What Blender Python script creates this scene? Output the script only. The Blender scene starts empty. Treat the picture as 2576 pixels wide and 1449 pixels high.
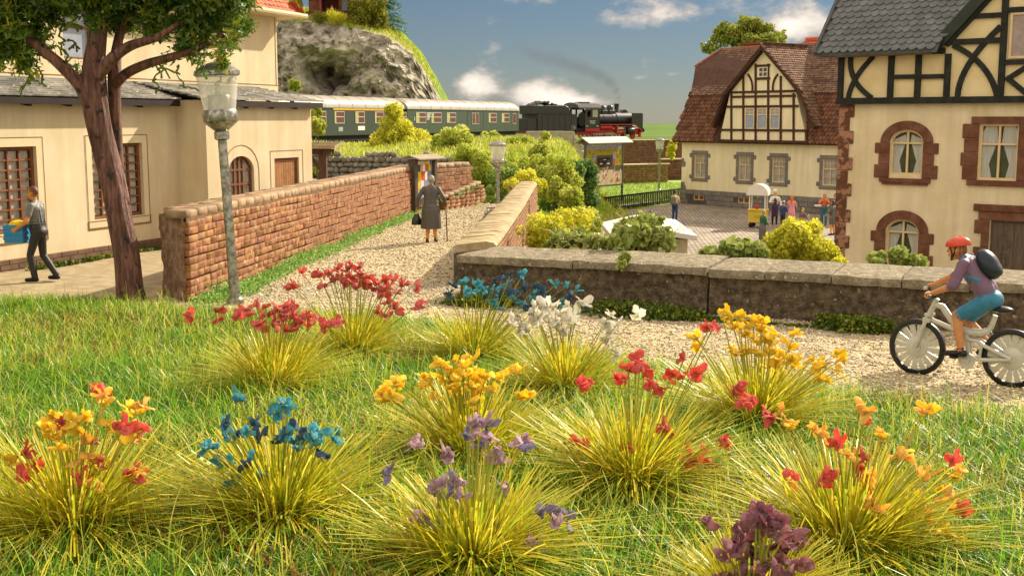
import bpy, bmesh, math, random
import numpy as np
from mathutils import Vector, Matrix, Euler, noise, kdtree

R = math.radians
random.seed(11)
rng = np.random.default_rng(11)
sc = bpy.context.scene
COL = sc.collection

# ------------------------------------------------------------------ camera
CAM_Z = 3.0
TILT = R(8.05)
FPX = 3000.0                      # focal length measured on a 2576 px wide print
cam_data = bpy.data.cameras.new('camera')
cam_data.sensor_width = 36.0
cam_data.lens = 36.0 * FPX / 2576.0
cam_data.clip_start = 0.1
cam_data.clip_end = 6000.0
cam = bpy.data.objects.new('camera', cam_data)
cam.location = (0, 0, CAM_Z)
cam.rotation_euler = (R(90) - TILT, 0, 0)
COL.objects.link(cam)
sc.camera = cam

# ------------------------------------------------------------------ light
SUN_AZ, SUN_EL = R(45), R(32)      # azimuth from +Y towards +X
sun_dir = Vector((math.sin(SUN_AZ) * math.cos(SUN_EL), math.cos(SUN_AZ) * math.cos(SUN_EL), math.sin(SUN_EL)))
sun_data = bpy.data.lights.new('sun', 'SUN')
sun_data.energy = 4.4
sun_data.angle = R(0.9)
sun_data.color = (1.0, 0.89, 0.71)
sun = bpy.data.objects.new('sun', sun_data)
sun.rotation_euler = (-sun_dir).to_track_quat('-Z', 'Y').to_euler()
sun.location = (20, 20, 40)
COL.objects.link(sun)

world = bpy.data.worlds.new('World')
sc.world = world
world.use_nodes = True
wt = world.node_tree
wn, wl = wt.nodes, wt.links
wn.clear()


def wnode(t, **kw):
    n = wn.new(t)
    for k, v in kw.items():
        setattr(n, k, v)
    return n


def wmath(op, a, b=None, c=None, clamp=False):
    n = wnode('ShaderNodeMath', operation=op, use_clamp=clamp)
    for i, x in enumerate((a, b, c)):
        if x is None:
            continue
        if isinstance(x, (int, float)):
            n.inputs[i].default_value = x
        else:
            wl.new(x, n.inputs[i])
    return n.outputs[0]


w_out = wnode('ShaderNodeOutputWorld')
w_bg = wnode('ShaderNodeBackground')
w_bg.inputs['Strength'].default_value = 0.15
wl.new(w_bg.outputs[0], w_out.inputs[0])
sky = wnode('ShaderNodeTexSky', sky_type='NISHITA')
sky.sun_disc = False
sky.sun_elevation = SUN_EL
sky.sun_rotation = SUN_AZ
sky.air_density = 1.0
sky.dust_density = 0.0
sky.ozone_density = 4.0
w_tint = wnode('ShaderNodeMix', data_type='RGBA', blend_type='MULTIPLY')
w_tint.inputs[0].default_value = 1.0
wl.new(sky.outputs[0], w_tint.inputs[6])
w_tint.inputs[7].default_value = (0.142, 0.144, 0.158, 1)
# broken cumulus: a noise field over the whole dome, denser around a few banks
w_tc = wnode('ShaderNodeTexCoord')
w_sep = wnode('ShaderNodeSeparateXYZ')
wl.new(w_tc.outputs['Generated'], w_sep.inputs[0])
az = wmath('ARCTAN2', w_sep.outputs[0], w_sep.outputs[1])
el = wmath('ARCSINE', w_sep.outputs[2])
w_n1 = wnode('ShaderNodeTexNoise')
w_map = wnode('ShaderNodeMapping')
w_map.inputs['Scale'].default_value = (1, 1, 1.7)
wl.new(w_tc.outputs['Generated'], w_map.inputs[0])
wl.new(w_map.outputs[0], w_n1.inputs['Vector'])
w_n1.inputs['Scale'].default_value = 24.0
w_n1.inputs['Detail'].default_value = 9.0
w_n1.inputs['Roughness'].default_value = 0.58
w_n2 = wnode('ShaderNodeTexNoise')
wl.new(w_map.outputs[0], w_n2.inputs['Vector'])
w_n2.inputs['Scale'].default_value = 4.2
w_n2.inputs['Detail'].default_value = 2.0


def bank(u, v, su, sv, w):
    a0, e0 = math.atan((u - 1288) / FPX), math.atan((300 - v) / FPX)
    da = wmath('DIVIDE', wmath('SUBTRACT', az, a0), su / FPX)
    de = wmath('DIVIDE', wmath('SUBTRACT', el, e0), sv / FPX)
    r2 = wmath('ADD', wmath('MULTIPLY', da, da), wmath('MULTIPLY', de, de))
    return wmath('MULTIPLY', wmath('POWER', 2.718, wmath('MULTIPLY', r2, -1.0)), w)


cov = None
for b in ((1205, 220, 66, 36, .50), (1378, 242, 92, 34, .52), (1465, 260, 66, 18, .38), (2045, 88, 110, 46, .46), (1950, 60, 70, 36, .2),
          (1650, 38, 95, 38, .27), (1545, 62, 40, 22, .2), (1340, -6, 90, 22, .26), (1880, 20, 70, 24, .25), (1600, 200, 28, 9, .26), (1690, 192, 34, 12, .3), (1240, 2, 60, 16, .2)):
    o = bank(*b)
    cov = o if cov is None else wmath('ADD', cov, o)
# unseen clouds away from the view, added denser and brighter to raise the fill
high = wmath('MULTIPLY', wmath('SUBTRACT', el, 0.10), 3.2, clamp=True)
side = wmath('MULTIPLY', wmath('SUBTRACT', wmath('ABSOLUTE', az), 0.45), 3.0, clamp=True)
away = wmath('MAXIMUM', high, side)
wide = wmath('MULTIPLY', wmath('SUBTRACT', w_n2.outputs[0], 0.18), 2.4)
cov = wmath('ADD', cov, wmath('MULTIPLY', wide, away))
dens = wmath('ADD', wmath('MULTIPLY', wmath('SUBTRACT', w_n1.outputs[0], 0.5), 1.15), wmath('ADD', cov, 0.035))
w_ramp = wnode('ShaderNodeMapRange', interpolation_type='SMOOTHSTEP')
wl.new(dens, w_ramp.inputs[0])
w_ramp.inputs[1].default_value = 0.14
w_ramp.inputs[2].default_value = 0.42
w_cc = wnode('ShaderNodeMapRange')
wl.new(dens, w_cc.inputs[0])
w_cc.inputs[1].default_value = 0.3
w_cc.inputs[2].default_value = 1.0
w_cm = wnode('ShaderNodeMix', data_type='RGBA')
wl.new(w_cc.outputs[0], w_cm.inputs[0])
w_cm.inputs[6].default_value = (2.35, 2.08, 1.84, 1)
w_cm.inputs[7].default_value = (6.6, 5.8, 4.9, 1)  # dense cloud is brightest, so the added unseen clouds give the fill light
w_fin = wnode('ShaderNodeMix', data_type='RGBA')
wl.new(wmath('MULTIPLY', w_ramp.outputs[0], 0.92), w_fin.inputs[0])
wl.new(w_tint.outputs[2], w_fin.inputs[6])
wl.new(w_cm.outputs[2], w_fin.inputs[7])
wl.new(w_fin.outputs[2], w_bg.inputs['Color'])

sc.view_settings.view_transform = 'Standard'
sc.view_settings.look = 'None'
sc.view_settings.gamma = 1.0
sc.view_settings.use_curve_mapping = False
sc.view_settings.exposure = 0.98
sc.render.engine = 'CYCLES'
sc.cycles.max_bounces = 6
sc.cycles.transparent_max_bounces = 12
sc.cycles.use_denoising = True
sc.cycles.volume_bounces = 0
sc.cycles.sample_clamp_indirect = 6.0


# ------------------------------------------------------------------ places
def ray(u, v):
    a, b = (u - 1288) / FPX, (v - 724.5) / FPX
    s, c = math.sin(TILT), math.cos(TILT)
    return Vector((a, c - b * s, -s - b * c))


def P(u, v, z=0.0):
    d = ray(u, v)
    t = (z - CAM_Z) / d.z
    return Vector((d.x * t, d.y * t, z))


def PY(u, v, Y):
    d = ray(u, v)
    t = Y / d.y
    return Vector((d.x * t, Y, CAM_Z + d.z * t))


# ------------------------------------------------------------------ objects
def tag(o, label, cat, group=None):
    o['label'] = label
    o['category'] = cat
    if group:
        o['group'] = group
    return o


def empty(name, label, cat, loc=(0, 0, 0), rz=0.0, group=None, parent=None):
    o = bpy.data.objects.new(name, None)
    COL.objects.link(o)
    o.location = loc
    o.rotation_euler = (0, 0, rz)
    o.empty_display_size = 0.2
    if parent is not None:
        o.parent = parent
    if label:
        tag(o, label, cat, group)
    return o


def put(name, mesh, parent=None, loc=(0, 0, 0), rot=(0, 0, 0), scale=(1, 1, 1), kind=None, label=None):
    o = bpy.data.objects.new(name, mesh)
    COL.objects.link(o)
    if parent is not None:
        o.parent = parent
    o.location = loc
    o.rotation_euler = rot
    o.scale = scale
    if kind:
        o['kind'] = kind
    if label:
        o['label'] = label
    return o


def npmesh(name, verts, faces_flat, sizes, mats, midx=None, smooth=False, rnd=None, attr='rnd'):
    me = bpy.data.meshes.new(name)
    verts = np.ascontiguousarray(verts, dtype=np.float32)
    faces_flat = np.ascontiguousarray(faces_flat, dtype=np.int32).ravel()
    sizes = np.ascontiguousarray(sizes, dtype=np.int32)
    me.vertices.add(len(verts))
    me.vertices.foreach_set('co', verts.ravel())
    me.loops.add(len(faces_flat))
    me.loops.foreach_set('vertex_index', faces_flat)
    me.polygons.add(len(sizes))
    starts = np.concatenate(([0], np.cumsum(sizes)[:-1])).astype(np.int32)
    me.polygons.foreach_set('loop_start', starts)
    if midx is not None:
        me.polygons.foreach_set('material_index', np.ascontiguousarray(midx, dtype=np.int32))
    me.polygons.foreach_set('use_smooth', np.full(len(sizes), bool(smooth)))
    for m in (mats if isinstance(mats, (list, tuple)) else [mats]):
        me.materials.append(m)
    if rnd is not None:
        a = me.attributes.new(attr, 'FLOAT', 'POINT')
        a.data.foreach_set('value', np.ascontiguousarray(rnd, dtype=np.float32))
    me.update(calc_edges=True)
    return me


class MB:
    """collects shapes into one mesh"""

    def __init__(self):
        self.v, self.f, self.m = [], [], []

    def add(self, vs, fs, mi=0):
        n = len(self.v)
        self.v += [tuple(p) for p in vs]
        for f in fs:
            self.f.append(tuple(i + n for i in f))
            self.m.append(mi)
        return self

    def box(self, lo, hi, mi=0):
        x0, y0, z0 = lo
        x1, y1, z1 = hi
        return self.add([(x0, y0, z0), (x1, y0, z0), (x1, y1, z0), (x0, y1, z0), (x0, y0, z1), (x1, y0, z1), (x1, y1, z1), (x0, y1, z1)],
                        [(0, 3, 2, 1), (4, 5, 6, 7), (0, 1, 5, 4), (1, 2, 6, 5), (2, 3, 7, 6), (3, 0, 4, 7)], mi)

    def hexa(self, b, t, mi=0):
        """bottom four and top four corners, counter-clockwise from above"""
        return self.add(list(b) + list(t), [(0, 3, 2, 1), (4, 5, 6, 7), (0, 1, 5, 4), (1, 2, 6, 5), (2, 3, 7, 6), (3, 0, 4, 7)], mi)

    def bar(self, p, q, w, h, up=(0, 0, 1), mi=0):
        """straight beam of section w x h from p to q"""
        p, q = Vector(p), Vector(q)
        d = (q - p).normalized()
        u = Vector(up)
        s = d.cross(u)
        if s.length < 1e-4:
            s = d.cross(Vector((1, 0, 0)))
        s.normalize()
        t = s.cross(d).normalized()
        s, t = s * (w / 2), t * (h / 2)
        vs = [p - s - t, p + s - t, p + s + t, p - s + t, q - s - t, q + s - t, q + s + t, q - s + t]
        return self.add(vs, [(0, 3, 2, 1), (4, 5, 6, 7), (0, 1, 5, 4), (1, 2, 6, 5), (2, 3, 7, 6), (3, 0, 4, 7)][:6], mi)

    def tube(self, pts, rad, n=8, mi=0, caps=True):
        pts = [Vector(p) for p in pts]
        if isinstance(rad, (int, float)):
            rad = [rad] * len(pts)
        rings, prev = [], None
        for i, p in enumerate(pts):
            d = (pts[min(i + 1, len(pts) - 1)] - pts[max(i - 1, 0)]).normalized()
            if prev is None:
                a = Vector((0, 0, 1)) if abs(d.z) < 0.9 else Vector((1, 0, 0))
                s = d.cross(a).normalized()
            else:
                s = (prev - d * prev.dot(d)).normalized()
            prev = s
            t = d.cross(s)
            rings.append([p + (s * math.cos(2 * math.pi * k / n) + t * math.sin(2 * math.pi * k / n)) * rad[i] for k in range(n)])
        vs = [q for r in rings for q in r]
        fs = []
        for i in range(len(pts) - 1):
            for k in range(n):
                a, b = i * n + k, i * n + (k + 1) % n
                fs.append((a, b, b + n, a + n))
        if caps:
            fs.append(tuple(range(n - 1, -1, -1)))
            fs.append(tuple(range((len(pts) - 1) * n, len(pts) * n)))
        return self.add(vs, fs, mi)

    def lathe(self, prof, n=16, c=(0, 0, 0), axis='z', mi=0):
        """prof: list of (radius, height)"""
        vs = []
        for r, h in prof:
            for k in range(n):
                a = 2 * math.pi * k / n
                x, y = r * math.cos(a), r * math.sin(a)
                if axis == 'z':
                    p = (x, y, h)
                elif axis == 'x':
                    p = (h, x, y)
                else:
                    p = (y, h, x)
                vs.append((p[0] + c[0], p[1] + c[1], p[2] + c[2]))
        fs = []
        for i in range(len(prof) - 1):
            for k in range(n):
                a, b = i * n + k, i * n + (k + 1) % n
                fs.append((a, b, b + n, a + n))
        fs.append(tuple(range(n - 1, -1, -1)))
        fs.append(tuple(range((len(prof) - 1) * n, len(prof) * n)))
        return self.add(vs, fs, mi)

    def ball(self, c, r, n=12, m=8, mi=0, rot=None):
        if isinstance(r, (int, float)):
            r = (r, r, r)
        vs, fs = [], []
        rot = rot or Matrix.Identity(3)
        c = Vector(c)
        for i in range(m + 1):
            th = math.pi * i / m
            for k in range(n):
                a = 2 * math.pi * k / n
                vs.append(c + rot @ Vector((r[0] * math.sin(th) * math.cos(a), r[1] * math.sin(th) * math.sin(a), r[2] * math.cos(th))))
        for i in range(m):
            for k in range(n):
                a, b = i * n + k, i * n + (k + 1) % n
                fs.append((a, a + n, b + n, b))
        return self.add(vs, fs, mi)

    def prism(self, poly, y0, y1, mi=0):
        """poly in x,z extruded along y"""
        n = len(poly)
        vs = [(x, y0, z) for x, z in poly] + [(x, y1, z) for x, z in poly]
        fs = [tuple(range(n)), tuple(range(2 * n - 1, n - 1, -1))]
        for k in range(n):
            j = (k + 1) % n
            fs.append((k, k + n, j + n, j))
        return self.add(vs, fs, mi)

    def slab(self, poly, z0, z1, mi=0):
        """poly in x,y extruded along z"""
        n = len(poly)
        vs = [(x, y, z0) for x, y in poly] + [(x, y, z1) for x, y in poly]
        fs = [tuple(range(n - 1, -1, -1)), tuple(range(n, 2 * n))]
        for k in range(n):
            j = (k + 1) % n
            fs.append((k, j, j + n, k + n))
        return self.add(vs, fs, mi)

    def mesh(self, mats, smooth=False, bevel=0.0, fix=True):
        me = bpy.data.meshes.new('m')
        me.from_pydata(self.v, [], self.f)
        for m in (mats if isinstance(mats, (list, tuple)) else [mats]):
            me.materials.append(m)
        me.polygons.foreach_set('material_index', self.m)
        if fix or bevel:
            bm = bmesh.new()
            bm.from_mesh(me)
            if fix:
                bmesh.ops.remove_doubles(bm, verts=bm.verts, dist=1e-5)
                bmesh.ops.recalc_face_normals(bm, faces=bm.faces)
            if bevel:
                es = [e for e in bm.edges if len(e.link_faces) == 2 and e.calc_face_angle(0) > 0.6]
                bmesh.ops.bevel(bm, geom=es, offset=bevel, segments=1, affect='EDGES', clamp_overlap=True)
            bm.to_mesh(me)
            bm.free()
        if smooth:
            if smooth is True:
                me.polygons.foreach_set('use_smooth', [True] * len(me.polygons))
            else:
                me.set_sharp_from_angle(angle=R(smooth))
                me.polygons.foreach_set('use_smooth', [True] * len(me.polygons))
        me.update()
        return me

    def build(self, name, mats, parent=None, smooth=False, bevel=0.0, kind=None, label=None, loc=(0, 0, 0), rot=(0, 0, 0), fix=True):
        return put(name, self.mesh(mats, smooth, bevel, fix), parent, loc, rot, kind=kind, label=label)


def structure(o):
    o['kind'] = 'structure'
    return o


def jitter(me, amt, seed=0):
    r = random.Random(seed)
    for v in me.vertices:
        v.co += Vector((r.uniform(-1, 1), r.uniform(-1, 1), r.uniform(-1, 1))) * amt
    return me


# ------------------------------------------------------------------ materials
def rgb(h):
    h = h.lstrip('#')
    c = [int(h[i:i + 2], 16) / 255 for i in (0, 2, 4)]
    return tuple(x / 12.92 if x <= 0.04045 else ((x + 0.055) / 1.055) ** 2.4 for x in c)


MATS = {}


def mat(name, col, rough=0.7, var=0.18, scale=3.0, col2=None, bump=0.0, bscale=40.0, spec=0.3, metal=0.0, rnd=0.0, hue=0.0,
        attr=None, trans=0.0, streak=0.0, speck=None, coat=0.0, stretch=None, bdist=0.02, mixc=(0.4, 0.62)):
    if name in MATS:
        return MATS[name]
    m = bpy.data.materials.new(name)
    m.use_nodes = True
    nt = m.node_tree
    N, L = nt.nodes, nt.links
    bsdf = N['Principled BSDF']
    out = N['Material Output']
    col = rgb(col) if isinstance(col, str) else col
    c2 = rgb(col2) if isinstance(col2, str) else col2
    lo = tuple(x * (1 - var) for x in col)
    hi = tuple(min(1, x * (1 + var)) for x in (c2 or col))
    if c2:
        lo = col
        hi = c2
    geo = N.new('ShaderNodeNewGeometry')
    vec = geo.outputs['Position']
    if stretch:
        mp = N.new('ShaderNodeMapping')
        mp.inputs['Scale'].default_value = stretch
        L.new(vec, mp.inputs[0])
        vec = mp.outputs[0]
    nz = N.new('ShaderNodeTexNoise')
    nz.inputs['Scale'].default_value = scale
    nz.inputs['Detail'].default_value = 6
    nz.inputs['Roughness'].default_value = 0.62
    L.new(vec, nz.inputs['Vector'])
    rp = N.new('ShaderNodeMapRange')
    rp.inputs[1].default_value, rp.inputs[2].default_value = mixc
    L.new(nz.outputs[0], rp.inputs[0])
    mx = N.new('ShaderNodeMix')
    mx.data_type = 'RGBA'
    mx.inputs[6].default_value = (*lo, 1)
    mx.inputs[7].default_value = (*hi, 1)
    fac = rp.outputs[0]
    if attr:
        at = N.new('ShaderNodeAttribute')
        at.attribute_name = attr
        fac = at.outputs['Fac']
    L.new(fac, mx.inputs[0])
    cout = mx.outputs[2]
    if speck:
        sp, sscale, sth = speck
        vz = N.new('ShaderNodeTexNoise')
        vz.inputs['Scale'].default_value = sscale
        vz.inputs['Detail'].default_value = 3
        L.new(geo.outputs['Position'], vz.inputs['Vector'])
        r2 = N.new('ShaderNodeMapRange')
        r2.inputs[1].default_value, r2.inputs[2].default_value = sth, sth + 0.06
        L.new(vz.outputs[0], r2.inputs[0])
        m2 = N.new('ShaderNodeMix')
        m2.data_type = 'RGBA'
        L.new(r2.outputs[0], m2.inputs[0])
        L.new(cout, m2.inputs[6])
        m2.inputs[7].default_value = (*(rgb(sp) if isinstance(sp, str) else sp), 1)
        cout = m2.outputs[2]
    if streak:
        sm = N.new('ShaderNodeMapping')
        sm.inputs['Scale'].default_value = (1.6, 1.6, .16)
        L.new(geo.outputs['Position'], sm.inputs[0])
        sz = N.new('ShaderNodeTexNoise')
        sz.inputs['Scale'].default_value = 2.2
        sz.inputs['Detail'].default_value = 7
        L.new(sm.outputs[0], sz.inputs['Vector'])
        sr = N.new('ShaderNodeMapRange')
        sr.inputs[1].default_value, sr.inputs[2].default_value = .35, .7
        sr.inputs[3].default_value, sr.inputs[4].default_value = 1 - streak, 1 + streak * .4
        L.new(sz.outputs[0], sr.inputs[0])
        sh = N.new('ShaderNodeHueSaturation')
        L.new(sr.outputs[0], sh.inputs['Value'])
        L.new(cout, sh.inputs['Color'])
        cout = sh.outputs[0]
    if rnd or hue:
        oi = N.new('ShaderNodeObjectInfo')
        hs = N.new('ShaderNodeHueSaturation')
        v = N.new('ShaderNodeMapRange')
        v.inputs[3].default_value, v.inputs[4].default_value = 1 - rnd, 1 + rnd
        L.new(oi.outputs['Random'], v.inputs[0])
        L.new(v.outputs[0], hs.inputs['Value'])
        if hue:
            mu = N.new('ShaderNodeMath')
            mu.operation = 'MULTIPLY'
            mu.inputs[1].default_value = 7.13
            L.new(oi.outputs['Random'], mu.inputs[0])
            fr = N.new('ShaderNodeMath')
            fr.operation = 'FRACT'
            L.new(mu.outputs[0], fr.inputs[0])
            h = N.new('ShaderNodeMapRange')
            h.inputs[3].default_value, h.inputs[4].default_value = 0.5 - hue, 0.5 + hue
            L.new(fr.outputs[0], h.inputs[0])
            L.new(h.outputs[0], hs.inputs['Hue'])
        L.new(cout, hs.inputs['Color'])
        cout = hs.outputs[0]
    L.new(cout, bsdf.inputs['Base Color'])
    bsdf.inputs['Roughness'].default_value = rough
    bsdf.inputs['Specular IOR Level'].default_value = spec
    bsdf.inputs['Metallic'].default_value = metal
    if coat:
        bsdf.inputs['Coat Weight'].default_value = coat
        bsdf.inputs['Coat Roughness'].default_value = 0.25
    if bump:
        bz = N.new('ShaderNodeTexNoise')
        bz.inputs['Scale'].default_value = bscale
        bz.inputs['Detail'].default_value = 5
        bz.inputs['Roughness'].default_value = 0.6
        L.new(vec, bz.inputs['Vector'])
        bp = N.new('ShaderNodeBump')
        bp.inputs['Strength'].default_value = bump
        bp.inputs['Distance'].default_value = bdist
        L.new(bz.outputs[0], bp.inputs['Height'])
        L.new(bp.outputs[0], bsdf.inputs['Normal'])
    if trans:
        tr = N.new('ShaderNodeBsdfTranslucent')
        L.new(cout, tr.inputs['Color'])
        ms = N.new('ShaderNodeMixShader')
        ms.inputs[0].default_value = trans
        L.new(bsdf.outputs[0], ms.inputs[1])
        L.new(tr.outputs[0], ms.inputs[2])
        L.new(ms.outputs[0], out.inputs['Surface'])
    MATS[name] = m
    return m


def ramp_mat(name, stops, rough=0.5, spec=0.4, trans=0.3, attr='rnd', fine=0.0, coat=0.0):
    """colour chosen per blade or leaf from a point attribute"""
    m = bpy.data.materials.new(name)
    m.use_nodes = True
    N, L = m.node_tree.nodes, m.node_tree.links
    bsdf, out = N['Principled BSDF'], N['Material Output']
    at = N.new('ShaderNodeAttribute')
    at.attribute_name = attr
    rp = N.new('ShaderNodeValToRGB')
    rp.color_ramp.interpolation = 'LINEAR'
    while len(rp.color_ramp.elements) < len(stops):
        rp.color_ramp.elements.new(0.5)
    for e, (p, c) in zip(rp.color_ramp.elements, stops):
        e.position = p
        e.color = (*(rgb(c) if isinstance(c, str) else c), 1)
    L.new(at.outputs['Fac'], rp.inputs[0])
    L.new(rp.outputs[0], bsdf.inputs['Base Color'])
    bsdf.inputs['Roughness'].default_value = rough
    bsdf.inputs['Specular IOR Level'].default_value = spec
    if coat:
        bsdf.inputs['Coat Weight'].default_value = coat
        bsdf.inputs['Coat Roughness'].default_value = 0.2
    if trans:
        tr = N.new('ShaderNodeBsdfTranslucent')
        L.new(rp.outputs[0], tr.inputs['Color'])
        ms = N.new('ShaderNodeMixShader')
        ms.inputs[0].default_value = trans
        L.new(bsdf.outputs[0], ms.inputs[1])
        L.new(tr.outputs[0], ms.inputs[2])
        L.new(ms.outputs[0], out.inputs['Surface'])
    MATS[name] = m
    return m


def glass_mat(name, col, rough=0.12):
    m = bpy.data.materials.new(name)
    m.use_nodes = True
    b = m.node_tree.nodes['Principled BSDF']
    b.inputs['Base Color'].default_value = (*rgb(col), 1)
    b.inputs['Roughness'].default_value = rough
    b.inputs['Specular IOR Level'].default_value = 0.6
    MATS[name] = m
    return m
# ================================================================== ground
m_field = mat('field_green', '#47601a', rough=0.95, col2='#557024', scale=0.02, spec=0.1)
m_soil = mat('soil', '#5a4a32', rough=0.95, col2='#6f6238', scale=1.5, spec=0.1, bump=0.5, bscale=20)
m_lawn = mat('lawn_soil', '#2f3d12', rough=0.95, col2='#56611f', scale=2.2, spec=0.1, bump=0.4, bscale=25)
m_sand = mat('gravel_bed', '#a8956e', rough=0.95, col2='#cdbd98', scale=9, spec=0.15, bump=0.9, bscale=55, speck=('#8d7a58', 60, 0.60), bdist=0.03)
m_yard = mat('yard_sand', '#8f8062', rough=0.95, col2='#a5967a', scale=3, spec=0.1, bump=0.5, bscale=45, speck=('#8a7a58', 22, 0.66))
m_meadow = mat('meadow', '#5f7a1e', rough=0.95, col2='#8a9a2a', scale=1.3, spec=0.1, bump=0.6, bscale=14)
m_ballast = mat('ballast', '#6a5f50', rough=0.95, col2='#8d8170', scale=8, spec=0.1, bump=0.8, bscale=18)


def smooth(a, b, x):
    t = np.clip((x - a) / (b - a), 0, 1)
    return t * t * (3 - 2 * t)


def vnoise(x, y, s, seed=0):
    """cheap value noise, vectorised"""
    x, y = np.asarray(x) * s + seed * 17.3, np.asarray(y) * s + seed * 9.1
    xi, yi = np.floor(x).astype(np.int64), np.floor(y).astype(np.int64)
    xf, yf = x - xi, y - yi
    xf, yf = xf * xf * (3 - 2 * xf), yf * yf * (3 - 2 * yf)

    def h(a, b):
        n = (a * 374761393 + b * 668265263 + seed * 2147483) & 0x7fffffff
        n = ((n ^ (n >> 13)) * 1274126177) & 0x7fffffff
        return ((n ^ (n >> 16)) & 0xffff) / 65535.0
    return (h(xi, yi) * (1 - xf) + h(xi + 1, yi) * xf) * (1 - yf) + (h(xi, yi + 1) * (1 - xf) + h(xi + 1, yi + 1) * xf) * yf


def sheet(name, x0, x1, y0, y1, dx, zfun, m, keep=None, parent=None, smooth_=True):
    xs = np.arange(x0, x1 + dx * .5, dx)
    ys = np.arange(y0, y1 + dx * .5, dx)
    X, Y = np.meshgrid(xs, ys)
    Z = zfun(X, Y)
    v = np.stack([X.ravel(), Y.ravel(), Z.ravel()], 1)
    nx = len(xs)
    i, j = np.meshgrid(np.arange(nx - 1), np.arange(len(ys) - 1))
    a = (j * nx + i).ravel()
    f = np.stack([a, a + 1, a + 1 + nx, a + nx], 1)
    if keep is not None:
        cx, cy = v[f, 0].mean(1), v[f, 1].mean(1)
        f = f[keep(cx, cy)]
    return put(name, npmesh(name, v, f, np.full(len(f), 4), m, smooth=smooth_), parent)


GZ = -2.6
gb = MB()
gb.add([(-1500, -60, GZ - .1), (1500, -60, GZ - .1), (1500, 1500, GZ - .1), (-1500, 1500, GZ - .1)], [(0, 1, 2, 3)])
structure(gb.build('ground', m_field, fix=False))

# lines of the two parapets that carry the upper terrace
CW = [(-0.95, 20.10), (7.06, 16.28), (14.2, 12.95)]           # front edge of the concrete coping
RW_L = [(-1.02, 21.45), (-0.86, 23.9), (0.30, 41.4)]           # curved wall, lane side
RW_R = [(-0.36, 22.2), (-0.24, 23.9), (0.82, 41.4)]            # curved wall, square side


def poly_y(pts, x):
    return np.interp(x, [p[0] for p in pts], [p[1] for p in pts])


def poly_x(pts, y):
    return np.interp(y, [p[1] for p in pts], [p[0] for p in pts])


def lane_z(X, Y):
    z = -(-GZ) * smooth(42.0, 56.0, Y)
    return z + (vnoise(X, Y, 1.1, 3) - .5) * .05 + (vnoise(X, Y, 3.7, 4) - .5) * .02


def lane_keep(x, y):
    right_ok = np.where(y > 21.0, x < poly_x(RW_L, np.clip(y, 21.45, 41.4)) + .3, True)
    front_ok = np.where(x > -0.8, y < poly_y(CW, x) + .7, True)
    late = y > 41.3
    return np.where(late, (x > -3.6) & (x < np.interp(y, [41.3, 46, 54], [.75, 1.0, 3.5])), right_ok & front_ok)


lane = structure(sheet('path', -6.4, 14.2, 8.0, 58.0, 0.25, lane_z, m_sand, lane_keep))
yard = structure(sheet('yard', -22, -4.0, 15.0, 64.4, 0.5, lambda X, Y: -.03 + (vnoise(X, Y, .8, 5) - .5) * .05, m_yard,
                       lambda x, y: (x < np.interp(y, [19.6, 38.7, 42, 64], [-5.6, -3.4, -1.7, -1.2]))))
# planting strip held by the concrete parapet
sb = MB()
pts = [(CW[0][0] + .6, CW[0][1] + 1.25), (7.06, 17.5), (14.4, 14.1)]
bk = [(CW[0][0] + 1.5, CW[0][1] + 3.2), (8.0, 19.6), (15.3, 16.2)]
for k in range(2):
    (a, b), (c, d) = (pts[k], pts[k + 1]), (bk[k], bk[k + 1])
    sb.hexa([(*a, GZ), (*b, GZ), (*d, GZ), (*c, GZ)], [(*a, .45), (*b, .45), (*d, .38), (*c, .38)])
structure(sb.build('planting_bed_ground', m_soil))

# foreground lawn bank
LAWN = [(-16, 20.4), (-6.9, 20.0), (-5.6, 19.3), (-4.4, 18.8), (-3.0, 18.5), (-1.1, 17.8), (0.2, 16.3), (1.1, 15.2), (2.4, 14.2), (3.7, 13.3), (5.4, 12.2), (9.0, 10.2), (14.5, 7.2)]


def lawn_z(X, Y):
    d = poly_y(LAWN, X) - Y
    return -.05 + .17 * smooth(0, 1.6, d) + .10 * smooth(3.0, 9.0, d) + (vnoise(X, Y, .7, 8) - .5) * .12 * smooth(0, 2, d) + (vnoise(X, Y, 2.3, 9) - .5) * .04


lawn = structure(sheet('lawn', -14, 14.4, 1.0, 20.5, 0.2, lawn_z, m_lawn, lambda x, y: y < poly_y(LAWN, x) + .1))


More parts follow.
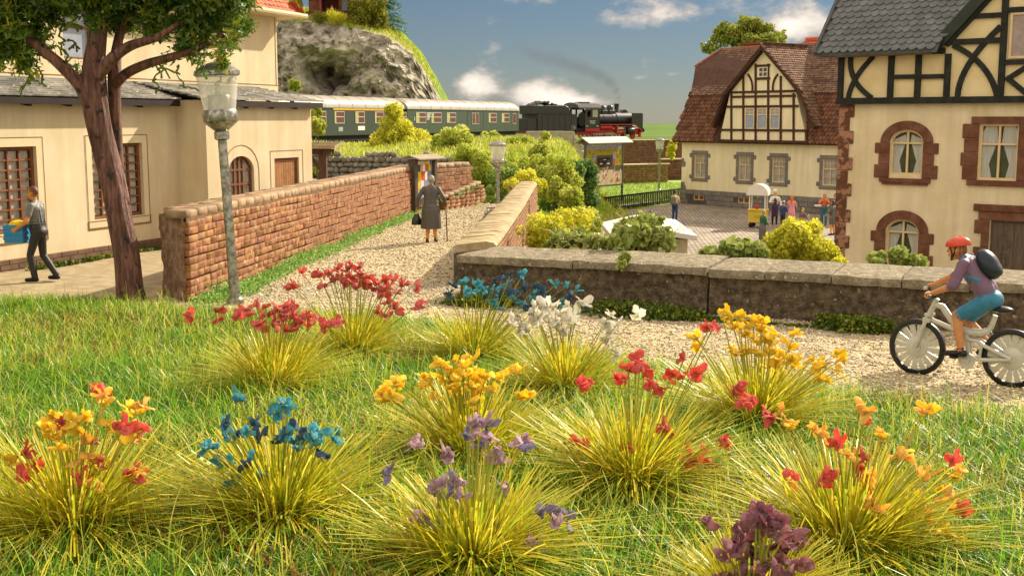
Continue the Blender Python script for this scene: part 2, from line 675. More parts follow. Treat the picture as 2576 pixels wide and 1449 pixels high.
# cobbled square
def cobble_mat():
    m = bpy.data.materials.new('cobbles')
    m.use_nodes = True
    N, L = m.node_tree.nodes, m.node_tree.links
    b = N['Principled BSDF']
    g = N.new('ShaderNodeNewGeometry')
    mp = N.new('ShaderNodeMapping')
    mp.inputs['Rotation'].default_value = (0, 0, R(33))
    L.new(g.outputs['Position'], mp.inputs[0])
    br = N.new('ShaderNodeTexBrick')
    br.inputs['Scale'].default_value = 1.0
    br.inputs['Brick Width'].default_value = 0.24
    br.inputs['Row Height'].default_value = 0.22
    br.inputs['Mortar Size'].default_value = 0.03
    br.inputs['Mortar Smooth'].default_value = 0.4
    br.inputs['Color1'].default_value = (*rgb('#b0a08a'), 1)
    br.inputs['Color2'].default_value = (*rgb('#7f7060'), 1)
    br.inputs['Mortar'].default_value = (*rgb('#4c4034'), 1)
    L.new(mp.outputs[0], br.inputs['Vector'])
    nz = N.new('ShaderNodeTexNoise')
    nz.inputs['Scale'].default_value = .35
    nz.inputs['Detail'].default_value = 5
    L.new(g.outputs['Position'], nz.inputs['Vector'])
    mr = N.new('ShaderNodeMapRange')
    mr.inputs[1].default_value, mr.inputs[2].default_value = .3, .7
    mr.inputs[3].default_value, mr.inputs[4].default_value = .75, 1.2
    L.new(nz.outputs[0], mr.inputs[0])
    hs = N.new('ShaderNodeHueSaturation')
    L.new(mr.outputs[0], hs.inputs['Value'])
    L.new(br.outputs[0], hs.inputs['Color'])
    L.new(hs.outputs[0], b.inputs['Base Color'])
    b.inputs['Roughness'].default_value = .75
    bp = N.new('ShaderNodeBump')
    bp.invert = True
    bp.inputs['Strength'].default_value = .9
    bp.inputs['Distance'].default_value = .05
    L.new(br.outputs['Fac'], bp.inputs['Height'])
    L.new(bp.outputs[0], b.inputs['Normal'])
    return m


pz = MB()
pz.slab([(1.0, 20.5), (12, 16.0), (34, 16.0), (34, 62.0), (11.55, 81.3), (5.2, 70.6), (1.0, 57.0)], GZ - .05, GZ)
structure(pz.build('square_pavement', cobble_mat()))
ap = MB()
ap.slab([(1.5, 62.5), (4.6, 71.9), (11.3, 82.2), (11.3, 84), (3.3, 73.5), (0.4, 63)], GZ + .002, GZ + .05)
structure(ap.build('pavement', mat('pave_slab', '#b5a78e', rough=.85, bump=.4, bscale=30)))


# railway line: polyline on an embankment
T0 = (-0.6, 126.3)
TRACK = [(-31.36, 48.5), T0, (1.84, 129.3), (14.64, 138.7), (34, 152.9), (60, 172)]
RAIL_Z = 0.72


def track_dist(X, Y):
    best = np.full(np.shape(X), 1e9)
    for (ax, ay), (bx, by) in zip(TRACK[:-1], TRACK[1:]):
        dx, dy = bx - ax, by - ay
        t = np.clip(((X - ax) * dx + (Y - ay) * dy) / (dx * dx + dy * dy), 0, 1)
        best = np.minimum(best, np.hypot(X - ax - t * dx, Y - ay - t * dy))
    return best


def bank_z(X, Y):
    prof = np.interp(Y, [44, 63.9, 64.3, 70, 76, 84, 91, 97, 140], [-1.2, -.1, .95, 1.15, 1.35, 1.3, .9, .45, .35])
    n = (vnoise(X, Y, .22, 21) - .5) * .8 + (vnoise(X, Y, .6, 22) - .5) * .35
    z = prof + n * smooth(64.5, 68, Y)
    edge = np.interp(Y, [44, 64, 72, 90, 110, 126], [-2.5, -1.5, 3.0, 3.4, 4.0, 6.0])
    fall = smooth(0, 1, (X - edge) / np.interp(Y, [44, 64, 72, 90, 126], [2.5, 3.0, 3.6, 2.2, 1.5]))
    z = z * (1 - fall) + (GZ - .05) * fall
    d = track_dist(X, Y)
    w = smooth(5.5, 2.6, d)
    return z * (1 - w) + np.minimum(z, .42) * w


structure(sheet('embankment', -60, 20, 56, 150, 0.9, bank_z, m_meadow, lambda x, y: (y > 64.2) | (x > -2.0)))
# track bed, sleepers and rails
tb = MB()
rl = [MB(), MB()]
for (a, b) in zip(TRACK[:-1], TRACK[1:]):
    a, b = Vector((*a, 0)), Vector((*b, 0))
    d = (b - a).normalized()
    s = Vector((-d.y, d.x, 0))
    e = d * .6
    tb.hexa([a - s * 2.6 - e + Vector((0, 0, GZ)), b - s * 2.6 + e + Vector((0, 0, GZ)), b + s * 2.6 + e + Vector((0, 0, GZ)), a + s * 2.6 - e + Vector((0, 0, GZ))],
            [a - s * 2.0 - e + Vector((0, 0, .5)), b - s * 2.0 + e + Vector((0, 0, .5)), b + s * 2.0 + e + Vector((0, 0, .5)), a + s * 2.0 - e + Vector((0, 0, .5))])
    for k, o in enumerate((-.75, .75)):
        rl[k].bar(a + s * o + Vector((0, 0, RAIL_Z - .08)), b + s * o + Vector((0, 0, RAIL_Z - .08)), .09, .16)
structure(tb.build('track_bed', m_ballast))
tr = structure(empty('railway_track', None, None))
m_rail = mat('rail_steel', '#6b5a4c', rough=.4, metal=.7)
for r_ in rl:
    r_.build('rail', m_rail, tr)
m_sleeper = mat('sleeper_wood', '#3a2c22', rough=.9)
smb = MB().box((-1.25, -.13, 0), (1.25, .13, .12)).mesh(m_sleeper)
a, b = Vector((1.84, 129.3, 0)), Vector((34, 152.9, 0))
d = (b - a).normalized()
for k in range(34):
    p = a + d * (k * .65 + 8)
    put('sleeper', smb, tr, (p.x, p.y, .5), (0, 0, math.atan2(d.y, d.x) + math.pi / 2))


# loose gravel on the lane
def pebbles(name, n, area, zf, smin, smax, m, seed, flat=.7):
    r = np.random.default_rng(seed)
    x = r.uniform(area[0], area[1], n * 3)
    y = area[2] + (area[3] - area[2]) * r.random(n * 3) ** area[4]
    k = area[5](x, y)
    x, y = x[k][:n], y[k][:n]
    n = len(x)
    z = zf(x, y)
    base = np.array([(1, 0, 0), (-1, 0, 0), (0, 1, 0), (0, -1, 0), (0, 0, 1), (0, 0, -1)], float)
    s = r.uniform(smin, smax, n) * (1 + .8 * (r.random(n) < .06))
    a = r.uniform(0, 6.28, n)
    v = base[None] * (1 + r.uniform(-.45, .35, (n, 6, 1)))
    v = v * np.stack([s, s * r.uniform(.6, 1, n), s * flat * r.uniform(.6, 1, n)], 1)[:, None]
    c, sn = np.cos(a)[:, None], np.sin(a)[:, None]
    tl = r.uniform(-.5, .5, n)[:, None]
    vx, vy, vz = v[..., 0] * c - v[..., 1] * sn, v[..., 0] * sn + v[..., 1] * c, v[..., 2] + v[..., 0] * tl * .4
    V = np.stack([vx + x[:, None], vy + y[:, None], vz + (z + s * .25)[:, None]], -1).reshape(-1, 3)
    tri = np.array([(0, 2, 4), (2, 1, 4), (1, 3, 4), (3, 0, 4), (2, 0, 5), (1, 2, 5), (3, 1, 5), (0, 3, 5)])
    Fc = (np.arange(n)[:, None, None] * 6 + tri[None]).reshape(-1, 3)
    o = put(name, npmesh(name, V, Fc, np.full(len(Fc), 3), m, smooth=True, rnd=np.repeat(r.random(n), 6)), kind='stuff')
    return o


m_peb = ramp_mat('pebble', [(0, '#6c624e'), (.2, '#94866c'), (.45, '#b4a68a'), (.7, '#cabfa6'), (.9, '#e2dac8'), (.96, '#b0a860'), (1, '#a0704a')], rough=.8, spec=.25, trans=0)
pebbles('gravel', 50000, (-5.6, 13, 11.5, 22, 1.0, lambda x, y: lane_keep(x, y) & (y > poly_y(LAWN, x) - .5)), lane_z, .007, .023, m_peb, 5)
o = pebbles('gravel', 22000, (-5.2, .6, 20, 43.5, 1.0, lambda x, y: (x < poly_x(RW_L, np.clip(y, 21.45, 41.4)) + .05) & (x > np.interp(y, [19.6, 38.7, 42, 44], [-5.3, -3.0, -1.4, -1.2]))), lane_z, .009, .028, m_peb, 6)
# ================================================================== walls
m_brick = mat('brick', '#764827', rough=.65, col2='#98683a', scale=5, spec=.35, bump=.7, bscale=26, rnd=.13, hue=.012, speck=('#b89468', 7, .64), bdist=.02)
m_brick_top = mat('brick_coping', '#80654a', rough=.7, col2='#a08464', scale=4, spec=.3, bump=.6, bscale=24, rnd=.15, hue=.01, speck=('#8a8a4a', 5, .7), bdist=.015)
m_mortar = mat('mortar', '#57442f', rough=.95, col2='#75603f', scale=6, bump=.6, bscale=40)
m_rough_end = mat('brick_end', '#7a5c4a', rough=.9, col2='#a88a70', scale=7, bump=1.0, bscale=34, speck=('#a06a52', 16, .66), bdist=.05)
m_conc = mat('concrete_dark', '#54483a', rough=.95, col2='#7d6e58', scale=9, bump=1.0, bscale=22, speck=('#b8a888', 16, .66), spec=.1, bdist=.09)
m_coping = mat('concrete_coping', '#776d5a', rough=.92, col2='#988d76', scale=8, bump=1.0, bscale=24, speck=('#c6ba9c', 15, .64), spec=.15, rnd=.08, bdist=.05)


def brick_mesh(l, d, h, m, seed, bev=.007, amt=.0035):
    me = MB().box((-l / 2, -d / 2, -h / 2), (l / 2, d / 2, h / 2)).mesh(m, bevel=bev)
    jitter(me, amt, seed)
    me.polygons.foreach_set('use_smooth', [True] * len(me.polygons))
    me.set_sharp_from_angle(angle=R(50))
    return me


BR = [brick_mesh(.36, .12, .105, m_brick, s) for s in range(6)]
BR_S = [brick_mesh(.17, .12, .105, m_brick, s + 20) for s in range(3)]
CP = [brick_mesh(.42, .40, .15, m_brick_top, s + 30, bev=.028, amt=.004) for s in range(4)]


def mesh_join(name, items, mats):
    """items: (mesh, matrix) -> one mesh"""
    V, Fl, S, off = [], [], [], 0
    Q = []
    for me, mx in items:
        n = len(me.vertices)
        co = np.empty(n * 3, np.float32)
        me.vertices.foreach_get('co', co)
        co = co.reshape(-1, 3)
        M3 = np.array(mx)
        V.append(co @ M3[:3, :3].T + M3[:3, 3])
        li = np.empty(len(me.loops), np.int32)
        me.loops.foreach_get('vertex_index', li)
        Fl.append(li + off)
        lt = np.empty(len(me.polygons), np.int32)
        me.polygons.foreach_get('loop_total', lt)
        S.append(lt)
        Q.append(np.full(n, random.random()))
        off += n
    return npmesh(name, np.concatenate(V), np.concatenate(Fl), np.concatenate(S), mats, rnd=np.concatenate(Q))


def course(line, s0, s1, z, out, lens, zfun=None):
    """walk along a polyline and give (x, y, angle, s, length) for bricks"""
    res, s = [], s0
    seg = []
    acc = 0
    for (a, b) in zip(line[:-1], line[1:]):
        L = math.hypot(b[0] - a[0], b[1] - a[1])
        seg.append((acc, acc + L, a, b))
        acc += L
    while s < min(s1, acc):
        l = lens()
        c = s + l / 2
        for (p, q, a, b) in seg:
            if p <= c < q:
                t = (c - p) / (q - p)
                dx, dy = (b[0] - a[0]) / (q - p), (b[1] - a[1]) / (q - p)
                res.append((a[0] + (b[0] - a[0]) * t + dy * out, a[1] + (b[1] - a[1]) * t - dx * out, math.atan2(dy, dx), c, l))
        s += l
    return res


def offset_line(line, d):
    out = []
    for i, p in enumerate(line):
        a, b = line[max(i - 1, 0)], line[min(i + 1, len(line) - 1)]
        dx, dy = b[0] - a[0], b[1] - a[1]
        L = math.hypot(dx, dy)
        out.append((p[0] + dy / L * d, p[1] - dx / L * d))
    return out


def wall_core(line_r, line_l, z0, z1, m, name, parent, zf=None):
    b = MB()
    for k in range(len(line_r) - 1):
        a, c, d, e = line_r[k], line_r[k + 1], line_l[k + 1], line_l[k]
        b.hexa([(*a, z0), (*c, z0), (*d, z0), (*e, z0)], [(*a, zf(k) if zf else z1), (*c, zf(k + 1) if zf else z1), (*d, zf(k + 1) if zf else z1), (*e, zf(k) if zf else z1)])
    return b.build(name, m, parent)


# ---- the long brick wall along the lane
LW = [(-5.36, 19.62), (-3.14, 38.7), (-1.42, 42.1)]
bw = empty('brick_wall', 'long orange brick wall with rounded coping running along the gravel lane', 'wall', (-5.4, 19.6, 0))
org = Vector((-5.4, 19.6, 0))
line = [(x + 5.4, y - 19.6) for x, y in LW]
inner = offset_line(line, -.008)
left = offset_line(line, -.66)
left[0] = (left[0][0] + .02, left[0][1] + .75)
wall_core(inner, left, -.15, 1.40, m_mortar, 'core', bw)
# rough plaster end face
e0, e1 = Vector((*inner[0], 0)), Vector((*left[0], 0))
endm = MB()
nu, nv = 12, 24
dirv = (e1 - e0)
nrm = Vector((dirv.y, -dirv.x, 0)).normalized() * -1
if nrm.y > 0:
    nrm = -nrm
vs = []
for j in range(nv + 1):
    for i in range(nu + 1):
        p = e0 + dirv * (i / nu) + Vector((0, 0, -.1 + 1.5 * j / nv))
        k = noise.noise(p * 6) * .035 + noise.noise(p * 17) * .02
        vs.append(p + nrm * (.05 + k))
endm.add(vs, [(j * (nu + 1) + i, j * (nu + 1) + i + 1, (j + 1) * (nu + 1) + i + 1, (j + 1) * (nu + 1) + i) for j in range(nv) for i in range(nu)])
endm.build('end_face', m_rough_end, bw, smooth=True, label='rough dark brown unfinished end of the wall')
rr = random.Random(3)
cand = []
nc = 11
for c in range(nc):
    z = .06 + c * .122
    wob = rr.uniform(0, 6)
    for (x, y, a, s, l) in course(line, -.02 if c % 2 else -.02, 99, z, .0, lambda: rr.choice((.37, .37, .40, .33, .19, .28))):
        zz = z + .012 * math.sin(s * 1.7 + wob)
        cand.append((s, x, y, zz, a, l))
cand.sort()
rest = []
npart = 0
for (s, x, y, z, a, l) in cand:
    me = rr.choice(BR) if l > .24 else rr.choice(BR_S)
    sx = (l - .001) / (.36 if l > .24 else .17)
    loc = Vector((x, y, z)) + Vector((math.sin(a), -math.cos(a), 0)) * rr.uniform(-.034, -.016)
    rot = (rr.uniform(-.02, .02), rr.uniform(-.012, .012), a)
    if npart < 240:
        put('brick', me, bw, loc, rot, (sx, 1, rr.uniform(1.0, 1.07)))
        npart += 1
    else:
        rest.append((me, Matrix.LocRotScale(loc, Euler(rot), (sx, 1, rr.uniform(1.0, 1.07)))))
put('far_bricks', mesh_join('far_bricks', rest, m_brick), bw, kind='stuff')
mid = offset_line(line, -.20)
mid2 = offset_line(line, -.52)
for k, (x, y, a, s, l) in enumerate(course(mid, .0, 99, 0, 0, lambda: rr.uniform(.42, .56))):
    put('coping_brick', rr.choice(CP), bw, (x, y, 1.44 + rr.uniform(-.008, .008)), (rr.uniform(-.02, .02), rr.uniform(-.015, .015), a), ((l - .005) / .42, 1.0, 1))
for k, (x, y, a, s, l) in enumerate(course(mid2, .62, 99, 0, 0, lambda: rr.uniform(.38, .48))):
    put('coping_brick', rr.choice(CP), bw, (x, y, 1.432 + rr.uniform(-.008, .008)), (rr.uniform(-.02, .02), rr.uniform(-.015, .015), a), ((l - .012) / .42, .75, 1))

# ---- low brick step wall by the notice board
lw2 = empty('brick_wall', 'low sloping brick wall holding a grass strip beyond the notice board', 'wall', (-2.3, 39.7, 0))
l2 = [(-.0, 0), (1.24, 2.75)]
i2, b2 = offset_line(l2, -.05), offset_line(l2, -.32)
wall_core(i2, b2, -.3, .7, m_mortar, 'core', lw2, zf=lambda k: (.34, .72)[k])
for c in range(6):
    z = -.02 + c * .125
    for (x, y, a, s, l) in course(l2, 0, 99, z, 0, lambda: rr.uniform(.34, .44)):
        if z < .34 + s / 3.0 * .38 - .06:
            put('brick', rr.choice(BR), lw2, (x, y, z), (0, -.12, a), ((l - .014) / .36, 1, 1.02))
for (x, y, a, s, l) in course(offset_line(l2, -.15), 0, 99, 0, 0, lambda: .42):
    put('coping_brick', rr.choice(CP), lw2, (x, y, .40 + s / 3.0 * .38), (0, -.125, a), (.97, .8, .8))
gs = MB()
gs.hexa([(-3.1, 38.7, -.2), (-1.0, 42.2, -.2), (-1.3, 42.6, -.2), (-3.3, 39, -.2)], [(-3.0, 38.9, .10), (-1.25, 42.3, .62), (-1.5, 42.5, .66), (-3.2, 39.3, .14)])
structure(gs.build('grass_strip_ground', mat('strip_grass', '#6f8f2e', rough=.95, col2='#97b04a', scale=8, bump=.8, bscale=30)))

# ---- curved parapet between lane and square
cw = empty('parapet_wall', 'brick parapet with broad tan coping between the lane and the square', 'wall', (-.8, 22, 0))
m_tan = mat('coping_tan', '#867450', rough=.8, col2='#aa9872', scale=3.5, spec=.3, bump=.5, bscale=30, rnd=.1, speck=('#867050', 14, .64), bdist=.012)
rl_ = [(x + .8, y - 22) for x, y in RW_L]
rr_ = [(x + .8, y - 22) for x, y in RW_R]
wall_core(offset_line(rr_, -.04), offset_line(rl_, .04), GZ - .05, .62, m_mortar, 'core', cw, zf=lambda k: (.62, .62, .74)[k])


def at_s(line, s):
    acc = 0
    for (a, b) in zip(line[:-1], line[1:]):
        L = math.hypot(b[0] - a[0], b[1] - a[1])
        if s <= acc + L or b is line[-1]:
            t = (s - acc) / L
            return Vector((a[0] + (b[0] - a[0]) * t, a[1] + (b[1] - a[1]) * t, 0))
        acc += L


def line_len(line):
    return sum(math.hypot(b[0] - a[0], b[1] - a[1]) for a, b in zip(line[:-1], line[1:]))


LL, LR = line_len(rl_), line_len(rr_)
nb = 44
for k in range(nb):
    t0, t1 = k / nb, (k + 1) / nb
    a, b = at_s(rl_, t0 * LL), at_s(rr_, t0 * LR)
    d, c = at_s(rl_, t1 * LL), at_s(rr_, t1 * LR)
    g = .016
    dd = (d - a).normalized() * g
    z1 = .75 + .12 * smooth(8, 19.5, a.y + .0)
    z2 = .75 + .12 * smooth(8, 19.5, d.y)
    wob = rr.uniform(-.01, .01)
    # rounded nose on the square side: three top facets
    m_ = MB()
    sec = []
    for (p, q, zz) in ((a + dd, b + dd, z1), (d - dd, c - dd, z2)):
        w = (q - p)
        up = Vector((0, 0, 1))
        sec.append([p - w * .06 + up * (zz - .15), p - w * .06 + up * (zz - .02 + wob), p + up * (zz + wob), p + w * .8 + up * (zz + .005 + wob), p + w * 1.02 + up * (zz - .04), p + w * 1.10 + up * (zz - .11), p + w * 1.06 + up * (zz - .17)])
    n = 7
    m_.add(sec[0] + sec[1], [tuple(range(n)), tuple(range(2 * n - 1, n - 1, -1))] + [(i, i + n, (i + 1) % n + n, (i + 1) % n) for i in range(n)])
    m_.build('coping_brick', m_tan, cw, smooth=40)
face = []
for c in range(16):
    z = .50 - c * .128
    for (x, y, a, s, l) in course(rr_, .3, 99, z, 0.0, lambda: rr.uniform(.34, .44)):
        face.append((rr.choice(BR), Matrix.LocRotScale(Vector((x, y, z + .008 * math.sin(s * 2 + c) + (.12 * float(smooth(8, 19.5, y)) * (1 - c / 16.)))), Euler((rr.uniform(-.03, .03), 0, a)), ((l - .012) / .36, 1, 1.02))))
put('face_bricks', mesh_join('face_bricks', face, m_brick), cw, kind='stuff')
# lane-side rough stone nose under the near end of the coping
nose = MB()
pp = [(-.24, -.62), (.46, .1), (.44, .5), (-.28, -.1)]
nose.slab(pp, -.1, .60)
nose.build('end_block', m_conc, cw, bevel=.04)

# ---- concrete parapet along the lane, nearest to the cyclist
pw = empty('concrete_wall', 'low weathered concrete parapet with pale slab coping behind the cyclist', 'wall', (-.8, 20.1, 0))
cl = [(x + .8, y - 20.1) for x, y in CW]
LC = line_len(cl)


def cut_s(u):
    """where along the coping front edge a picture column falls"""
    best, bs = 1e9, 0
    for k in range(1200):
        s = LC * k / 1200
        p = at_s(cl, s)
        q = Vector((p.x - .8, p.y + 20.1, .75))
        uu = 1288 + FPX * q.x / (q.y * math.cos(TILT) + (CAM_Z - .75) * math.sin(TILT))
        if abs(uu - u) < best:
            best, bs = abs(uu - u), s
    return bs


cuts = [0] + [cut_s(u) for u in (1318, 1440, 1560, 1780, 1925, 2090, 2268, 2440)] + [cut_s(2560) + .35, LC]
for k, (s0, s1) in enumerate(zip(cuts[:-1], cuts[1:])):
    g = .012 if k not in (3, 4) else .022
    a, b = at_s(cl, s0 + g), at_s(cl, s1 - g * .4)
    d = (b - a).normalized()
    back = Vector((-d.y, d.x, 0)) * (1.28 + rr.uniform(-.05, .05))
    if k == 0:
        back = Vector((.75, .95, 0))
    n1, n2 = max(4, int((b - a).length / .16)), 8
    t_ = rr.uniform(-.02, .02)
    m_ = MB()
    vs, fs = [], []

    def top(i, j):
        p = a + (b - a) * (i / n1) + back * (j / n2)
        e = min(i, n1 - i, j, n2 - j)
        z = .75 + .05 * (j / n2) + t_ + noise.noise(p * 3.1) * .018 + noise.noise(p * 11) * .010 - (.022 if e == 0 else 0)
        return Vector((p.x, p.y, z)) + (Vector((noise.noise(p * 9), noise.noise(p * 9 + Vector((5, 5, 5))), 0)) * .02 if e == 0 else Vector())
    for j in range(n2 + 1):
        for i in range(n1 + 1):
            vs.append(top(i, j))
    for j in range(n2):
        for i in range(n1):
            q = j * (n1 + 1) + i
            fs.append((q, q + 1, q + n1 + 2, q + n1 + 1))
    # skirt
    rim = [i for i in range(n1 + 1)] + [j * (n1 + 1) + n1 for j in range(1, n2 + 1)] + [n2 * (n1 + 1) + i for i in range(n1 - 1, -1, -1)] + [j * (n1 + 1) for j in range(n2 - 1, 0, -1)]
    rows = [rim]
    for h, o in ((.07, .006), (.15, -.01)):
        row = []
        for q in rim:
            p = vs[q]
            row.append(len(vs))
            vs.append(Vector((p.x, p.y, .75 - h + t_ + noise.noise(p * 5) * .012)) - back.normalized() * (o + noise.noise(p * 8 + Vector((0, 0, h * 30))) * .015))
        rows.append(row)
    for r0, r1 in zip(rows[:-1], rows[1:]):
        for i in range(len(rim)):
            j = (i + 1) % len(rim)
            fs.append((r0[i], r1[i], r1[j], r0[j]))
    fs.append(tuple(reversed(rows[-1])))
    m_.add(vs, fs)
    m_.build('coping_slab', m_coping, pw, smooth=35, fix=True)
# rough cast body in two bays with an open joint between them
joint = cut_s(1780)
for (s0, s1) in ((.05, joint - .015), (joint + .015, LC)):
    n1, n2 = int((s1 - s0) / .09), 16
    vs, fs = [], []
    for j in range(n2 + 1):
        for i in range(n1 + 1):
            p = at_s(cl, s0 + (s1 - s0) * i / n1)
            q = at_s(cl, min(LC, s0 + (s1 - s0) * i / n1 + .01)) - at_s(cl, max(0, s0 + (s1 - s0) * i / n1 - .01))
            nn = Vector((-q.y, q.x, 0)).normalized()
            z = -.2 + (.83) * j / n2
            w = Vector((p.x, p.y, z))
            dep = .10 - .05 * (1 - j / n2)
            line_z = .38 + .03 * math.sin(p.x * 1.3)
            rec = .035 * math.exp(-((z - line_z) / .018) ** 2) * (1 if noise.noise(Vector((p.x * .8, 0, 3))) > -.2 else 0)
            dep += rec + noise.noise(w * 3) * .035 + noise.noise(w * 9) * .03 + noise.noise(w * 21) * .022
            vs.append(w + nn * dep)
    for j in range(n2):
        for i in range(n1):
            q = j * (n1 + 1) + i
            fs.append((q, q + 1, q + n1 + 2, q + n1 + 1))
    # back and ends
    base = len(vs)
    a, b = at_s(cl, s0), at_s(cl, s1)
    d = (b - a).normalized()
    nn = Vector((-d.y, d.x, 0)) * 1.2
    MB().add(vs, fs).build('wall_face', m_conc, pw, smooth=True)
    bb = MB()
    a2, b2 = a + nn * .12, b + nn * .12
    bb.hexa([a2 + Vector((0, 0, GZ)), b2 + Vector((0, 0, GZ)), b + nn + Vector((0, 0, GZ)), a + nn + Vector((0, 0, GZ))],
            [a2 + Vector((0, 0, .56)), b2 + Vector((0, 0, .56)), b + nn + Vector((0, 0, .56)), a + nn + Vector((0, 0, .56))])
    bb.build('wall_core', m_conc, pw)

# ---- grey quarry-stone wall at the foot of the embankment
m_stone = mat('quarry_stone', '#6b675c', rough=.85, col2='#8a8476', scale=3, spec=.2, bump=.6, bscale=14, rnd=.16)
sw = empty('stone_wall', 'grey rubble stone wall at the foot of the grassy embankment', 'wall', (-14, 64, 0))
MB().hexa([(-6, .15, -.3), (13.2, -2.6, -.3), (13.3, -1.9, -.3), (-6, .8, -.3)], [(-6, .15, 1.05), (13.2, -2.6, .7), (13.3, -1.9, .7), (-6, .8, 1.05)]).build('core', mat('stone_mortar', '#3f3b33', rough=.95), sw)
ST = []
for s in range(7):
    b = MB()
    b.ball((0, 0, 0), (.5, .28, .5), 8, 5)
    me = b.mesh(m_stone)
    r_ = random.Random(s)
    for v in me.vertices:
        c_ = v.co
        v.co = Vector((max(-.42, min(.42, c_.x * 1.25)), c_.y, max(-.42, min(.42, c_.z * 1.25)))) + Vector((r_.uniform(-1, 1), r_.uniform(-.5, .5), r_.uniform(-1, 1))) * .07
    me.polygons.foreach_set('use_smooth', [True] * len(me.polygons))
    ST.append(me)
cnt = 0
z = -.05
row = 0
while z < 1.2:
    h = .26 + .04 * (row % 2)
    x = 3.4 + rr.uniform(-.3, 0)
    while x < 13.2:
        w = rr.uniform(.22, .52)
        top = 1.12 - max(0, (x - 9.5)) * .09 + .03 * math.sin(x * 2)
        if z < top - .05:
            yb = .15 - 2.75 * (x + 6) / 19.2
            put('stone', rr.choice(ST), sw, (x + w / 2, yb - .02, z + h / 2 + rr.uniform(-.02, .02)), (0, rr.uniform(-.25, .25), -.142), (w * 1.16, .6, h * rr.uniform(1.05, 1.3)))
            cnt += 1
        x += w
    z += h
    row += 1

# ---- brown retaining walls below the line, right of the poster board
m_dbrick = mat('dark_brick', '#5f4030', rough=.85, col2='#7a5540', scale=3, bump=.4, bscale=10, rnd=.12)
m_caplight = mat('cap_stone', '#b8a584', rough=.85, col2='#cdbd9c', scale=4, bump=.3, bscale=20)


def course_wall(name, label, p0, p1, z0, z1, thick, ch, m, ms, cap=True, blen=.9):
    d = Vector((p1[0] - p0[0], p1[1] - p0[1], 0))
    L = d.length
    w = empty(name, label, 'wall', (p0[0], p0[1], z0), math.atan2(d.y, d.x))
    H = z1 - z0
    MB().box((0, .06, 0), (L, thick, H - .02)).build('core', m_mortar, w)
    k = 0
    z = 0
    items = []
    while z < H - ch * .6:
        x = -(blen / 2 if k % 2 else 0)
        while x < L:
            xa, xb = max(0, x), min(L, x + blen)
            if xb - xa > .08:
                items.append((xa, xb, z))
            x += blen
        z += ch
        k += 1
    if len(items) <= 300:
        cache = {}
        for (xa, xb, z) in items:
            key = round(xb - xa, 2)
            if key not in cache:
                cache[key] = MB().box((0.012, 0, .012), (xb - xa - .012, .10, ch - .012)).mesh(m, bevel=.015)
            put('brick', cache[key], w, (xa, rr.uniform(-.015, .015), z))
    else:
        b = MB()
        for (xa, xb, z) in items:
            y = rr.uniform(-.015, .015)
            b.box((xa + .012, y, z + .012), (xb - .012, y + .1, z + ch - .012))
        b.build('courses', m, w, kind='stuff', fix=False)
    if cap:
        b = MB().box((-.1, -.12, H - .02), (L + .1, thick + .1, H + .1))
        b.build('coping', ms, w, bevel=.03)
    return w


course_wall('retaining_wall', 'dark brown brick retaining wall under the railway ahead of the locomotive', (4.5, 125.8), (21.5, 133.5), GZ, .72, .7, .27, m_dbrick, m_caplight, blen=1.5)
course_wall('garden_wall', 'low sunlit brown brick wall with pale top beside the poster board', (8.6, 104), (14.0, 107.2), GZ - .05, -1.0, .5, .2, mat('olive_brick', '#6e5332', rough=.85, col2='#8a6d45', scale=3, bump=.4, bscale=10, rnd=.15), m_caplight, blen=.62)
course_wall('dark_wall', 'dark low brick wall behind the far lamp beside the gabled house', (14.2, 112), (19.5, 114), GZ - .05, -.75, .5, .27, m_dbrick, m_caplight, blen=1.2)

# concrete abutment in front of the tender
ab = MB()
a_, b_ = PY(1308, 392, 108), PY(1466, 392, 108)
ab.hexa([(a_.x, 108, GZ), (b_.x + .3, 108, GZ), (b_.x + .3, 109.2, GZ), (a_.x, 109.2, GZ)], [(a_.x + .55, 108.1, 1.92), (b_.x - .75, 108.1, 1.92), (b_.x - .75, 109.1, 1.92), (a_.x + .55, 109.1, 1.92)])
ab.hexa([(b_.x - .8, 107.9, GZ), (b_.x + .45, 107.9, GZ), (b_.x + .45, 109.3, GZ), (b_.x - .8, 109.3, GZ)], [(b_.x - .8, 107.9, 1.55), (b_.x + .2, 107.9, .5), (b_.x + .2, 109.3, .5), (b_.x - .8, 109.3, 1.55)])
tag(ab.build('concrete_abutment', mat('abutment', '#8f8672', rough=.9, col2='#a39a84', scale=2, bump=.3, bscale=12), bevel=.06), 'pale concrete block with sloped ends in front of the tender', 'abutment')
ab2 = MB()
p_ = PY(1462, 375, 96)
ab2.hexa([(p_.x, 96, GZ), (p_.x + 1.6, 96, GZ), (p_.x + 1.6, 98, GZ), (p_.x, 98, GZ)], [(p_.x + .1, 96, .45), (p_.x + 1.5, 96, .5), (p_.x + 1.5, 98, .5), (p_.x + .1, 98, .45)])
tag(ab2.build('concrete_pillar', MATS['abutment'], bevel=.05), 'short grey concrete pillar just left of the poster board', 'pillar')
# ================================================================== houses
def facade_xy(u, v, O, ang, yoff=0.0, z0=0.0):
    """picture point -> (along, height) on the plane of a facade"""
    d = ray(u, v)
    dx, dy = math.cos(ang), math.sin(ang)
    nx, ny = -dy, dx
    ox, oy = O[0] + nx * yoff, O[1] + ny * yoff
    t = (ox * nx + oy * ny) / (d.x * nx + d.y * ny)
    x, y, z = d.x * t, d.y * t, CAM_Z + d.z * t
    return ((x - ox) * dx + (y - oy) * dy, z - z0)


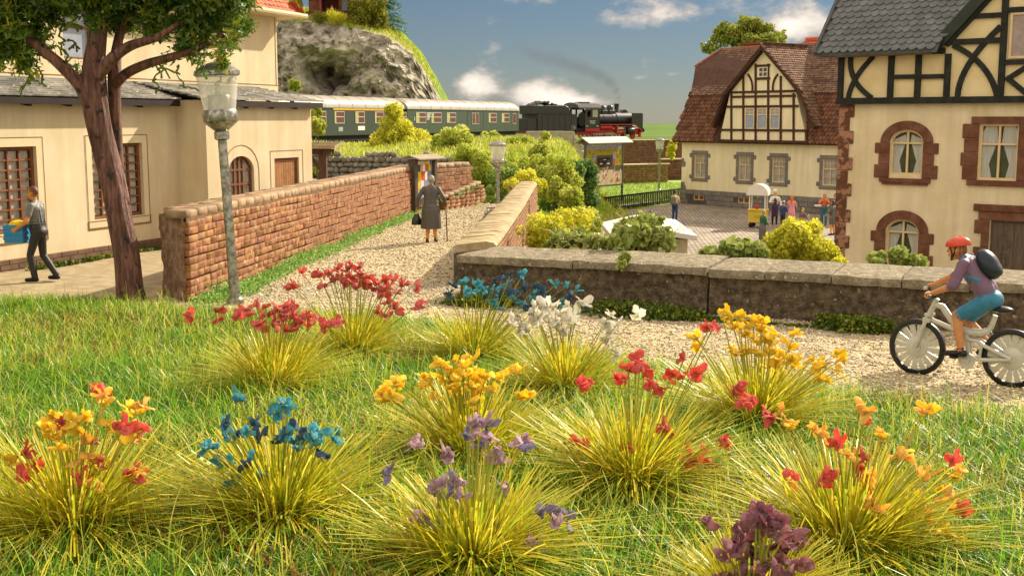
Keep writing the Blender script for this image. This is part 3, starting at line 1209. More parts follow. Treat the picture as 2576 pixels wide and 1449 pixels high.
def wall_panel(b, x0, x1, z0, z1, holes, y=0.0, depth=.16, mi=0):
    """front skin with openings and their reveals; holes: (xa, xb, za, zb)"""
    xs = sorted({x0, x1, *[h[0] for h in holes], *[h[1] for h in holes]})
    zs = sorted({z0, z1, *[h[2] for h in holes], *[h[3] for h in holes]})
    for i in range(len(xs) - 1):
        for j in range(len(zs) - 1):
            cx, cz = (xs[i] + xs[i + 1]) / 2, (zs[j] + zs[j + 1]) / 2
            if any(h[0] < cx < h[1] and h[2] < cz < h[3] for h in holes):
                continue
            b.add([(xs[i], y, zs[j]), (xs[i + 1], y, zs[j]), (xs[i + 1], y, zs[j + 1]), (xs[i], y, zs[j + 1])], [(0, 1, 2, 3)], mi)
    for (a, c, d, e) in holes:
        b.add([(a, y, d), (a, y, e), (a, y + depth, e), (a, y + depth, d)], [(0, 1, 2, 3)], mi)
        b.add([(c, y, d), (c, y + depth, d), (c, y + depth, e), (c, y, e)], [(0, 1, 2, 3)], mi)
        b.add([(a, y, e), (c, y, e), (c, y + depth, e), (a, y + depth, e)], [(0, 1, 2, 3)], mi)
        b.add([(a, y, d), (a, y + depth, d), (c, y + depth, d), (c, y, d)], [(0, 1, 2, 3)], mi)
    return b


def arch_pts(xa, xb, zs, zt, n=10):
    """points along an elliptical arch from left spring to right spring"""
    cx, rx, rz = (xa + xb) / 2, (xb - xa) / 2, zt - zs
    return [(cx - rx * math.cos(math.pi * k / n), zs + rz * math.sin(math.pi * k / n)) for k in range(n + 1)]


def spandrel(b, xa, xb, zs, zt, y, depth, mi=0):
    pts = arch_pts(xa, xb, zs, zt)
    h = len(pts) // 2
    L_ = [(xa, zt)] + pts[:h + 1]
    R_ = pts[h:] + [(xb, zt)]
    for poly in (L_, R_):
        n = len(poly)
        b.add([(x, y, z) for x, z in poly], [tuple(range(n))], mi)
    for p, q in zip(pts[:-1], pts[1:]):
        b.add([(p[0], y, p[1]), (q[0], y, q[1]), (q[0], y + depth, q[1]), (p[0], y + depth, p[1])], [(0, 1, 2, 3)], mi)


m_cream = mat('cream_render', '#c8b692', rough=.9, col2='#d0c0a0', scale=.9, spec=.15, streak=.10, bump=.15, bscale=60, bdist=.01)
m_cream2 = mat('cream_trim', '#ccbb98', rough=.9, var=.04, spec=.15)
m_etch = mat('etched_line', '#7a5a30', rough=.9, var=.1)
m_brownwood = mat('brown_frame', '#6b3f22', rough=.65, col2='#7e4e2c', scale=6)
m_greypane = mat('grey_pane', '#9a9384', rough=.35, col2='#b0a999', scale=9, spec=.5)
m_slate = mat('slate_shingle', '#55524c', rough=.7, col2='#8b867b', scale=2.0, stretch=(1, 1, 1), spec=.3, bump=.6, bscale=30, rnd=.12, speck=('#b5aea0', 11, .62))
m_darkwood = mat('dark_timber', '#21160f', rough=.8, var=.3)
m_plinth = mat('plinth_brick', '#5f4733', rough=.85, col2='#6f5540', scale=5, rnd=.1)
m_redtile = mat('red_tile', '#9a4a2a', rough=.75, col2='#b5653c', scale=4, rnd=.2, hue=.012, bump=.3, bscale=30)

LB_O, LB_A = (-10.195, 23.557), R(68.64)
lb = empty('station_building', 'cream rendered building with brown lattice windows and grey pent roof behind the tree', 'building', (*LB_O, 0), LB_A)
JX, OFF, RX = 5.79, -.86, 10.62
wb = MB()
WA = (-.55, 1.16, .72, 2.45)
WB_ = (2.80, 4.50, .80, 2.46)
wall_panel(wb, -9, JX, -.2, 3.45, [WA, WB_])
AR = (6.66, 7.76, .9, 2.09)
DR = (8.72, 9.93, .95, 1.98)
wall_panel(wb, JX, RX, -.2, 3.45, [AR, DR], y=OFF)
spandrel(wb, AR[0], AR[1], 1.72, 2.09, OFF, .16)
wb.add([(JX, 0, -.2), (JX, OFF, -.2), (JX, OFF, 3.45), (JX, 0, 3.45)], [(0, 1, 2, 3)])
wb.add([(RX, OFF, -.2), (RX, 6, -.2), (RX, 6, 3.45), (RX, OFF, 3.45)], [(0, 1, 2, 3)])
wb.build('wall', m_cream, lb, fix=False)
MB().box((-9, .3, -.2), (RX - .1, 6, 3.4)).build('inner_block', m_darkwood, lb)


def ring(b, xa, xb, za, zb, w, y, d, mi=0):
    """flat rectangular band round an opening"""
    b.box((xa - w, y - d, zb), (xb + w, y, zb + w), mi)
    b.box((xa - w, y - d, za - w), (xb + w, y, za), mi)
    b.box((xa - w, y - d, za), (xa, y, zb), mi)
    b.box((xb, y - d, za), (xb + w, y, zb), mi)


def etch(parent, xa, xb, za, zb, y):
    b = MB()
    t = .012
    b.box((xa, y - .006, za), (xb, y, za + t)).box((xa, y - .006, zb - t), (xb, y, zb)).box((xa, y - .006, za + t), (xa + t, y, zb - t)).box((xb - t, y - .006, za + t), (xb, y, zb - t))
    return b.build('surround_line', m_etch, parent)


def lattice(parent, hole, y, nx, nz, mframe, mpane, fw=.07, mw=.035, name='window'):
    xa, xb, za, zb = hole
    w = empty(name, None, None, parent=parent)
    b = MB()
    y0 = y + .08
    b.box((xa, y0, zb - fw), (xb, y0 + .06, zb)).box((xa, y0, za), (xb, y0 + .06, za + fw)).box((xa, y0, za + fw), (xa + fw, y0 + .06, zb - fw)).box((xb - fw, y0, za + fw), (xb, y0 + .06, zb - fw))
    px, pz = (xb - xa - 2 * fw) / nx, (zb - za - 2 * fw) / nz
    for i in range(1, nx):
        x = xa + fw + i * px
        b.box((x - mw / 2, y0 + .005, za + fw), (x + mw / 2, y0 + .055, zb - fw))
    for j in range(1, nz):
        z = za + fw + j * pz
        b.box((xa + fw, y0 + .012, z - mw / 2), (xb - fw, y0 + .05, z + mw / 2))
    b.build('frame', mframe, w)
    pm = MB().box((-px / 2 + mw / 2, 0, -pz / 2 + mw / 2), (px / 2 - mw / 2, .01, pz / 2 - mw / 2)).mesh(mpane)
    for i in range(nx):
        for j in range(nz):
            put('pane', pm, w, (xa + fw + (i + .5) * px, y0 + .07, za + fw + (j + .5) * pz))
    return w


for h in (WA, WB_):
    lattice(lb, h, 0, 5, 8, m_brownwood, m_greypane)
    b = MB()
    ring(b, h[0], h[1], h[2], h[3], .17, 0, .006)
    b.build('window_surround', m_cream2, lb)
    etch(lb, h[0] - .19, h[1] + .19, h[2] - .19, h[3] + .19, -.008)
    etch(lb, h[0] - .21, h[1] + .21, h[2] - .21, h[2] - .02, -.009)
# arched window
w = empty('window', None, None, parent=lb)
b = MB()
ya = OFF + .08
for zz in (.9, 1.36, 1.72):
    b.box((AR[0], ya, zz), (AR[1], ya + .05, zz + .05))
for xx in (AR[0], AR[0] + .34, AR[1] - .39, AR[1] - .05, (AR[0] + AR[1]) / 2 - .02):
    b.box((xx, ya - .005, .9), (xx + .05, ya + .045, 2.05))
ap_ = arch_pts(AR[0], AR[1], 1.72, 2.09)
for p, q in zip(ap_[:-1], ap_[1:]):
    b.bar((p[0], ya + .02, p[1] - .02), (q[0], ya + .02, q[1] - .02), .06, .05, up=(0, 1, 0))
b.build('frame', m_brownwood, w)
MB().add([(x, ya + .055, z) for x, z in [(AR[0], .9), (AR[1], .9)] + ap_[::-1]], [tuple(range(len(ap_) + 2))]).build('pane', m_greypane, w, fix=False)
oa = arch_pts(AR[0] - .22, AR[1] + .22, 1.72, 2.36)
b = MB()
for p, q in zip(oa[:-1], oa[1:]):
    b.bar((p[0], OFF - .004, p[1]), (q[0], OFF - .004, q[1]), .014, .012, up=(0, 1, 0))
b.box((AR[0] - .227, OFF - .01, .6), (AR[0] - .213, OFF, 1.72)).box((AR[1] + .213, OFF - .01, .6), (AR[1] + .227, OFF, 1.72))
b.build('surround_line', m_etch, lb)
# boarded hatch
hd = empty('hatch', None, None, parent=lb)
b = MB()
ring(b, DR[0] + .09, DR[1] - .09, DR[2] + .09, DR[3] - .09, .09, OFF + .1, .05)
b.build('frame', m_brownwood, hd)
m_plank = mat('plank', '#8a5a30', rough=.7, col2='#9c6c3c', scale=5, rnd=.1)
for k in range(9):
    x = DR[0] + .09 + k * (DR[1] - DR[0] - .18) / 9
    MB().box((x + .006, OFF + .07, DR[2] + .09), (x + (DR[1] - DR[0] - .18) / 9 - .006, OFF + .1, DR[3] - .09)).build('plank', m_plank, hd)
etch(lb, DR[0] - .2, DR[1] + .2, .7, DR[3] + .2, OFF - .004)
# brick plinth
PB = [MB().box((0, 0, 0), (.475, .04, .094)).mesh(m_plinth, bevel=.006), MB().box((0, 0, 0), (.235, .04, .094)).mesh(m_plinth, bevel=.006)]
MB().box((-4, -.022, -.2), (JX - .02, -.002, .215)).build('plinth_mortar', mat('plinth_joint', '#a08560', rough=.95), lb)
for row in range(3):
    x = -3.2 - (.245 if row % 2 else 0)
    while x < JX - .5:
        put('plinth_brick', PB[0], lb, (x, -.045, .112 - row * .104))
        x += .49
# pent roof: courses of shingles
UP = 1.2            # the upper wall stands back by this much
for part_, (xa, xb, ye) in enumerate(((-9.0, JX - .2, -.34), (JX - .2, RX + .3, OFF - .24))):
    n = 9
    z0e, z1e = 3.46, 3.90
    for k in range(n):
        t0, t1 = k / n, (k + 1.25) / n
        y0, y1 = ye + (UP - ye) * t0, ye + (UP - ye) * t1
        za, zb = z0e + (z1e - z0e) * t0, z0e + (z1e - z0e) * t1
        b = MB()
        b.hexa([(xa, y0, za + .005), (xb, y0, za + .005), (xb, y1, zb - .03), (xa, y1, zb - .03)], [(xa, y0, za + .04), (xb, y0, za + .04), (xb, y1, zb + .005), (xa, y1, zb + .005)])
        b.build('shingle_course', m_slate, lb)
    b = MB()
    b.hexa([(xa, ye + .02, z0e - .16), (xb - .02, ye + .02, z0e - .16), (xb - .02, ye + .1, z0e - .16), (xa, ye + .1, z0e - .16)], [(xa, ye + .02, z0e - .02), (xb - .02, ye + .02, z0e - .02), (xb - .02, ye + .1, z0e - .02), (xa, ye + .1, z0e - .02)])
    b.build('eave_board', m_darkwood, lb)
    wy = 0 if part_ == 0 else OFF
    x = xa + .5
    while x < xb - .3:
        b = MB()
        b.hexa([(x, ye + .1, z0e - .20), (x + .16, ye + .1, z0e - .20), (x + .16, wy - .005, z0e - .14), (x, wy - .005, z0e - .14)], [(x, ye + .1, z0e - .04), (x + .16, ye + .1, z0e - .04), (x + .16, wy - .005, z0e + .02), (x, wy - .005, z0e + .02)])
        b.build('rafter', m_darkwood, lb)
        x += 1.15
# upper storey
UX, UH = 12.25, 5.95
b = MB()
uw = facade_xy(160, 130, LB_O, LB_A, UP)
UWIN = (uw[0], uw[0] + .95, 4.35, 5.6)
wall_panel(b, -9, UX, 3.3, UH, [UWIN], y=UP)
b.add([(UX, UP, 3.3), (UX, UP + 7, 3.3), (UX, UP + 7, UH), (UX, UP, UH)], [(0, 1, 2, 3)])
b.build('upper_wall', m_cream, lb, fix=False)
b = MB()
b.box((-9, UP - .012, 3.97), (UX, UP - .001, 3.985)).box((UX - .10, UP - .012, 3.99), (UX - .085, UP - .001, UH))
b.build('string_line', m_etch, lb)
MB().box((-9, UP + .3, 3.3), (UX - .2, UP + 6.6, UH - .05)).build('upper_block', m_darkwood, lb)
w = empty('window', None, None, parent=lb)
b = MB()
ring(b, UWIN[0] + .05, UWIN[1] - .05, UWIN[2] + .05, UWIN[3] - .05, .05, UP + .1, .04)
b.box((UWIN[0], UP + .06, 5.05), (UWIN[1], UP + .1, 5.11))
b.build('frame', m_brownwood, w)
MB().box((UWIN[0], UP + .1, UWIN[2]), (UWIN[1], UP + .11, UWIN[3])).build('pane', mat('blue_pane', '#8d93a0', rough=.25, var=.08, spec=.5), w)
# tiled hip roof, gutter and bracket
EX, EY, EZ = UX + .55, UP - .55, UH + .06
PITCH = R(48)
b = MB()
b.add([(-9, EY, EZ), (EX, EY, EZ), (EX - 3, EY + 3, EZ + 3 * math.tan(PITCH)), (-9, EY + 3, EZ + 3 * math.tan(PITCH)), (EX, EY + 9, EZ), (EX - 3, EY + 6, EZ + 3 * math.tan(PITCH)), (-9, EY + 9, EZ)],
      [(0, 1, 2, 3), (1, 4, 5, 2), (0, 6, 4, 1)])
b.build('roof', mat('roof_under', '#6a4a34', rough=.9), lb, fix=False)


def tile_mesh(w, l, t, m, scallop=True):
    """one plain tile lying in x (across) and y (up the slope)"""
    if scallop:
        poly = [(-w / 2, l), (-w / 2, l * .22), (-w * .28, .03 * l), (0, -.04 * l), (w * .28, .03 * l), (w / 2, l * .22), (w / 2, l)]
    else:
        poly = [(-w / 2, l), (-w / 2, 0), (w / 2, 0), (w / 2, l)]
    n = len(poly)
    b = MB()
    vs = [(x, y, 0 if y > l * .5 else t * .9) for x, y in poly] + [(x, y, -t * .3 if y > l * .5 else 0) for x, y in poly]
    fs = [tuple(range(n - 1, -1, -1)), tuple(range(n, 2 * n))] + [(k, (k + 1) % n, (k + 1) % n + n, k + n) for k in range(n)]
    return b.add(vs, fs).mesh(m, fix=True)


def tile_spots(w0, h0, x0, x1, s0, s1, inside):
    out, row, s = [], 0, s0
    while s < s1:
        x = x0 + (w0 / 2 if row % 2 else 0)
        while x < x1:
            if inside(x, s):
                out.append((x, s))
            x += w0
        s += h0
        row += 1
    return out


tm = tile_mesh(.205, .3, .035, m_redtile)
cp, sp = math.cos(PITCH), math.sin(PITCH)
for (x, s) in tile_spots(.21, .2, 8.9, EX + .05, -.03, 2.6, lambda x, s: x < EX - s * cp + .02):
    put('roof_tile', tm, lb, (x, EY + s * cp, EZ + s * sp + .012), (PITCH, 0, rr.uniform(-.02, .02)))
tmz = Matrix.Rotation(R(90), 4, 'Z')
rows_ = []
for (x, s) in tile_spots(.21, .2, 0, 5, -.03, 2.6, lambda x, s: x > s * cp - .02):
    rows_.append((tm, Matrix.Translation((EX - s * cp, EY + x, EZ + s * sp + .012)) @ tmz @ Matrix.Rotation(PITCH, 4, 'X')))
put('side_tiles', mesh_join('side_tiles', rows_, m_redtile), lb, kind='stuff')
b = MB()
b.tube([(6, EY - .05, EZ - .04), (EX + .12, EY - .05, EZ - .03)], .075, 8)
b.tube([(EX + .04, EY + .03, EZ - .035), (EX + .04, EY + 6, EZ - .035)], .06, 8)
b.build('gutter', m_cream2, lb, smooth=40)
MB().box((4, EY, EZ - .09), (EX - .02, UP + .02, EZ - .05)).box((UX, UP + .03, EZ - .092), (EX - .02, UP + 6, EZ - .052)).build('soffit', m_cream2, lb)
MB().bar((UX + .02, UP + .3, UH - .75), (EX - .05, UP + .3, UH - .05), .08, .08).build('bracket', m_cream2, lb)

# ---- small timber shelter beyond the building's corner
m_oldwood = mat('old_timber', '#3c271b', rough=.85, col2='#553a28', scale=5, stretch=(1, 1, .3), bump=.3, bscale=20)
shl = empty('timber_shelter', 'small dark timber shelter roof on a braced post at the building corner', 'shelter', PY(813, 440, 47.5) * 1.0)
shl.location.z = 0
x0 = shl.location.x
b = MB()
b.box((-.15, -.15, -.05), (.15, .15, 1.62))
b.build('post', m_oldwood, shl)
MB().bar((0, 0, .85), (-.42, 0, 1.45), .13, .13).build('brace', m_oldwood, shl)
MB().box((-1.6, -.12, 1.62), (.35, .12, 1.84)).build('beam', m_oldwood, shl)
MB().box((-1.6, .9, 1.62), (.3, 1.1, 1.80)).build('beam', m_oldwood, shl)
for k in range(4):
    MB().box((-1.7, -.5 + k * .46, 1.86 + k * .03), (.56, -.06 + k * .46, 1.99 + k * .03)).build('roof_board', mat('grey_board', '#7d6a55', rough=.85, col2='#998468', scale=4, rnd=.12), shl)

# ================================================================== half-timbered house on the right
RH_O, RH_A = (10.081, 37.0), R(-40.486)
rh = empty('timbered_house', 'cream house with black half-timbering, brown stone quoins and slate roof behind the cyclist', 'house', (*RH_O, GZ), RH_A)
ZB = -GZ            # local height of z = 0
m_render = mat('rough_render', '#d8c89e', rough=.92, col2='#e0d2ac', streak=.12, scale=1.2, spec=.15, bump=.55, bscale=34, bdist=.03)
m_panel = mat('smooth_panel', '#dcca9c', rough=.9, col2='#d2bf8c', scale=1.4, spec=.15, bump=.2, bscale=30)
m_brownstone = mat('brown_stone', '#63402c', rough=.85, col2='#785240', scale=3, spec=.2, bump=.4, bscale=22, rnd=.07)
m_brownstone_w = mat('worn_stone', '#63402e', rough=.85, col2='#9a735a', scale=4.5, spec=.2, bump=.5, bscale=18, rnd=.07, mixc=(.5, .54))
m_beam = mat('black_beam', '#1d1f1a', rough=.75, col2='#2b2d26', scale=4, spec=.25)
m_frame_c = mat('cream_frame', '#d2b98a', rough=.6, var=.06)
m_curtain = mat('curtain', '#9fa296', rough=.7, col2='#b8b9aa', scale=6, stretch=(6, 6, .3), spec=.3)
m_gap = mat('dark_green_gap', '#3b4426', rough=.4, var=.2, spec=.5)
W1 = (1.64, 2.63, 1.36 + ZB, 2.68 + ZB)
W2 = (1.62, 2.62, -1.29 + ZB, .03 + ZB)
W3 = (4.25, 5.33, 1.29 + ZB, 2.86 + ZB)
W3b = (5.62, 6.70, 1.29 + ZB, 2.86 + ZB)
DO = (4.68, 5.95, 0, .15 + ZB)
b = MB()
wall_panel(b, 0, 10, 0, 3.46 + ZB, [W1, W2, W3, W3b, DO])
spandrel(b, W1[0], W1[1], W1[3] - .37, W1[3], 0, .16)
spandrel(b, W2[0], W2[1], W2[3] - .37, W2[3], 0, .16)
b.add([(0, 0, 0), (0, 0, 3.46 + ZB), (0, 8, 3.46 + ZB), (0, 8, 0)], [(0, 1, 2, 3)])
b.build('wall', m_render, rh, fix=False)
MB().box((.2, .35, 0), (10, 8, 5.0 + ZB)).build('inner_block', m_darkwood, rh)


def cross_window(parent, x0, x1, z0, z1, arch, y, transom, mframe, fw=.06):
    w = empty('window', None, None, parent=parent)
    b = MB()
    top = z1 - (.37 if arch else 0)
    b.box((x0, y, z0), (x1, y + .05, z0 + fw)).box((x0, y - .004, z0), (x0 + fw, y + .05, top)).box((x1 - fw, y - .004, z0), (x1, y + .05, top))
    cx = (x0 + x1) / 2
    b.box((cx - fw / 2, y - .008, z0 + fw), (cx + fw / 2, y + .045, z1 - .03))
    b.box((x0 + fw, y - .012, transom), (x1 - fw, y + .04, transom + fw * .9))
    if arch:
        ap = arch_pts(x0, x1, top, z1)
        for p, q in zip(ap[:-1], ap[1:]):
            b.bar((p[0], y + .02, p[1] - .02), (q[0], y + .02, q[1] - .02), .07, .06, up=(0, 1, 0))
    else:
        b.box((x0, y - .002, z1 - fw), (x1, y + .05, z1))
    b.build('frame', mframe, w)
    # curtains drawn aside with a dark gap between them
    ap = arch_pts(x0, x1, top, z1) if arch else [(x0, z1), (x1, z1)]
    MB().add([(x, y + .075, z) for x, z in [(x0, z0), (x1, z0)] + ap[::-1]], [tuple(range(len(ap) + 2))]).build('pane', m_gap, w, fix=False)
    h = transom - z0
    for s in (-1, 1):
        e = x0 + fw * .5 if s < 0 else x1 - fw * .5
        wd = (cx - e)
        pts = [(e, z0 + fw), (e + wd * .62, z0 + fw), (e + wd * .45, z0 + h * .45), (e + wd * .80, transom), (e + wd * .9, transom + .02), (e, transom + .02)]
        MB().add([(x, y + .062, z) for x, z in pts], [tuple(range(6))]).build('curtain', m_curtain, w, fix=False)
    for s in (-1, 1):
        e = x0 + fw * .5 if s < 0 else x1 - fw * .5
        wd = (cx - e)
        zt = (z1 - .06) if not arch else top + .24
        pts = [(e, transom + .05), (e + wd * .9, transom + .05), (e + wd * .82, zt), (e + wd * .2, zt - (.12 if arch else 0)), (e, transom + (.12 if arch else .3))]
        MB().add([(x, y + .062, z) for x, z in pts], [tuple(range(5))]).build('curtain', m_curtain, w, fix=False)
    return w


for Wn, tr_ in ((W1, 2.27 + ZB), (W2, -.38 + ZB)):
    cross_window(rh, *Wn, True, .08, tr_, m_frame_c)
    dz = Wn[3] - (2.68 + ZB)
    # voussoirs
    cx, zs = (Wn[0] + Wn[1]) / 2, 2.31 + ZB + dz
    n = 5
    for k in range(n):
        a0, a1 = math.pi * (1 - k / n) , math.pi * (1 - (k + 1) / n)
        ri, ro = .52, .80
        m_ = 6
        pin = [(cx + ri * math.cos(a0 + (a1 - a0) * (j / m_)) * .99, zs + (ri * .74) * math.sin(a0 + (a1 - a0) * (j / m_))) for j in range(m_ + 1)]
        pout = [(cx + ro * math.cos(a0 + (a1 - a0) * (j / m_)), zs + (ro * .80) * math.sin(a0 + (a1 - a0) * (j / m_))) for j in range(m_ + 1)]
        MB().prism(pin + pout[::-1], -.055, .02).build('arch_stone', m_brownstone, rh, bevel=.012)
    for k, (wd, za, zb) in enumerate(((.46, 1.99, 2.30), (.34, 1.66, 1.98), (.46, 1.26, 1.65))):
        for s in (-1, 1):
            e = Wn[0] - .01 if s < 0 else Wn[1] + .01
            xa, xb = (e - wd, e) if s < 0 else (e, e + wd)
            MB().box((xa, -.05 if k != 1 else -.042, za + ZB + dz), (xb, .02, zb + ZB + dz)).build('side_stone', m_brownstone, rh, bevel=.014)
    MB().box((Wn[0] - .28, -.10, 1.13 + ZB + dz), (Wn[1] + .28, .02, 1.255 + ZB + dz)).box((Wn[0] - .2, -.075, 1.06 + ZB + dz), (Wn[1] + .2, .02, 1.13 + ZB + dz)).build('sill', m_brownstone, rh, bevel=.01)
for Wn in (W3, W3b):
    cross_window(rh, *Wn, False, .08, 2.27 + ZB, m_frame_c)
MB().box((4.02, -.06, 2.87 + ZB), (6.95, .02, 3.07 + ZB)).build('lintel', m_brownstone, rh, bevel=.012)
MB().box((3.98, -.1, 1.12 + ZB), (7.0, .02, 1.28 + ZB)).build('sill', m_brownstone, rh, bevel=.012)
MB().box((5.34, -.05, 1.285 + ZB), (5.61, .02, 2.865 + ZB)).build('mullion', m_brownstone, rh, bevel=.012)
for k, (xa, za, zb) in enumerate(((3.78, 2.46, 2.865), (3.84, 2.06, 2.45), (3.76, 1.67, 2.05), (3.82, 1.285, 1.66))):
    MB().box((xa, -.05, za + ZB), (4.245, .02, zb + ZB)).build('side_stone', m_brownstone, rh, bevel=.014)
# door with stone surround
MB().box((4.22, -.09, .40 + ZB), (6.3, .02, .60 + ZB)).build('lintel', m_brownstone, rh, bevel=.012)
MB().box((4.36, -.06, .16 + ZB), (6.2, .02, .395 + ZB)).build('lintel', m_brownstone, rh, bevel=.012)
for k in range(7):
    wd = .42 if k % 2 == 0 else .22
    MB().box((4.675 - wd, -.05, .15 + ZB - (k + 1) * .39), (4.675, .02, .145 + ZB - k * .39)).build('side_stone', m_brownstone, rh, bevel=.014)
dr = empty('door', None, None, parent=rh)
m_door = mat('grey_door', '#55483a', rough=.7, col2='#6a5c4a', scale=5, stretch=(5, 5, .5), bump=.5, bscale=14)
MB().box((4.70, .10, 0), (5.95, .14, .14 + ZB)).build('leaf', m_door, dr)
for k in range(4):
    MB().box((4.74 + k * .31, .085, .05), (4.74 + k * .31 + .28, .10, .10 + ZB)).build('panel', m_door, dr, bevel=.01)
b = MB()
for (cx, cz) in ((5.05, -.45 + ZB), (5.05, -1.0 + ZB)):
    for k in range(14):
        a0, a1 = k / 14 * 2 * math.pi, (k + 1) / 14 * 2 * math.pi
        for r_ in (.10, .17):
            b.bar((cx + r_ * math.cos(a0), .078, cz + 1.3 * r_ * math.sin(a0)), (cx + r_ * math.cos(a1), .078, cz + 1.3 * r_ * math.sin(a1)), .02, .02, up=(0, 1, 0))
b.build('carved_ornament', m_door, dr)
# quoins
for k in range(16):
    zt = 3.44 + ZB - k * .40
    wd = .46 if k % 2 == 0 else .32
    MB().box((-.03, -.05, max(0, zt - .388)), (wd, .3, zt)).build('quoin', m_brownstone_w, rh, bevel=.02)
# timber storey, slightly jettied
JY = -.10
b = MB()
b.add([(-.0, JY, 3.5 + ZB), (10, JY, 3.5 + ZB), (10, JY, 9 + ZB), (5.8, JY, 8.2 + ZB), (3.05, JY, 5.15 + ZB), (0, JY, 5.05 + ZB)], [(0, 1, 2, 3, 4, 5)])
b.add([(0, JY, 3.5 + ZB), (0, JY, 5.05 + ZB), (0, 8, 5.05 + ZB), (0, 8, 3.5 + ZB)], [(0, 1, 2, 3)])
b.build('panel_wall', m_panel, rh, fix=False)
BY = JY - .06


def beam(p, q, w=.155, mt=None, parent=None, y=None, name='beam', dep=.09):
    """timber in the facade plane from (x, z) to (x, z)"""
    yy = BY + .02 if y is None else y
    return MB().bar((p[0], yy, p[1]), (q[0], yy, q[1]), w, dep, up=(0, 1, 0)).build(name, mt or m_beam, parent or rh)


def curve_beam(pts, w, mt=None, parent=None, y=None, name='brace', dep=.08):
    yy = BY + .026 if y is None else y
    b = MB()
    n = len(pts)
    Lp, Rp = [], []
    for i, p in enumerate(pts):
        a, c = pts[max(0, i - 1)], pts[min(n - 1, i + 1)]
        dx, dz = c[0] - a[0], c[1] - a[1]
        L = math.hypot(dx, dz)
        Lp.append((p[0] - dz / L * w / 2, p[1] + dx / L * w / 2))
        Rp.append((p[0] + dz / L * w / 2, p[1] - dx / L * w / 2))
    for i in range(n - 1):
        q = [Lp[i], Rp[i], Rp[i + 1], Lp[i + 1]]
        b.prism(q, yy - dep / 2, yy + dep / 2)
    return b.build(name, mt or m_beam, parent or rh)


def bez(p0, p1, p2, n=10):
    return [((1 - t) ** 2 * p0[0] + 2 * t * (1 - t) * p1[0] + t * t * p2[0], (1 - t) ** 2 * p0[1] + 2 * t * (1 - t) * p1[1] + t * t * p2[1]) for t in [k / n for k in range(n + 1)]]


zb0, zb1 = 3.54 + ZB, 4.93 + ZB
beam((-.06, zb0), (10, zb0), .19, y=BY, dep=.13)
beam((-.06, zb1), (3.2, zb1 + .01), .17, y=BY, dep=.13)
for x in (.04, 1.62, 2.44, 3.30):
    beam((x, zb0 + .09), (x, zb1 - .08), .17, y=BY + .012)
beam((1.70, 4.23 + ZB), (2.36, 4.23 + ZB), .13)
beam((2.52, 4.22 + ZB), (3.22, 4.22 + ZB), .13)
curve_beam(bez((.33, 4.85 + ZB), (.28, 4.1 + ZB), (1.05, 3.63 + ZB)), .14)
curve_beam(bez((1.05, 4.85 + ZB), (.36, 4.2 + ZB), (.30, 3.63 + ZB)), .14, y=BY + .034)
curve_beam(bez((3.62, 3.63 + ZB), (3.62, 4.5 + ZB), (4.72, 5.55 + ZB)), .15)
curve_beam(bez((3.42, 5.08 + ZB), (4.45, 4.6 + ZB), (4.72, 3.66 + ZB)), .15, y=BY + .034)
beam((4.82, zb0 + .09), (4.82, 7.2 + ZB), .17, y=BY + .012)
beam((3.0, 5.17 + ZB), (4.74, 5.17 + ZB), .16)
beam((3.85, 5.86 + ZB), (4.74, 5.86 + ZB), .14)
beam((4.9, 4.56 + ZB), (6.6, 4.56 + ZB), .14)
beam((4.9, 5.98 + ZB), (6.6, 5.98 + ZB), .14)
curve_beam([(4.95, 4.15 + ZB), (5.6, 3.63 + ZB)], .14)
curve_beam([(4.95, 4.08 + ZB), (5.6, 4.5 + ZB)], .14, y=BY + .034)
beam((5.9, zb0 + .09), (5.9, 7.5 + ZB), .17, y=BY + .012)
# gable window
GW = (4.98, 5.80, 4.66 + ZB, 5.90 + ZB)
w = empty('window', None, None, parent=rh)
b = MB()
ring(b, GW[0] + .06, GW[1] - .06, GW[2] + .06, GW[3] - .06, .06, JY - .003, .05)
b.build('frame', m_frame_c, w)
MB().box((GW[0] + .06, JY - .015, GW[2] + .06), (GW[1] - .06, JY - .003, GW[3] - .06)).build('pane', mat('mauve_pane', '#8f8078', rough=.5, col2='#a0928a', scale=5), w)
# barge board of the cross gable
MB().bar((2.98, JY - .16, 5.08 + ZB), (6.4, JY - .16, 8.75 + ZB), .30, .10, up=(0, 1, 0)).build('barge_board', mat('green_board', '#2a3325', rough=.6, var=.15), rh)
MB().bar((3.22, JY - .06, 5.10 + ZB), (6.5, JY - .06, 8.62 + ZB), .16, .12, up=(0, 1, 0)).build('gable_rafter', m_beam, rh)
b = MB()
b.hexa([(2.95, JY - .2, 5.12 + ZB), (6.3, JY - .2, 8.72 + ZB), (6.3, 6, 8.72 + ZB), (2.95, 6, 5.12 + ZB)], [(2.87, JY - .2, 5.2 + ZB), (6.2, JY - .2, 8.83 + ZB), (6.2, 6, 8.83 + ZB), (2.87, 6, 5.2 + ZB)])
b.build('gable_roof', mat('slate_under', '#4b4d4c', rough=.7), rh)
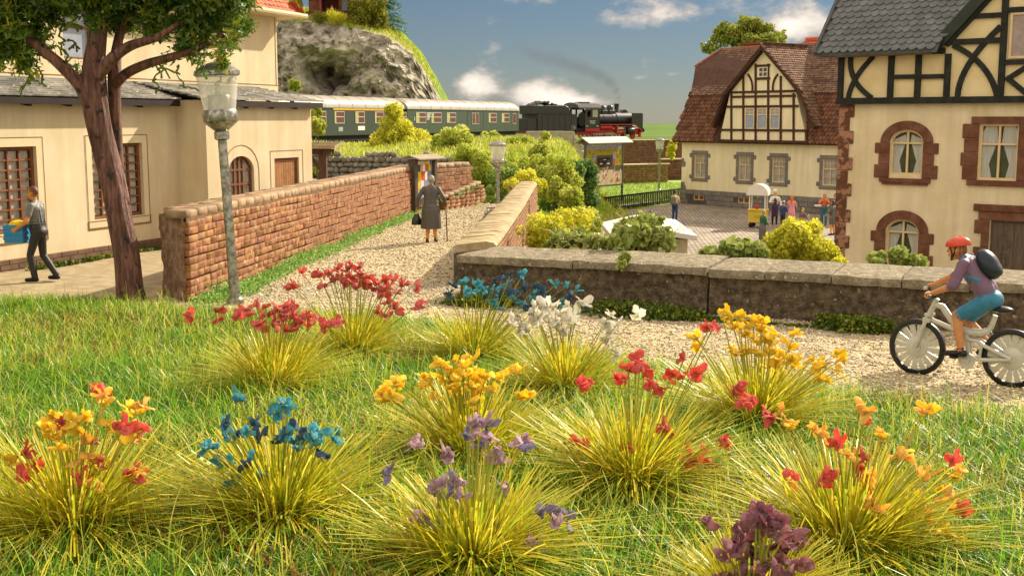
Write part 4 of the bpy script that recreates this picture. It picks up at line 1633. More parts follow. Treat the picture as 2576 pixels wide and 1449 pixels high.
# slate roof: individual scalloped tiles
m_roofslate = mat('roof_slate', '#4f5354', rough=.65, col2='#646664', scale=2, spec=.35, rnd=.13, bump=.25, bscale=30)
RP = R(50)
EY2, EZ2 = -.62, 4.98 + ZB
cp, sp = math.cos(RP), math.sin(RP)
b = MB()
b.hexa([(-.55, EY2, EZ2 - .10), (3.15, EY2, EZ2 - .10), (3.15, EY2 + 4.6 * cp, EZ2 - .10 + 4.6 * sp), (-.55, EY2 + 4.6 * cp, EZ2 - .10 + 4.6 * sp)], [(-.55, EY2, EZ2 - .02), (3.15, EY2, EZ2 - .02), (3.15, EY2 + 4.6 * cp, EZ2 - .02 + 4.6 * sp), (-.55, EY2 + 4.6 * cp, EZ2 - .02 + 4.6 * sp)])
b.hexa([(3.15, EY2 + 1.6, EZ2 - .1 + 1.6 * math.tan(RP)), (8.5, EY2 + 1.6, EZ2 - .1 + 1.6 * math.tan(RP)), (8.5, EY2 + 4.6 * cp, EZ2 - .10 + 4.6 * sp), (3.15, EY2 + 4.6 * cp, EZ2 - .1 + 4.6 * sp)],
       [(3.15, EY2 + 1.6, EZ2 - .02 + 1.6 * math.tan(RP)), (8.5, EY2 + 1.6, EZ2 - .02 + 1.6 * math.tan(RP)), (8.5, EY2 + 4.6 * cp, EZ2 - .02 + 4.6 * sp), (3.15, EY2 + 4.6 * cp, EZ2 - .02 + 4.6 * sp)])
b.build('roof', MATS['slate_under'], rh)
tm2 = tile_mesh(.255, .36, .045, m_roofslate)
sp_ = tile_spots(.262, .235, -.46, 5.6, -.04, 3.2, lambda x, s: x < 3.05 + s * .75)
for (x, s) in sp_[:290]:
    put('roof_tile', tm2, rh, (x, EY2 + s * cp, EZ2 + s * sp + .01), (RP, 0, rr.uniform(-.02, .02)))
b = MB()
b.bar((-.60, EY2 - .03, EZ2 - .03), (-.60, EY2 + 4.6 * cp, EZ2 + 4.6 * sp), .10, .16)
b.build('verge_board', MATS['slate_under'], rh)
b = MB()
b.box((-.5, EY2 + .05, EZ2 - .14), (2.95, EY2 + .16, EZ2 - .04)).box((-.3, EY2 + .2, EZ2 - .10), (2.95, JY, EZ2 - .02))
b.build('eave_board', mat('eave_brown', '#6a5a44', rough=.8), rh)

# ================================================================== gabled house across the square
A_, B_ = P(1713, 511, GZ), P(2110, 541, GZ)
FH_O, FH_A = (A_.x, A_.y), math.atan2(B_.y - A_.y, B_.x - A_.x)
fh = empty('gabled_house', 'cream house with red tiled mansard roof and timbered gable across the square', 'house', (*FH_O, GZ), FH_A)


def q5(x, y, yoff=0.0):
    return facade_xy((x / 2.786 + 1960) * .8587, (y / 2.786 + 80) * .8587, FH_O, FH_A, yoff, GZ)


m_cream_f = mat('far_cream', '#dfd0a8', rough=.9, col2='#e6d8b4', streak=.10, scale=.5, spec=.15, bump=.15, bscale=12)
m_grey_st = mat('grey_surround', '#6e6760', rough=.85, col2='#7e776e', scale=2, rnd=.06)
m_tile_d = mat('mansard_tile', '#533628', rough=.9, col2='#77523c', attr='rnd', spec=.2, bump=.3, bscale=8)
m_tile_u = mat('upper_tile', '#5f4738', rough=.9, col2='#896b58', attr='rnd', spec=.2, bump=.3, bscale=8)
m_beam_f = mat('brown_beam', '#3a2318', rough=.8, col2='#4a2e20', scale=3)
FL = 17.0
EH = q5(112, 925)[1]
holes = []
for (xa, xb, za, zb) in ((205, 298, 1065, 1228), (567, 668, 1075, 1248), (840, 948, 1085, 1265), (1250, 1370, 1108, 1290)):
    p, q = q5(xa, zb), q5(xb, za)
    holes.append((p[0], q[0], p[1], p[1] + 1.55))
ph = q5(700, 1358)[1]
bas = []
for (xa, xb, za, zb) in ((205, 288, 1372, 1408), (568, 660, 1396, 1432)):
    p, q = q5(xa, zb), q5(xb, za)
    bas.append((p[0], q[0], p[1], p[1] + .34))
b = MB()
wall_panel(b, 0, FL, ph, EH, holes, depth=.2)
b.add([(0, 0, 0), (0, 0, EH), (0, 9, EH), (0, 9, 0)], [(0, 1, 2, 3)])
b.build('wall', m_cream_f, fh, fix=False)
b = MB()
wall_panel(b, -.04, FL, 0, ph, bas, y=-.06, depth=.2)
b.add([(-.04, -.06, ph), (FL, -.06, ph), (FL, 0, ph), (-.04, 0, ph)], [(0, 1, 2, 3)])
b.add([(-.04, -.06, 0), (-.04, -.06, ph), (-.04, 9, ph), (-.04, 9, 0)], [(0, 1, 2, 3)])
b.build('plinth', mat('plinth_joint_f', '#4f4a44', rough=.9), fh, fix=False)
sb_ = {}
for row in range(3):
    x = -.02 - (.3 if row % 2 else 0)
    while x < 14.2:
        L = rr.choice((.55, .7, .85))
        za, zb = ph * row / 3, ph * (row + 1) / 3
        if not any(h[0] < x + L and x < h[1] and h[2] < zb - .02 and za + .02 < h[3] for h in bas) and x + L > .1:
            MB().box((max(x, -.04) + .012, -.10, za + .012), (x + L - .012, -.055, zb - .012)).build('plinth_stone', m_grey_st, fh, bevel=.012)
        x += L
MB().box((.2, .4, 0), (FL, 9, EH)).build('inner_block', m_darkwood, fh)
for h in bas:
    b = MB()
    ring(b, h[0] + .04, h[1] - .04, h[2] + .04, h[3] - .04, .04, .0, .04)
    b.box(((h[0] + h[1]) / 2 - .03, -.04, h[2] + .04), ((h[0] + h[1]) / 2 + .03, .0, h[3] - .04))
    w = empty('cellar_window', None, None, parent=fh)
    b.build('frame', m_frame_c, w)
    MB().box((h[0], .0, h[2]), (h[1], .02, h[3])).build('pane', m_brownwood, w)
m_fpane = mat('lace_pane', '#8f8b84', rough=.4, col2='#a8a29a', scale=3, spec=.5)
for h in holes:
    xa, xb, za, zb = h
    cx, tz = (xa + xb) / 2, za + (zb - za) * .62
    w = empty('window', None, None, parent=fh)
    b = MB()
    ring(b, xa + .05, xb - .05, za + .05, zb - .05, .05, .12, .05)
    b.box((cx - .03, .065, za + .05), (cx + .03, .12, tz)).box((xa + .05, .06, tz - .03), (xb - .05, .12, tz + .03))
    for k in range(1, 4):
        b.box((xa + (xb - xa) * k / 4 - .015, .075, tz + .03), (xa + (xb - xa) * k / 4 + .015, .115, zb - .05))
    b.box((xa + .05, .078, (tz + zb) / 2 - .015), (xb - .05, .113, (tz + zb) / 2 + .015))
    b.box((xa + .05, .078, (tz + za) / 2 - .012), (xb - .05, .113, (tz + za) / 2 + .012))
    b.build('frame', m_frame_c, w)
    MB().box((xa, .125, za), (xb, .14, zb)).build('pane', m_fpane, w)
    t = .24
    MB().box((xa - t, -.05, zb), (xb + t, .02, zb + t)).build('surround_stone', m_grey_st, fh, bevel=.03)
    MB().box((xa - t, -.05, za - t), (xb + t, .02, za)).build('surround_stone', m_grey_st, fh, bevel=.03)
    for s in (-1, 1):
        e0, e1 = (xa - t, xa) if s < 0 else (xb, xb + t)
        MB().box((e0, -.045, za), (e1, .02, zb)).build('surround_stone', m_grey_st, fh, bevel=.03)
        for zz in (za - .06, zb - .20):
            f0, f1 = (e0 - .2, e0 + .02) if s < 0 else (e1 - .02, e1 + .2)
            MB().box((f0, -.055, zz), (f1, .02, zz + .26)).build('ear_stone', m_grey_st, fh, bevel=.04)
for (wd, za, zb) in ((.42, ph, ph + .28), (.3, ph + .28, ph + .5), (.36, ph + 1.5, ph + 1.85), (.22, ph + 1.85, ph + 2.05)):
    MB().box((-.05, -.05, za), (wd, .2, zb)).build('quoin', m_grey_st, fh, bevel=.04)

# mansard: lower steep slope, upper slope, hipped at the near end
KZ = q5(112, 556, .55)[1]
RZ = q5(700, 172, 4.2)[1]
E0 = (-.45, -.42, EH - .02)
K0 = (.28, .45, KZ)
TX = q5(215, 325, 2.2)
RX0 = q5(430, 185, 4.2)[0]
H1 = (TX[0], 2.2, TX[1])
b = MB()
V_ = [(E0[0], E0[1], E0[2]), (FL, E0[1], E0[2]), (FL, K0[1], KZ), (K0[0], K0[1], KZ), (H1[0], H1[1], H1[2]), (RX0, 4.2, RZ), (FL, 4.2, RZ),
      (E0[0], 9.4, E0[2]), (K0[0], 8.2, KZ), (H1[0], 6.2, H1[2])]
b.add(V_, [(0, 1, 2, 3), (3, 2, 6, 5, 4), (0, 3, 8, 7), (3, 4, 9, 8), (4, 5, 9)])
b.build('roof', mat('mansard_under', '#4e3428', rough=.9), fh, fix=False)
b = MB()
b.box((E0[0], E0[1], E0[2] - .1), (FL, E0[1] + .1, E0[2] - .005))
b.build('eave_board', m_beam_f, fh)


def slope_tiles(name, p0, p1, q0, tw, th, m, inside, lift=.03):
    """tiles on the plane through p0 -> p1 (along) and p0 -> q0 (up)"""
    p0, p1, q0 = Vector(p0), Vector(p1), Vector(q0)
    ux = (p1 - p0).normalized()
    uy = (q0 - p0)
    uy = (uy - ux * uy.dot(ux))
    H = uy.length
    uy.normalize()
    uz = ux.cross(uy)
    if uz.z < 0:
        uz = -uz
    me = tile_mesh(tw * .93, th * 1.45, .08, m)
    L = (p1 - p0).length
    items = []
    for (x, s) in tile_spots(tw, th, -1.0, L + 1, -.04, H, inside):
        M4 = Matrix((ux, uy, uz)).transposed().to_4x4()
        M4.translation = p0 + ux * x + uy * s + uz * (lift + rr.uniform(-.008, .008))
        items.append((me, M4))
    return items


Gx0, Gx1 = q5(440, 540)[0], q5(1075, 525)[0]
gb0, gb1 = q5(395, 925)[0], q5(1140, 940)[0]
hl = math.hypot(K0[1] - E0[1], KZ - E0[2])
sl = (K0[0] - E0[0])
it = slope_tiles('t', E0, (FL, E0[1], E0[2]), (E0[0], K0[1], KZ), .27, .25, m_tile_d,
                 lambda x, s: x > sl * s / hl and x < 14.5 - E0[0] and not (gb0 - E0[0] + s * .12 + .1 < x < gb1 - E0[0] - s * .12 - .1))
put('mansard_tiles', mesh_join('mt', it, m_tile_d), fh, kind='stuff')
hu = math.hypot(4.2 - K0[1], RZ - KZ)


def up_in(x, s):
    t = s / hu
    # left outline: K0 -> H1 -> ridge start
    y = K0[1] + (4.2 - K0[1]) * t
    xl = np.interp(y, [K0[1], 2.2, 4.2], [K0[0], H1[0], RX0])
    return x + K0[0] > xl and x < 14.5


it = slope_tiles('t', (K0[0], K0[1] - .12, KZ - .06), (FL, K0[1] - .12, KZ - .06), (K0[0], 4.2, RZ), .23, .21, m_tile_u, up_in)
put('upper_tiles', mesh_join('ut', it, m_tile_u), fh, kind='stuff')
it = slope_tiles('t', (E0[0], 9.4, E0[2]), (E0[0], E0[1], E0[2]), (K0[0], 9.4, KZ), .27, .25, m_tile_d, lambda x, s: 0 < x < 9.6 - s * .2)
put('side_tiles', mesh_join('st', it, m_tile_d), fh, kind='stuff')
b = MB()
m_ridge = mat('ridge', '#8a5a40', rough=.85, var=.2)
b.tube([(H1[0], H1[1], H1[2] + .03), (RX0, 4.2, RZ + .05), (FL, 4.2, RZ + .05)], .11, 6)
b.build('ridge_tiles', m_ridge, fh, smooth=40)

# cross gable
GY = -.46
ax, az_ = q5(755, 175, GY)
sh_l, sh_r = q5(500, 530, GY), q5(1035, 525, GY)
bl, br_ = q5(408, 930, GY), q5(1130, 940, GY)
b = MB()
gp = [(bl[0], EH - .02), (br_[0], EH - .02), (sh_r[0], sh_r[1]), (ax, az_), (sh_l[0], sh_l[1])]
b.prism(gp, GY, GY + .5)
b.build('gable_wall', m_cream_f, fh)
fy = GY - .03


def fbeam(x0_, y0_, x1_, y1_, w=.15, name='beam', dy=0.0):
    p, q = q5(x0_, y0_, GY), q5(x1_, y1_, GY)
    return MB().bar((p[0], fy + dy, p[1]), (q[0], fy + dy, q[1]), w, .08, up=(0, 1, 0)).build(name, m_beam_f, fh)


def hb(xa, xb, yv, w=.14, dy=0.0):
    """horizontal beam at the height that picture row yv has at mid gable"""
    z = q5(770, yv, GY)[1]
    p, q = q5(xa, yv, GY)[0], q5(xb, yv, GY)[0]
    MB().box((p, fy - .04 + dy, z - w / 2), (q, fy + .04 + dy, z + w / 2)).build('beam', m_beam_f, fh)


hb(400, 1138, 934, .18, -.004)
hb(412, 1122, 842)
hb(478, 1058, 648)
hb(505, 1035, 566)
hb(500, 1035, 528)
for k, xv in enumerate((415, 511, 609, 709, 812, 914, 1019, 1122)):
    tops = {0: 842, 1: 540, 2: 400, 3: 300, 4: 300, 5: 400, 6: 540, 7: 842}[k]
    fbeam(xv, 925, xv, tops, .14, dy=.008)
hb(710, 826, 316)
hb(710, 826, 421)
for s, (a, c, d) in ((0, ((645, 385), (690, 440), (682, 520))), (1, ((892, 385), (842, 440), (850, 520)))):
    pts = bez(q5(*a, GY), q5(*c, GY), q5(*d, GY), 8)
    curve_beam(pts, .12, m_beam_f, fh, y=fy + .01)
# gable windows
for (xa, xb, za, zb) in ((622, 702, 660, 832), (720, 806, 660, 832), (826, 910, 660, 832)):
    p, q = q5(xa, zb, GY), q5(xb, za, GY)
    w = empty('window', None, None, parent=fh)
    xa, xb, za, zb = p[0], q[0], q5(765, 832, GY)[1], q5(765, 660, GY)[1]
    b = MB()
    ring(b, xa + .06, xb - .06, za + .06, zb - .06, .06, GY - .005, .06)
    tz = za + (zb - za) * .68
    b.box((xa + .06, GY - .06, tz - .03), (xb - .06, GY - .005, tz + .03)).box(((xa + xb) / 2 - .02, GY - .055, tz + .03), ((xa + xb) / 2 + .02, GY - .005, zb - .06)).box((xa + .06, GY - .05, (tz + zb) / 2 - .02), (xb - .06, GY - .005, (tz + zb) / 2 + .02))
    b.build('frame', m_frame_c, w)
    MB().box((xa + .05, GY - .018, za + .05), (xb - .05, GY - .004, zb - .05)).build('pane', MATS['blue_pane'], w)
p, q = q5(733, 408, GY), q5(810, 328, GY)
w = empty('window', None, None, parent=fh)
b = MB()
xa, xb, za, zb = p[0], q[0], q5(770, 408, GY)[1], q5(770, 328, GY)[1]
ring(b, xa + .05, xb - .05, za + .05, zb - .05, .05, GY - .005, .06)
b.box(((xa + xb) / 2 - .03, GY - .06, za + .05), ((xa + xb) / 2 + .03, GY - .005, zb - .05)).box((xa + .05, GY - .055, (za + zb) / 2 - .03), (xb - .05, GY - .005, (za + zb) / 2 + .03))
b.build('frame', mat('white_frame', '#d8d0b8', rough=.6), w)
MB().box((xa + .04, GY - .018, za + .04), (xb - .04, GY - .004, zb - .04)).build('pane', mat('dark_pane', '#3a332a', rough=.2, spec=.6), w)
# gable roof: two pitches, with tiles and dark barge boards
GF, GB_ = GY - .32, 4.2
ap2 = q5(755, 152, GF)
kl, kr = q5(440, 545, GF), q5(1078, 528, GF)
el_, er_ = q5(352, 800, GF), q5(1186, 808, GF)
sides = [(ap2, kl), (kl, el_), (ap2, kr), (kr, er_)]
b = MB()
for (p, q) in sides:
    yb0 = 4.0 if p is ap2 else 1.6
    b.add([(p[0], GF, p[1]), (q[0], GF, q[1]), (q[0], 1.4 if p is ap2 else .5, q[1]), (p[0], yb0, p[1])], [(0, 1, 2, 3)])
b.build('gable_roof', MATS['mansard_under'], fh, fix=False)
items = []
for (p, q) in sides:
    depth = 4.4 if p is ap2 else 2.0
    lo, hi = (q, p)
    s_ = math.copysign(1, q[0] - p[0])
    items += slope_tiles('t', (lo[0], GF, lo[1]), (lo[0], GF + depth, lo[1]), (hi[0], GF, hi[1]), .23, .21, m_tile_u,
                         lambda x, s, dp=depth, pp=p: 0 < x < (dp if pp is ap2 else 1.2))
put('gable_tiles', mesh_join('gt', items, m_tile_u), fh, kind='stuff')
for (p, q) in sides:
    MB().bar((p[0], GF + .02, p[1] - .10), (q[0], GF + .02, q[1] - .10), .22, .09, up=(0, 1, 0)).build('barge_board', m_beam_f, fh)
    MB().bar((p[0], GF + .2, p[1] - .16), (q[0], GF + .2, q[1] - .16), .16, .28, up=(0, 1, 0)).build('verge_soffit', m_beam_f, fh)
# chimney
c_ = q5(690, 160, 5.2)
MB().box((c_[0] - .55, 4.9, c_[1] - 2), (c_[0] + .55, 5.7, c_[1] + .10)).box((c_[0] - .65, 4.8, c_[1] + .10), (c_[0] + .65, 5.8, c_[1] + .25)).build('chimney', mat('chimney_red', '#7a3526', rough=.85, bump=.3, bscale=8), fh)
# a red roof showing over the ridge
o = PY(2000, 120, 96)
rb = empty('red_roofed_house', 'red tiled roof peeping over the ridge of the gabled house', 'house', (o.x, o.y, GZ), R(-38))
MB().box((0, 0, 0), (9, 6, 9.6)).build('wall', m_cream_f, rb)
b = MB().prism([(-.4, 0), (9.4, 0), (9.4, .1), (-.4, .1)], 0, .1)
b = MB()
b.hexa([(-.4, -.5, 9.4), (9.4, -.5, 9.4), (9.4, 6.5, 9.4), (-.4, 6.5, 9.4)], [(-.4, 2.9, 12.0), (9.4, 2.9, 12.0), (9.4, 3.1, 12.0), (-.4, 3.1, 12.0)])
rf = b.build('roof', mat('bright_tile', '#9c3f24', rough=.8, col2='#b25532', scale=1.0, bump=.4, bscale=6), rb)
items = slope_tiles('t', (-.4, -.5, 9.4), (9.4, -.5, 9.4), (-.4, 2.9, 12.0), .3, .28, MATS['bright_tile'], lambda x, s: 0 < x < 9.8)
put('roof_tiles', mesh_join('rt', items, MATS['bright_tile']), rb, kind='stuff')

# ---- low pavilion with a pale slab roof behind the parapet
m_pale = mat('pale_slab', '#c9c4b6', rough=.8, col2='#d6d0c2', scale=2, spec=.25)
kz = -.62 - GZ
kb = empty('pavilion', 'low kiosk with a pale folded slab roof behind the ivy on the parapet', 'kiosk', (3.12, 36.0, GZ))
c0, c1, c2, c3 = (0, 0), (2.72, 1.35), (2.85, 7.3), (.02, 6.1)
m0, m1 = (1.36, .67), (1.45, 6.7)
b = MB()
ht = .17
for (a, c, e, d) in ((c0, m0, m1, c3), (m0, c1, c2, m1)):
    za = [kz + (.26 if p in (m0, m1) else 0) for p in (a, c, e, d)]
    b.hexa([(*p, z - ht) for p, z in zip((a, c, e, d), za)], [(*p, z) for p, z in zip((a, c, e, d), za)])
b.build('roof', m_pale, kb, bevel=.015)
ins = lambda p: ((p[0] - 1.4) * .8 + 1.4, (p[1] - 3.7) * .85 + 3.7)
b = MB()
b.slab([ins(p) for p in (c0, c1, c2, c3)], 0, kz - .14)
b.build('wall', mat('kiosk_wall', '#b8b08a', rough=.9), kb)
# ================================================================== train
m_green = mat('coach_green', '#27391f', rough=.5, var=.1, spec=.4)
m_green_d = mat('coach_green_dark', '#1c2a18', rough=.5, var=.1, spec=.4)
m_roofg = mat('coach_roof', '#857d6f', rough=.5, col2='#91897a', scale=.6, spec=.4)
m_black = mat('loco_black', '#15120f', rough=.42, col2='#1e1a16', scale=2, spec=.5)
m_frameblk = mat('underframe', '#191512', rough=.8)
m_red = mat('loco_red', '#a3201a', rough=.5, var=.12, spec=.4)
m_alu = mat('window_alu', '#b6ab9a', rough=.45, var=.06, spec=.5)
m_inside = mat('compartment', '#4a1f14', rough=.35, col2='#5f2c1c', scale=3, spec=.5)
m_drape = mat('compartment_pale', '#a79a78', rough=.5, col2='#8fa04a', scale=2.2)
m_white = mat('plate_white', '#d8d4c6', rough=.6, var=.05)
m_yellow = mat('class_yellow', '#c4951c', rough=.5, var=.05)
m_steel = mat('rod_steel', '#8d8478', rough=.35, metal=.8, var=.1)


def text(parent, body, loc, size, m, name='lettering'):
    cu = bpy.data.curves.new(name, 'FONT')
    cu.body = body
    cu.size = size
    cu.extrude = .004
    cu.align_x = 'CENTER'
    cu.align_y = 'CENTER'
    cu.materials.append(m)
    src = bpy.data.objects.new(name, cu)
    COL.objects.link(src)
    bpy.context.view_layer.update()
    me = bpy.data.meshes.new_from_object(src.evaluated_get(bpy.context.evaluated_depsgraph_get()))
    bpy.data.objects.remove(src)
    o = put(name, me, parent)
    o.location = loc
    o.rotation_euler = (R(90), 0, 0)
    return o


T_A = math.atan2(126.3 - 48.5, T0[0] + 31.36)
td = Vector((math.cos(T_A), math.sin(T_A), 0))
HW = 1.42


def coach(name, label, front, wins, m_body):
    """front: distance back from the loco end of the straight; local x runs towards the loco"""
    Lc = 26.0
    p = Vector((*T0, 0)) - td * (front + Lc)
    c = empty(name, label, 'railway coach', (p.x, p.y, RAIL_Z), T_A, 'green coaches of the passenger train')
    MB().box((0, -HW, 1.02), (Lc, HW, 3.12)).build('body', m_body, c, bevel=.05)
    b = MB()
    n = 14
    prof = []
    for k in range(n + 1):
        a = math.pi * k / n
        prof.append((-(HW + .06) * math.cos(a), 3.12 + .93 * math.sin(a) ** .8))
    for x0, x1, sc0, sc1 in ((.0, .5, .78, 1), (.5, Lc - .5, 1, 1), (Lc - .5, Lc, 1, .78)):
        vs = [(x0, y, 3.10 + (z - 3.10) * sc0) for y, z in prof] + [(x1, y, 3.10 + (z - 3.10) * sc1) for y, z in prof]
        m_ = n + 1
        b.add(vs, [(k, k + 1, k + 1 + m_, k + m_) for k in range(n)] + [tuple(range(m_)), tuple(range(2 * m_ - 1, m_ - 1, -1))])
    rf = b.build('roof', m_roofg, c, smooth=35)
    for k in range(1, 12):
        x = .5 + k * (Lc - 1) / 12
        s = MB()
        for (ya, za), (yb, zb) in zip(prof[:-1], prof[1:]):
            s.bar((x, ya, za + .01), (x, yb, zb + .01), .05, .02)
        s.build('roof_seam', mat('roof_seam', '#7d7466', rough=.6), rf)
    MB().box((0, -HW - .03, 3.04), (Lc, -HW, 3.12)).build('gutter', m_green_d, c)
    for (kind, xa, xb) in wins:
        if kind == 'w':
            w = empty('window', None, None, parent=c)
            b = MB()
            za, zb = 1.95, 2.86
            ring(b, xa + .05, xb - .05, za + .05, zb - .05, .05, -HW - .002, .03)
            b.box((xa + .05, -HW - .03, 2.42), (xb - .05, -HW - .002, 2.48))
            b.build('frame', m_alu, w)
            MB().box((xa + .03, -HW - .012, za + .03), (xb - .03, -HW - .003, zb - .03)).build('pane', m_inside, w)
            MB().box((xa + .06, -HW - .016, za + .06), (xa + (xb - xa) * rr.choice((.18, .25, .34)), -HW - .0125, zb - .06)).build('blind', m_drape, w)
        elif kind == 'n':
            w = empty('window', None, None, parent=c)
            b = MB()
            ring(b, xa + .04, xb - .04, 1.80 + .04, 2.82, .04, -HW - .002, .03)
            b.build('frame', m_alu, w)
            MB().box((xa + .03, -HW - .012, 1.83), (xb - .03, -HW - .003, 2.83)).build('pane', m_inside, w)
        elif kind == 'd':
            b = MB()
            ring(b, xa + .03, xb - .03, 1.12, 2.98, .03, -HW - .001, .012)
            b.build('door', m_green_d, c)
        elif kind == 'y':
            MB().box((xa, -HW - .036, 2.96), (xb, -HW - .031, 3.10)).box((xa, -HW - .031, 2.94), (xb, -HW - .001, 3.038)).build('class_stripe', m_yellow, c)
        elif kind == 'p':
            MB().box((xa, -HW - .012, 1.42), (xb, -HW - .002, 1.74)).build('plate', m_white, c)
        elif kind == 'g':
            MB().box((xa, -HW - .012, 1.36), (xb, -HW - .002, 1.68)).build('plate', mat('plate_grey', '#8d9a86', rough=.6), c)
        elif kind == 't':
            text(c, '2', ((xa + xb) / 2, -HW - .004, 2.3), .42, m_white, 'class_number')
        elif kind == 'b':
            b = MB()
            for k in range(6):
                b.box((xa, -HW - .008, 2.78 - k * .11), (xa + (xb - xa) * (.95, .7, .6, .75, .5, .45)[k], -HW - .002, 2.83 - k * .11))
            b.build('data_panel', MATS.get('plate_grey') or m_white, c)
    MB().box((.3, -1.2, .62), (Lc - .3, 1.2, 1.015)).build('underframe', m_frameblk, c)
    for xc in (3.6, Lc - 3.6):
        bg = empty('bogie', None, None, parent=c)
        MB().box((xc - 1.9, -1.1, .38), (xc + 1.9, -.95, .72)).box((xc - 1.9, .95, .38), (xc + 1.9, 1.1, .72)).build('side_frame', m_frameblk, bg)
        for xw in (xc - 1.25, xc + 1.25):
            MB().lathe([(.46, -.8), (.46, .8)], 16, (xw, 0, .46), 'y').build('wheelset', m_frameblk, bg, smooth=40)
    for k in range(3):
        MB().box((9.5 + k * 2.6, -1.25, .42), (11.2 + k * 2.6, -.7, .62)).build('equipment_box', m_frameblk, c)
    # rubber gangway
    MB().box((Lc - .0, -.75, 1.05), (Lc + .33, .75, 3.4)).build('gangway', m_frameblk, c)
    return c


def coach_x(xc, front, Lc=26.0):
    """column of the enlarged crop -> local x on the coach side"""
    u = (xc / 2.477 + 880) * .8587
    p = Vector((*T0, 0)) - td * (front + Lc)
    s = Vector((math.sin(T_A), -math.cos(T_A), 0)) * HW
    return facade_xy(u, 300, (p.x + s.x, p.y + s.y), T_A, 0)[0]


F2 = .0
ws = [('w', 838, 910), ('w', 950, 1022), ('w', 1062, 1127), ('n', 1245, 1267), ('n', 1270, 1294), ('d', 1212, 1328), ('w', 1365, 1423), ('w', 1460, 1515), ('n', 1540, 1563), ('p', 1157, 1188), ('t', 820, 838), ('b', 919, 955)]
coach('railway_coach', 'second-class green coach with silver roof coupled behind the tender', F2, [(k, coach_x(a, F2), coach_x(b_, F2)) for k, a, b_ in ws], m_green)
F1 = 26.0 + .55
ws = [('w', 125, 185), ('w', 247, 318), ('w', 398, 465), ('w', 540, 605), ('w', 700, 768), ('y', 238, 645), ('g', 275, 306), ('p', 417, 466)]
coach('railway_coach', 'first-class green coach with yellow stripe, half hidden behind the yellow bush', F1, [(k, coach_x(a, F1), coach_x(b_, F1)) for k, a, b_ in ws] + [('w', -.5 + 1.2, 2.3)], m_green_d)

# ---- steam locomotive with tender
la = math.atan2(138.7 - 129.3, 14.64 - 1.84)
lo_ = empty('steam_locomotive', 'black steam locomotive with red wheels and frame heading the green train', 'locomotive', (.85, 128.57, RAIL_Z), la)
# body
b = MB()
b.lathe([(.80, 8.6), (.80, 13.1), (.80, 13.102), (.84, 13.11), (.84, 15.55), (.74, 15.65)], 28, (0, 0, 2.25), 'x')
b.build('boiler', m_black, lo_, smooth=40)
for x in (9.9, 11.2, 12.5):
    MB().lathe([(.815, x - .04), (.815, x + .04)], 28, (0, 0, 2.25), 'x').build('boiler_band', m_black, lo_, smooth=40)
MB().lathe([(.7, 15.66), (.62, 15.8), (.2, 15.9)], 24, (0, 0, 2.25), 'x').build('smokebox_door', m_black, lo_, smooth=40)
for (x, r_, h) in ((10.45, .34, .95), (11.55, .42, .9), (12.62, .36, .95)):
    MB().lathe([(r_ * 1.1, 2.9), (r_, 3.0), (r_, 2.9 + h * .72), (r_ * .8, 2.9 + h * .92), (r_ * .3, 2.9 + h)], 18, (x, 0, 0)).build('dome', m_black, lo_, smooth=60)
    MB().box((x - .45, -.5, 2.85), (x + .45, -.38, 3.25)).build('dome_fitting', m_black, lo_, bevel=.03)
MB().lathe([(.34, 2.95), (.27, 3.1), (.25, 3.75), (.3, 3.92), (.3, 4.0)], 20, (13.65, 0, 0)).build('chimney', m_black, lo_, smooth=40)
MB().lathe([(.5, -.35), (.5, .35)], 18, (14.6, 0, 2.85), 'y').build('feedwater_heater', m_black, lo_, smooth=40)
# cab
b = MB()
for y in (-1.38, 1.30):
    wall_panel(b, 7.9, 10.0, 1.25, 3.45, [(8.2, 8.75, 2.5, 3.3), (8.95, 9.75, 2.5, 3.3)], y=y, depth=.08)
b.box((9.92, -1.38, 1.25), (10.0, 1.38, 3.3))
b.build('cab', m_black, lo_, fix=False)
b = MB()
n = 12
pr = [(-1.5 * math.cos(math.pi * k / n), 3.42 + .66 * math.sin(math.pi * k / n)) for k in range(n + 1)]
vs = [(6.9, y, z) for y, z in pr] + [(10.15, y, z) for y, z in pr]
b.add(vs, [(k, k + 1, k + 2 + n, k + 1 + n) for k in range(n)] + [tuple(range(n + 1)), tuple(range(2 * n + 1, n, -1))])
b.build('cab_roof', mat('cab_roof', '#3a342c', rough=.25, spec=.7), lo_, smooth=35)
MB().box((7.9, -.5, 4.05), (9.3, .5, 4.16)).build('roof_vent', m_black, lo_, bevel=.03)
MB().box((8.95, -1.34, 2.5), (9.75, -1.33, 3.3)).build('window_pane', mat('cab_glass', '#8a8b6a', rough=.1, spec=.7), lo_)
# running board, red frame, tanks
MB().box((10.0, -1.42, 1.66), (15.2, 1.42, 1.74)).build('running_board', m_black, lo_)
MB().box((10.0, -1.45, 1.60), (15.2, -1.42, 1.70)).bar((15.2, -1.435, 1.65), (16.3, -1.435, .95), .09, .03, up=(0, 1, 0)).build('board_edge', m_red, lo_)
b = MB()
b.box((7.95, -1.40, 1.20), (10.0, -1.36, 1.26)).box((7.95, -1.40, .95), (10.0, -1.36, 1.03)).box((7.95, -1.40, 1.03), (8.03, -1.36, 1.2)).box((9.92, -1.40, 1.03), (10.0, -1.36, 1.2)).box((8.03, -1.36, .95), (9.92, -1.2, 1.2))
b.build('cab_step', m_red, lo_)
MB().lathe([(.1, 10.1), (.22, 10.14), (.22, 11.9), (.1, 11.95)], 16, (0, -1.2, 1.36), 'x').build('air_tank', m_red, lo_, smooth=40)
MB().box((12.5, -1.4, .75), (12.72, -1.1, 1.6)).build('motion_bracket', m_red, lo_)
MB().box((6.9, -.95, .55), (16.4, .95, 1.15)).build('main_frame', m_red, lo_)
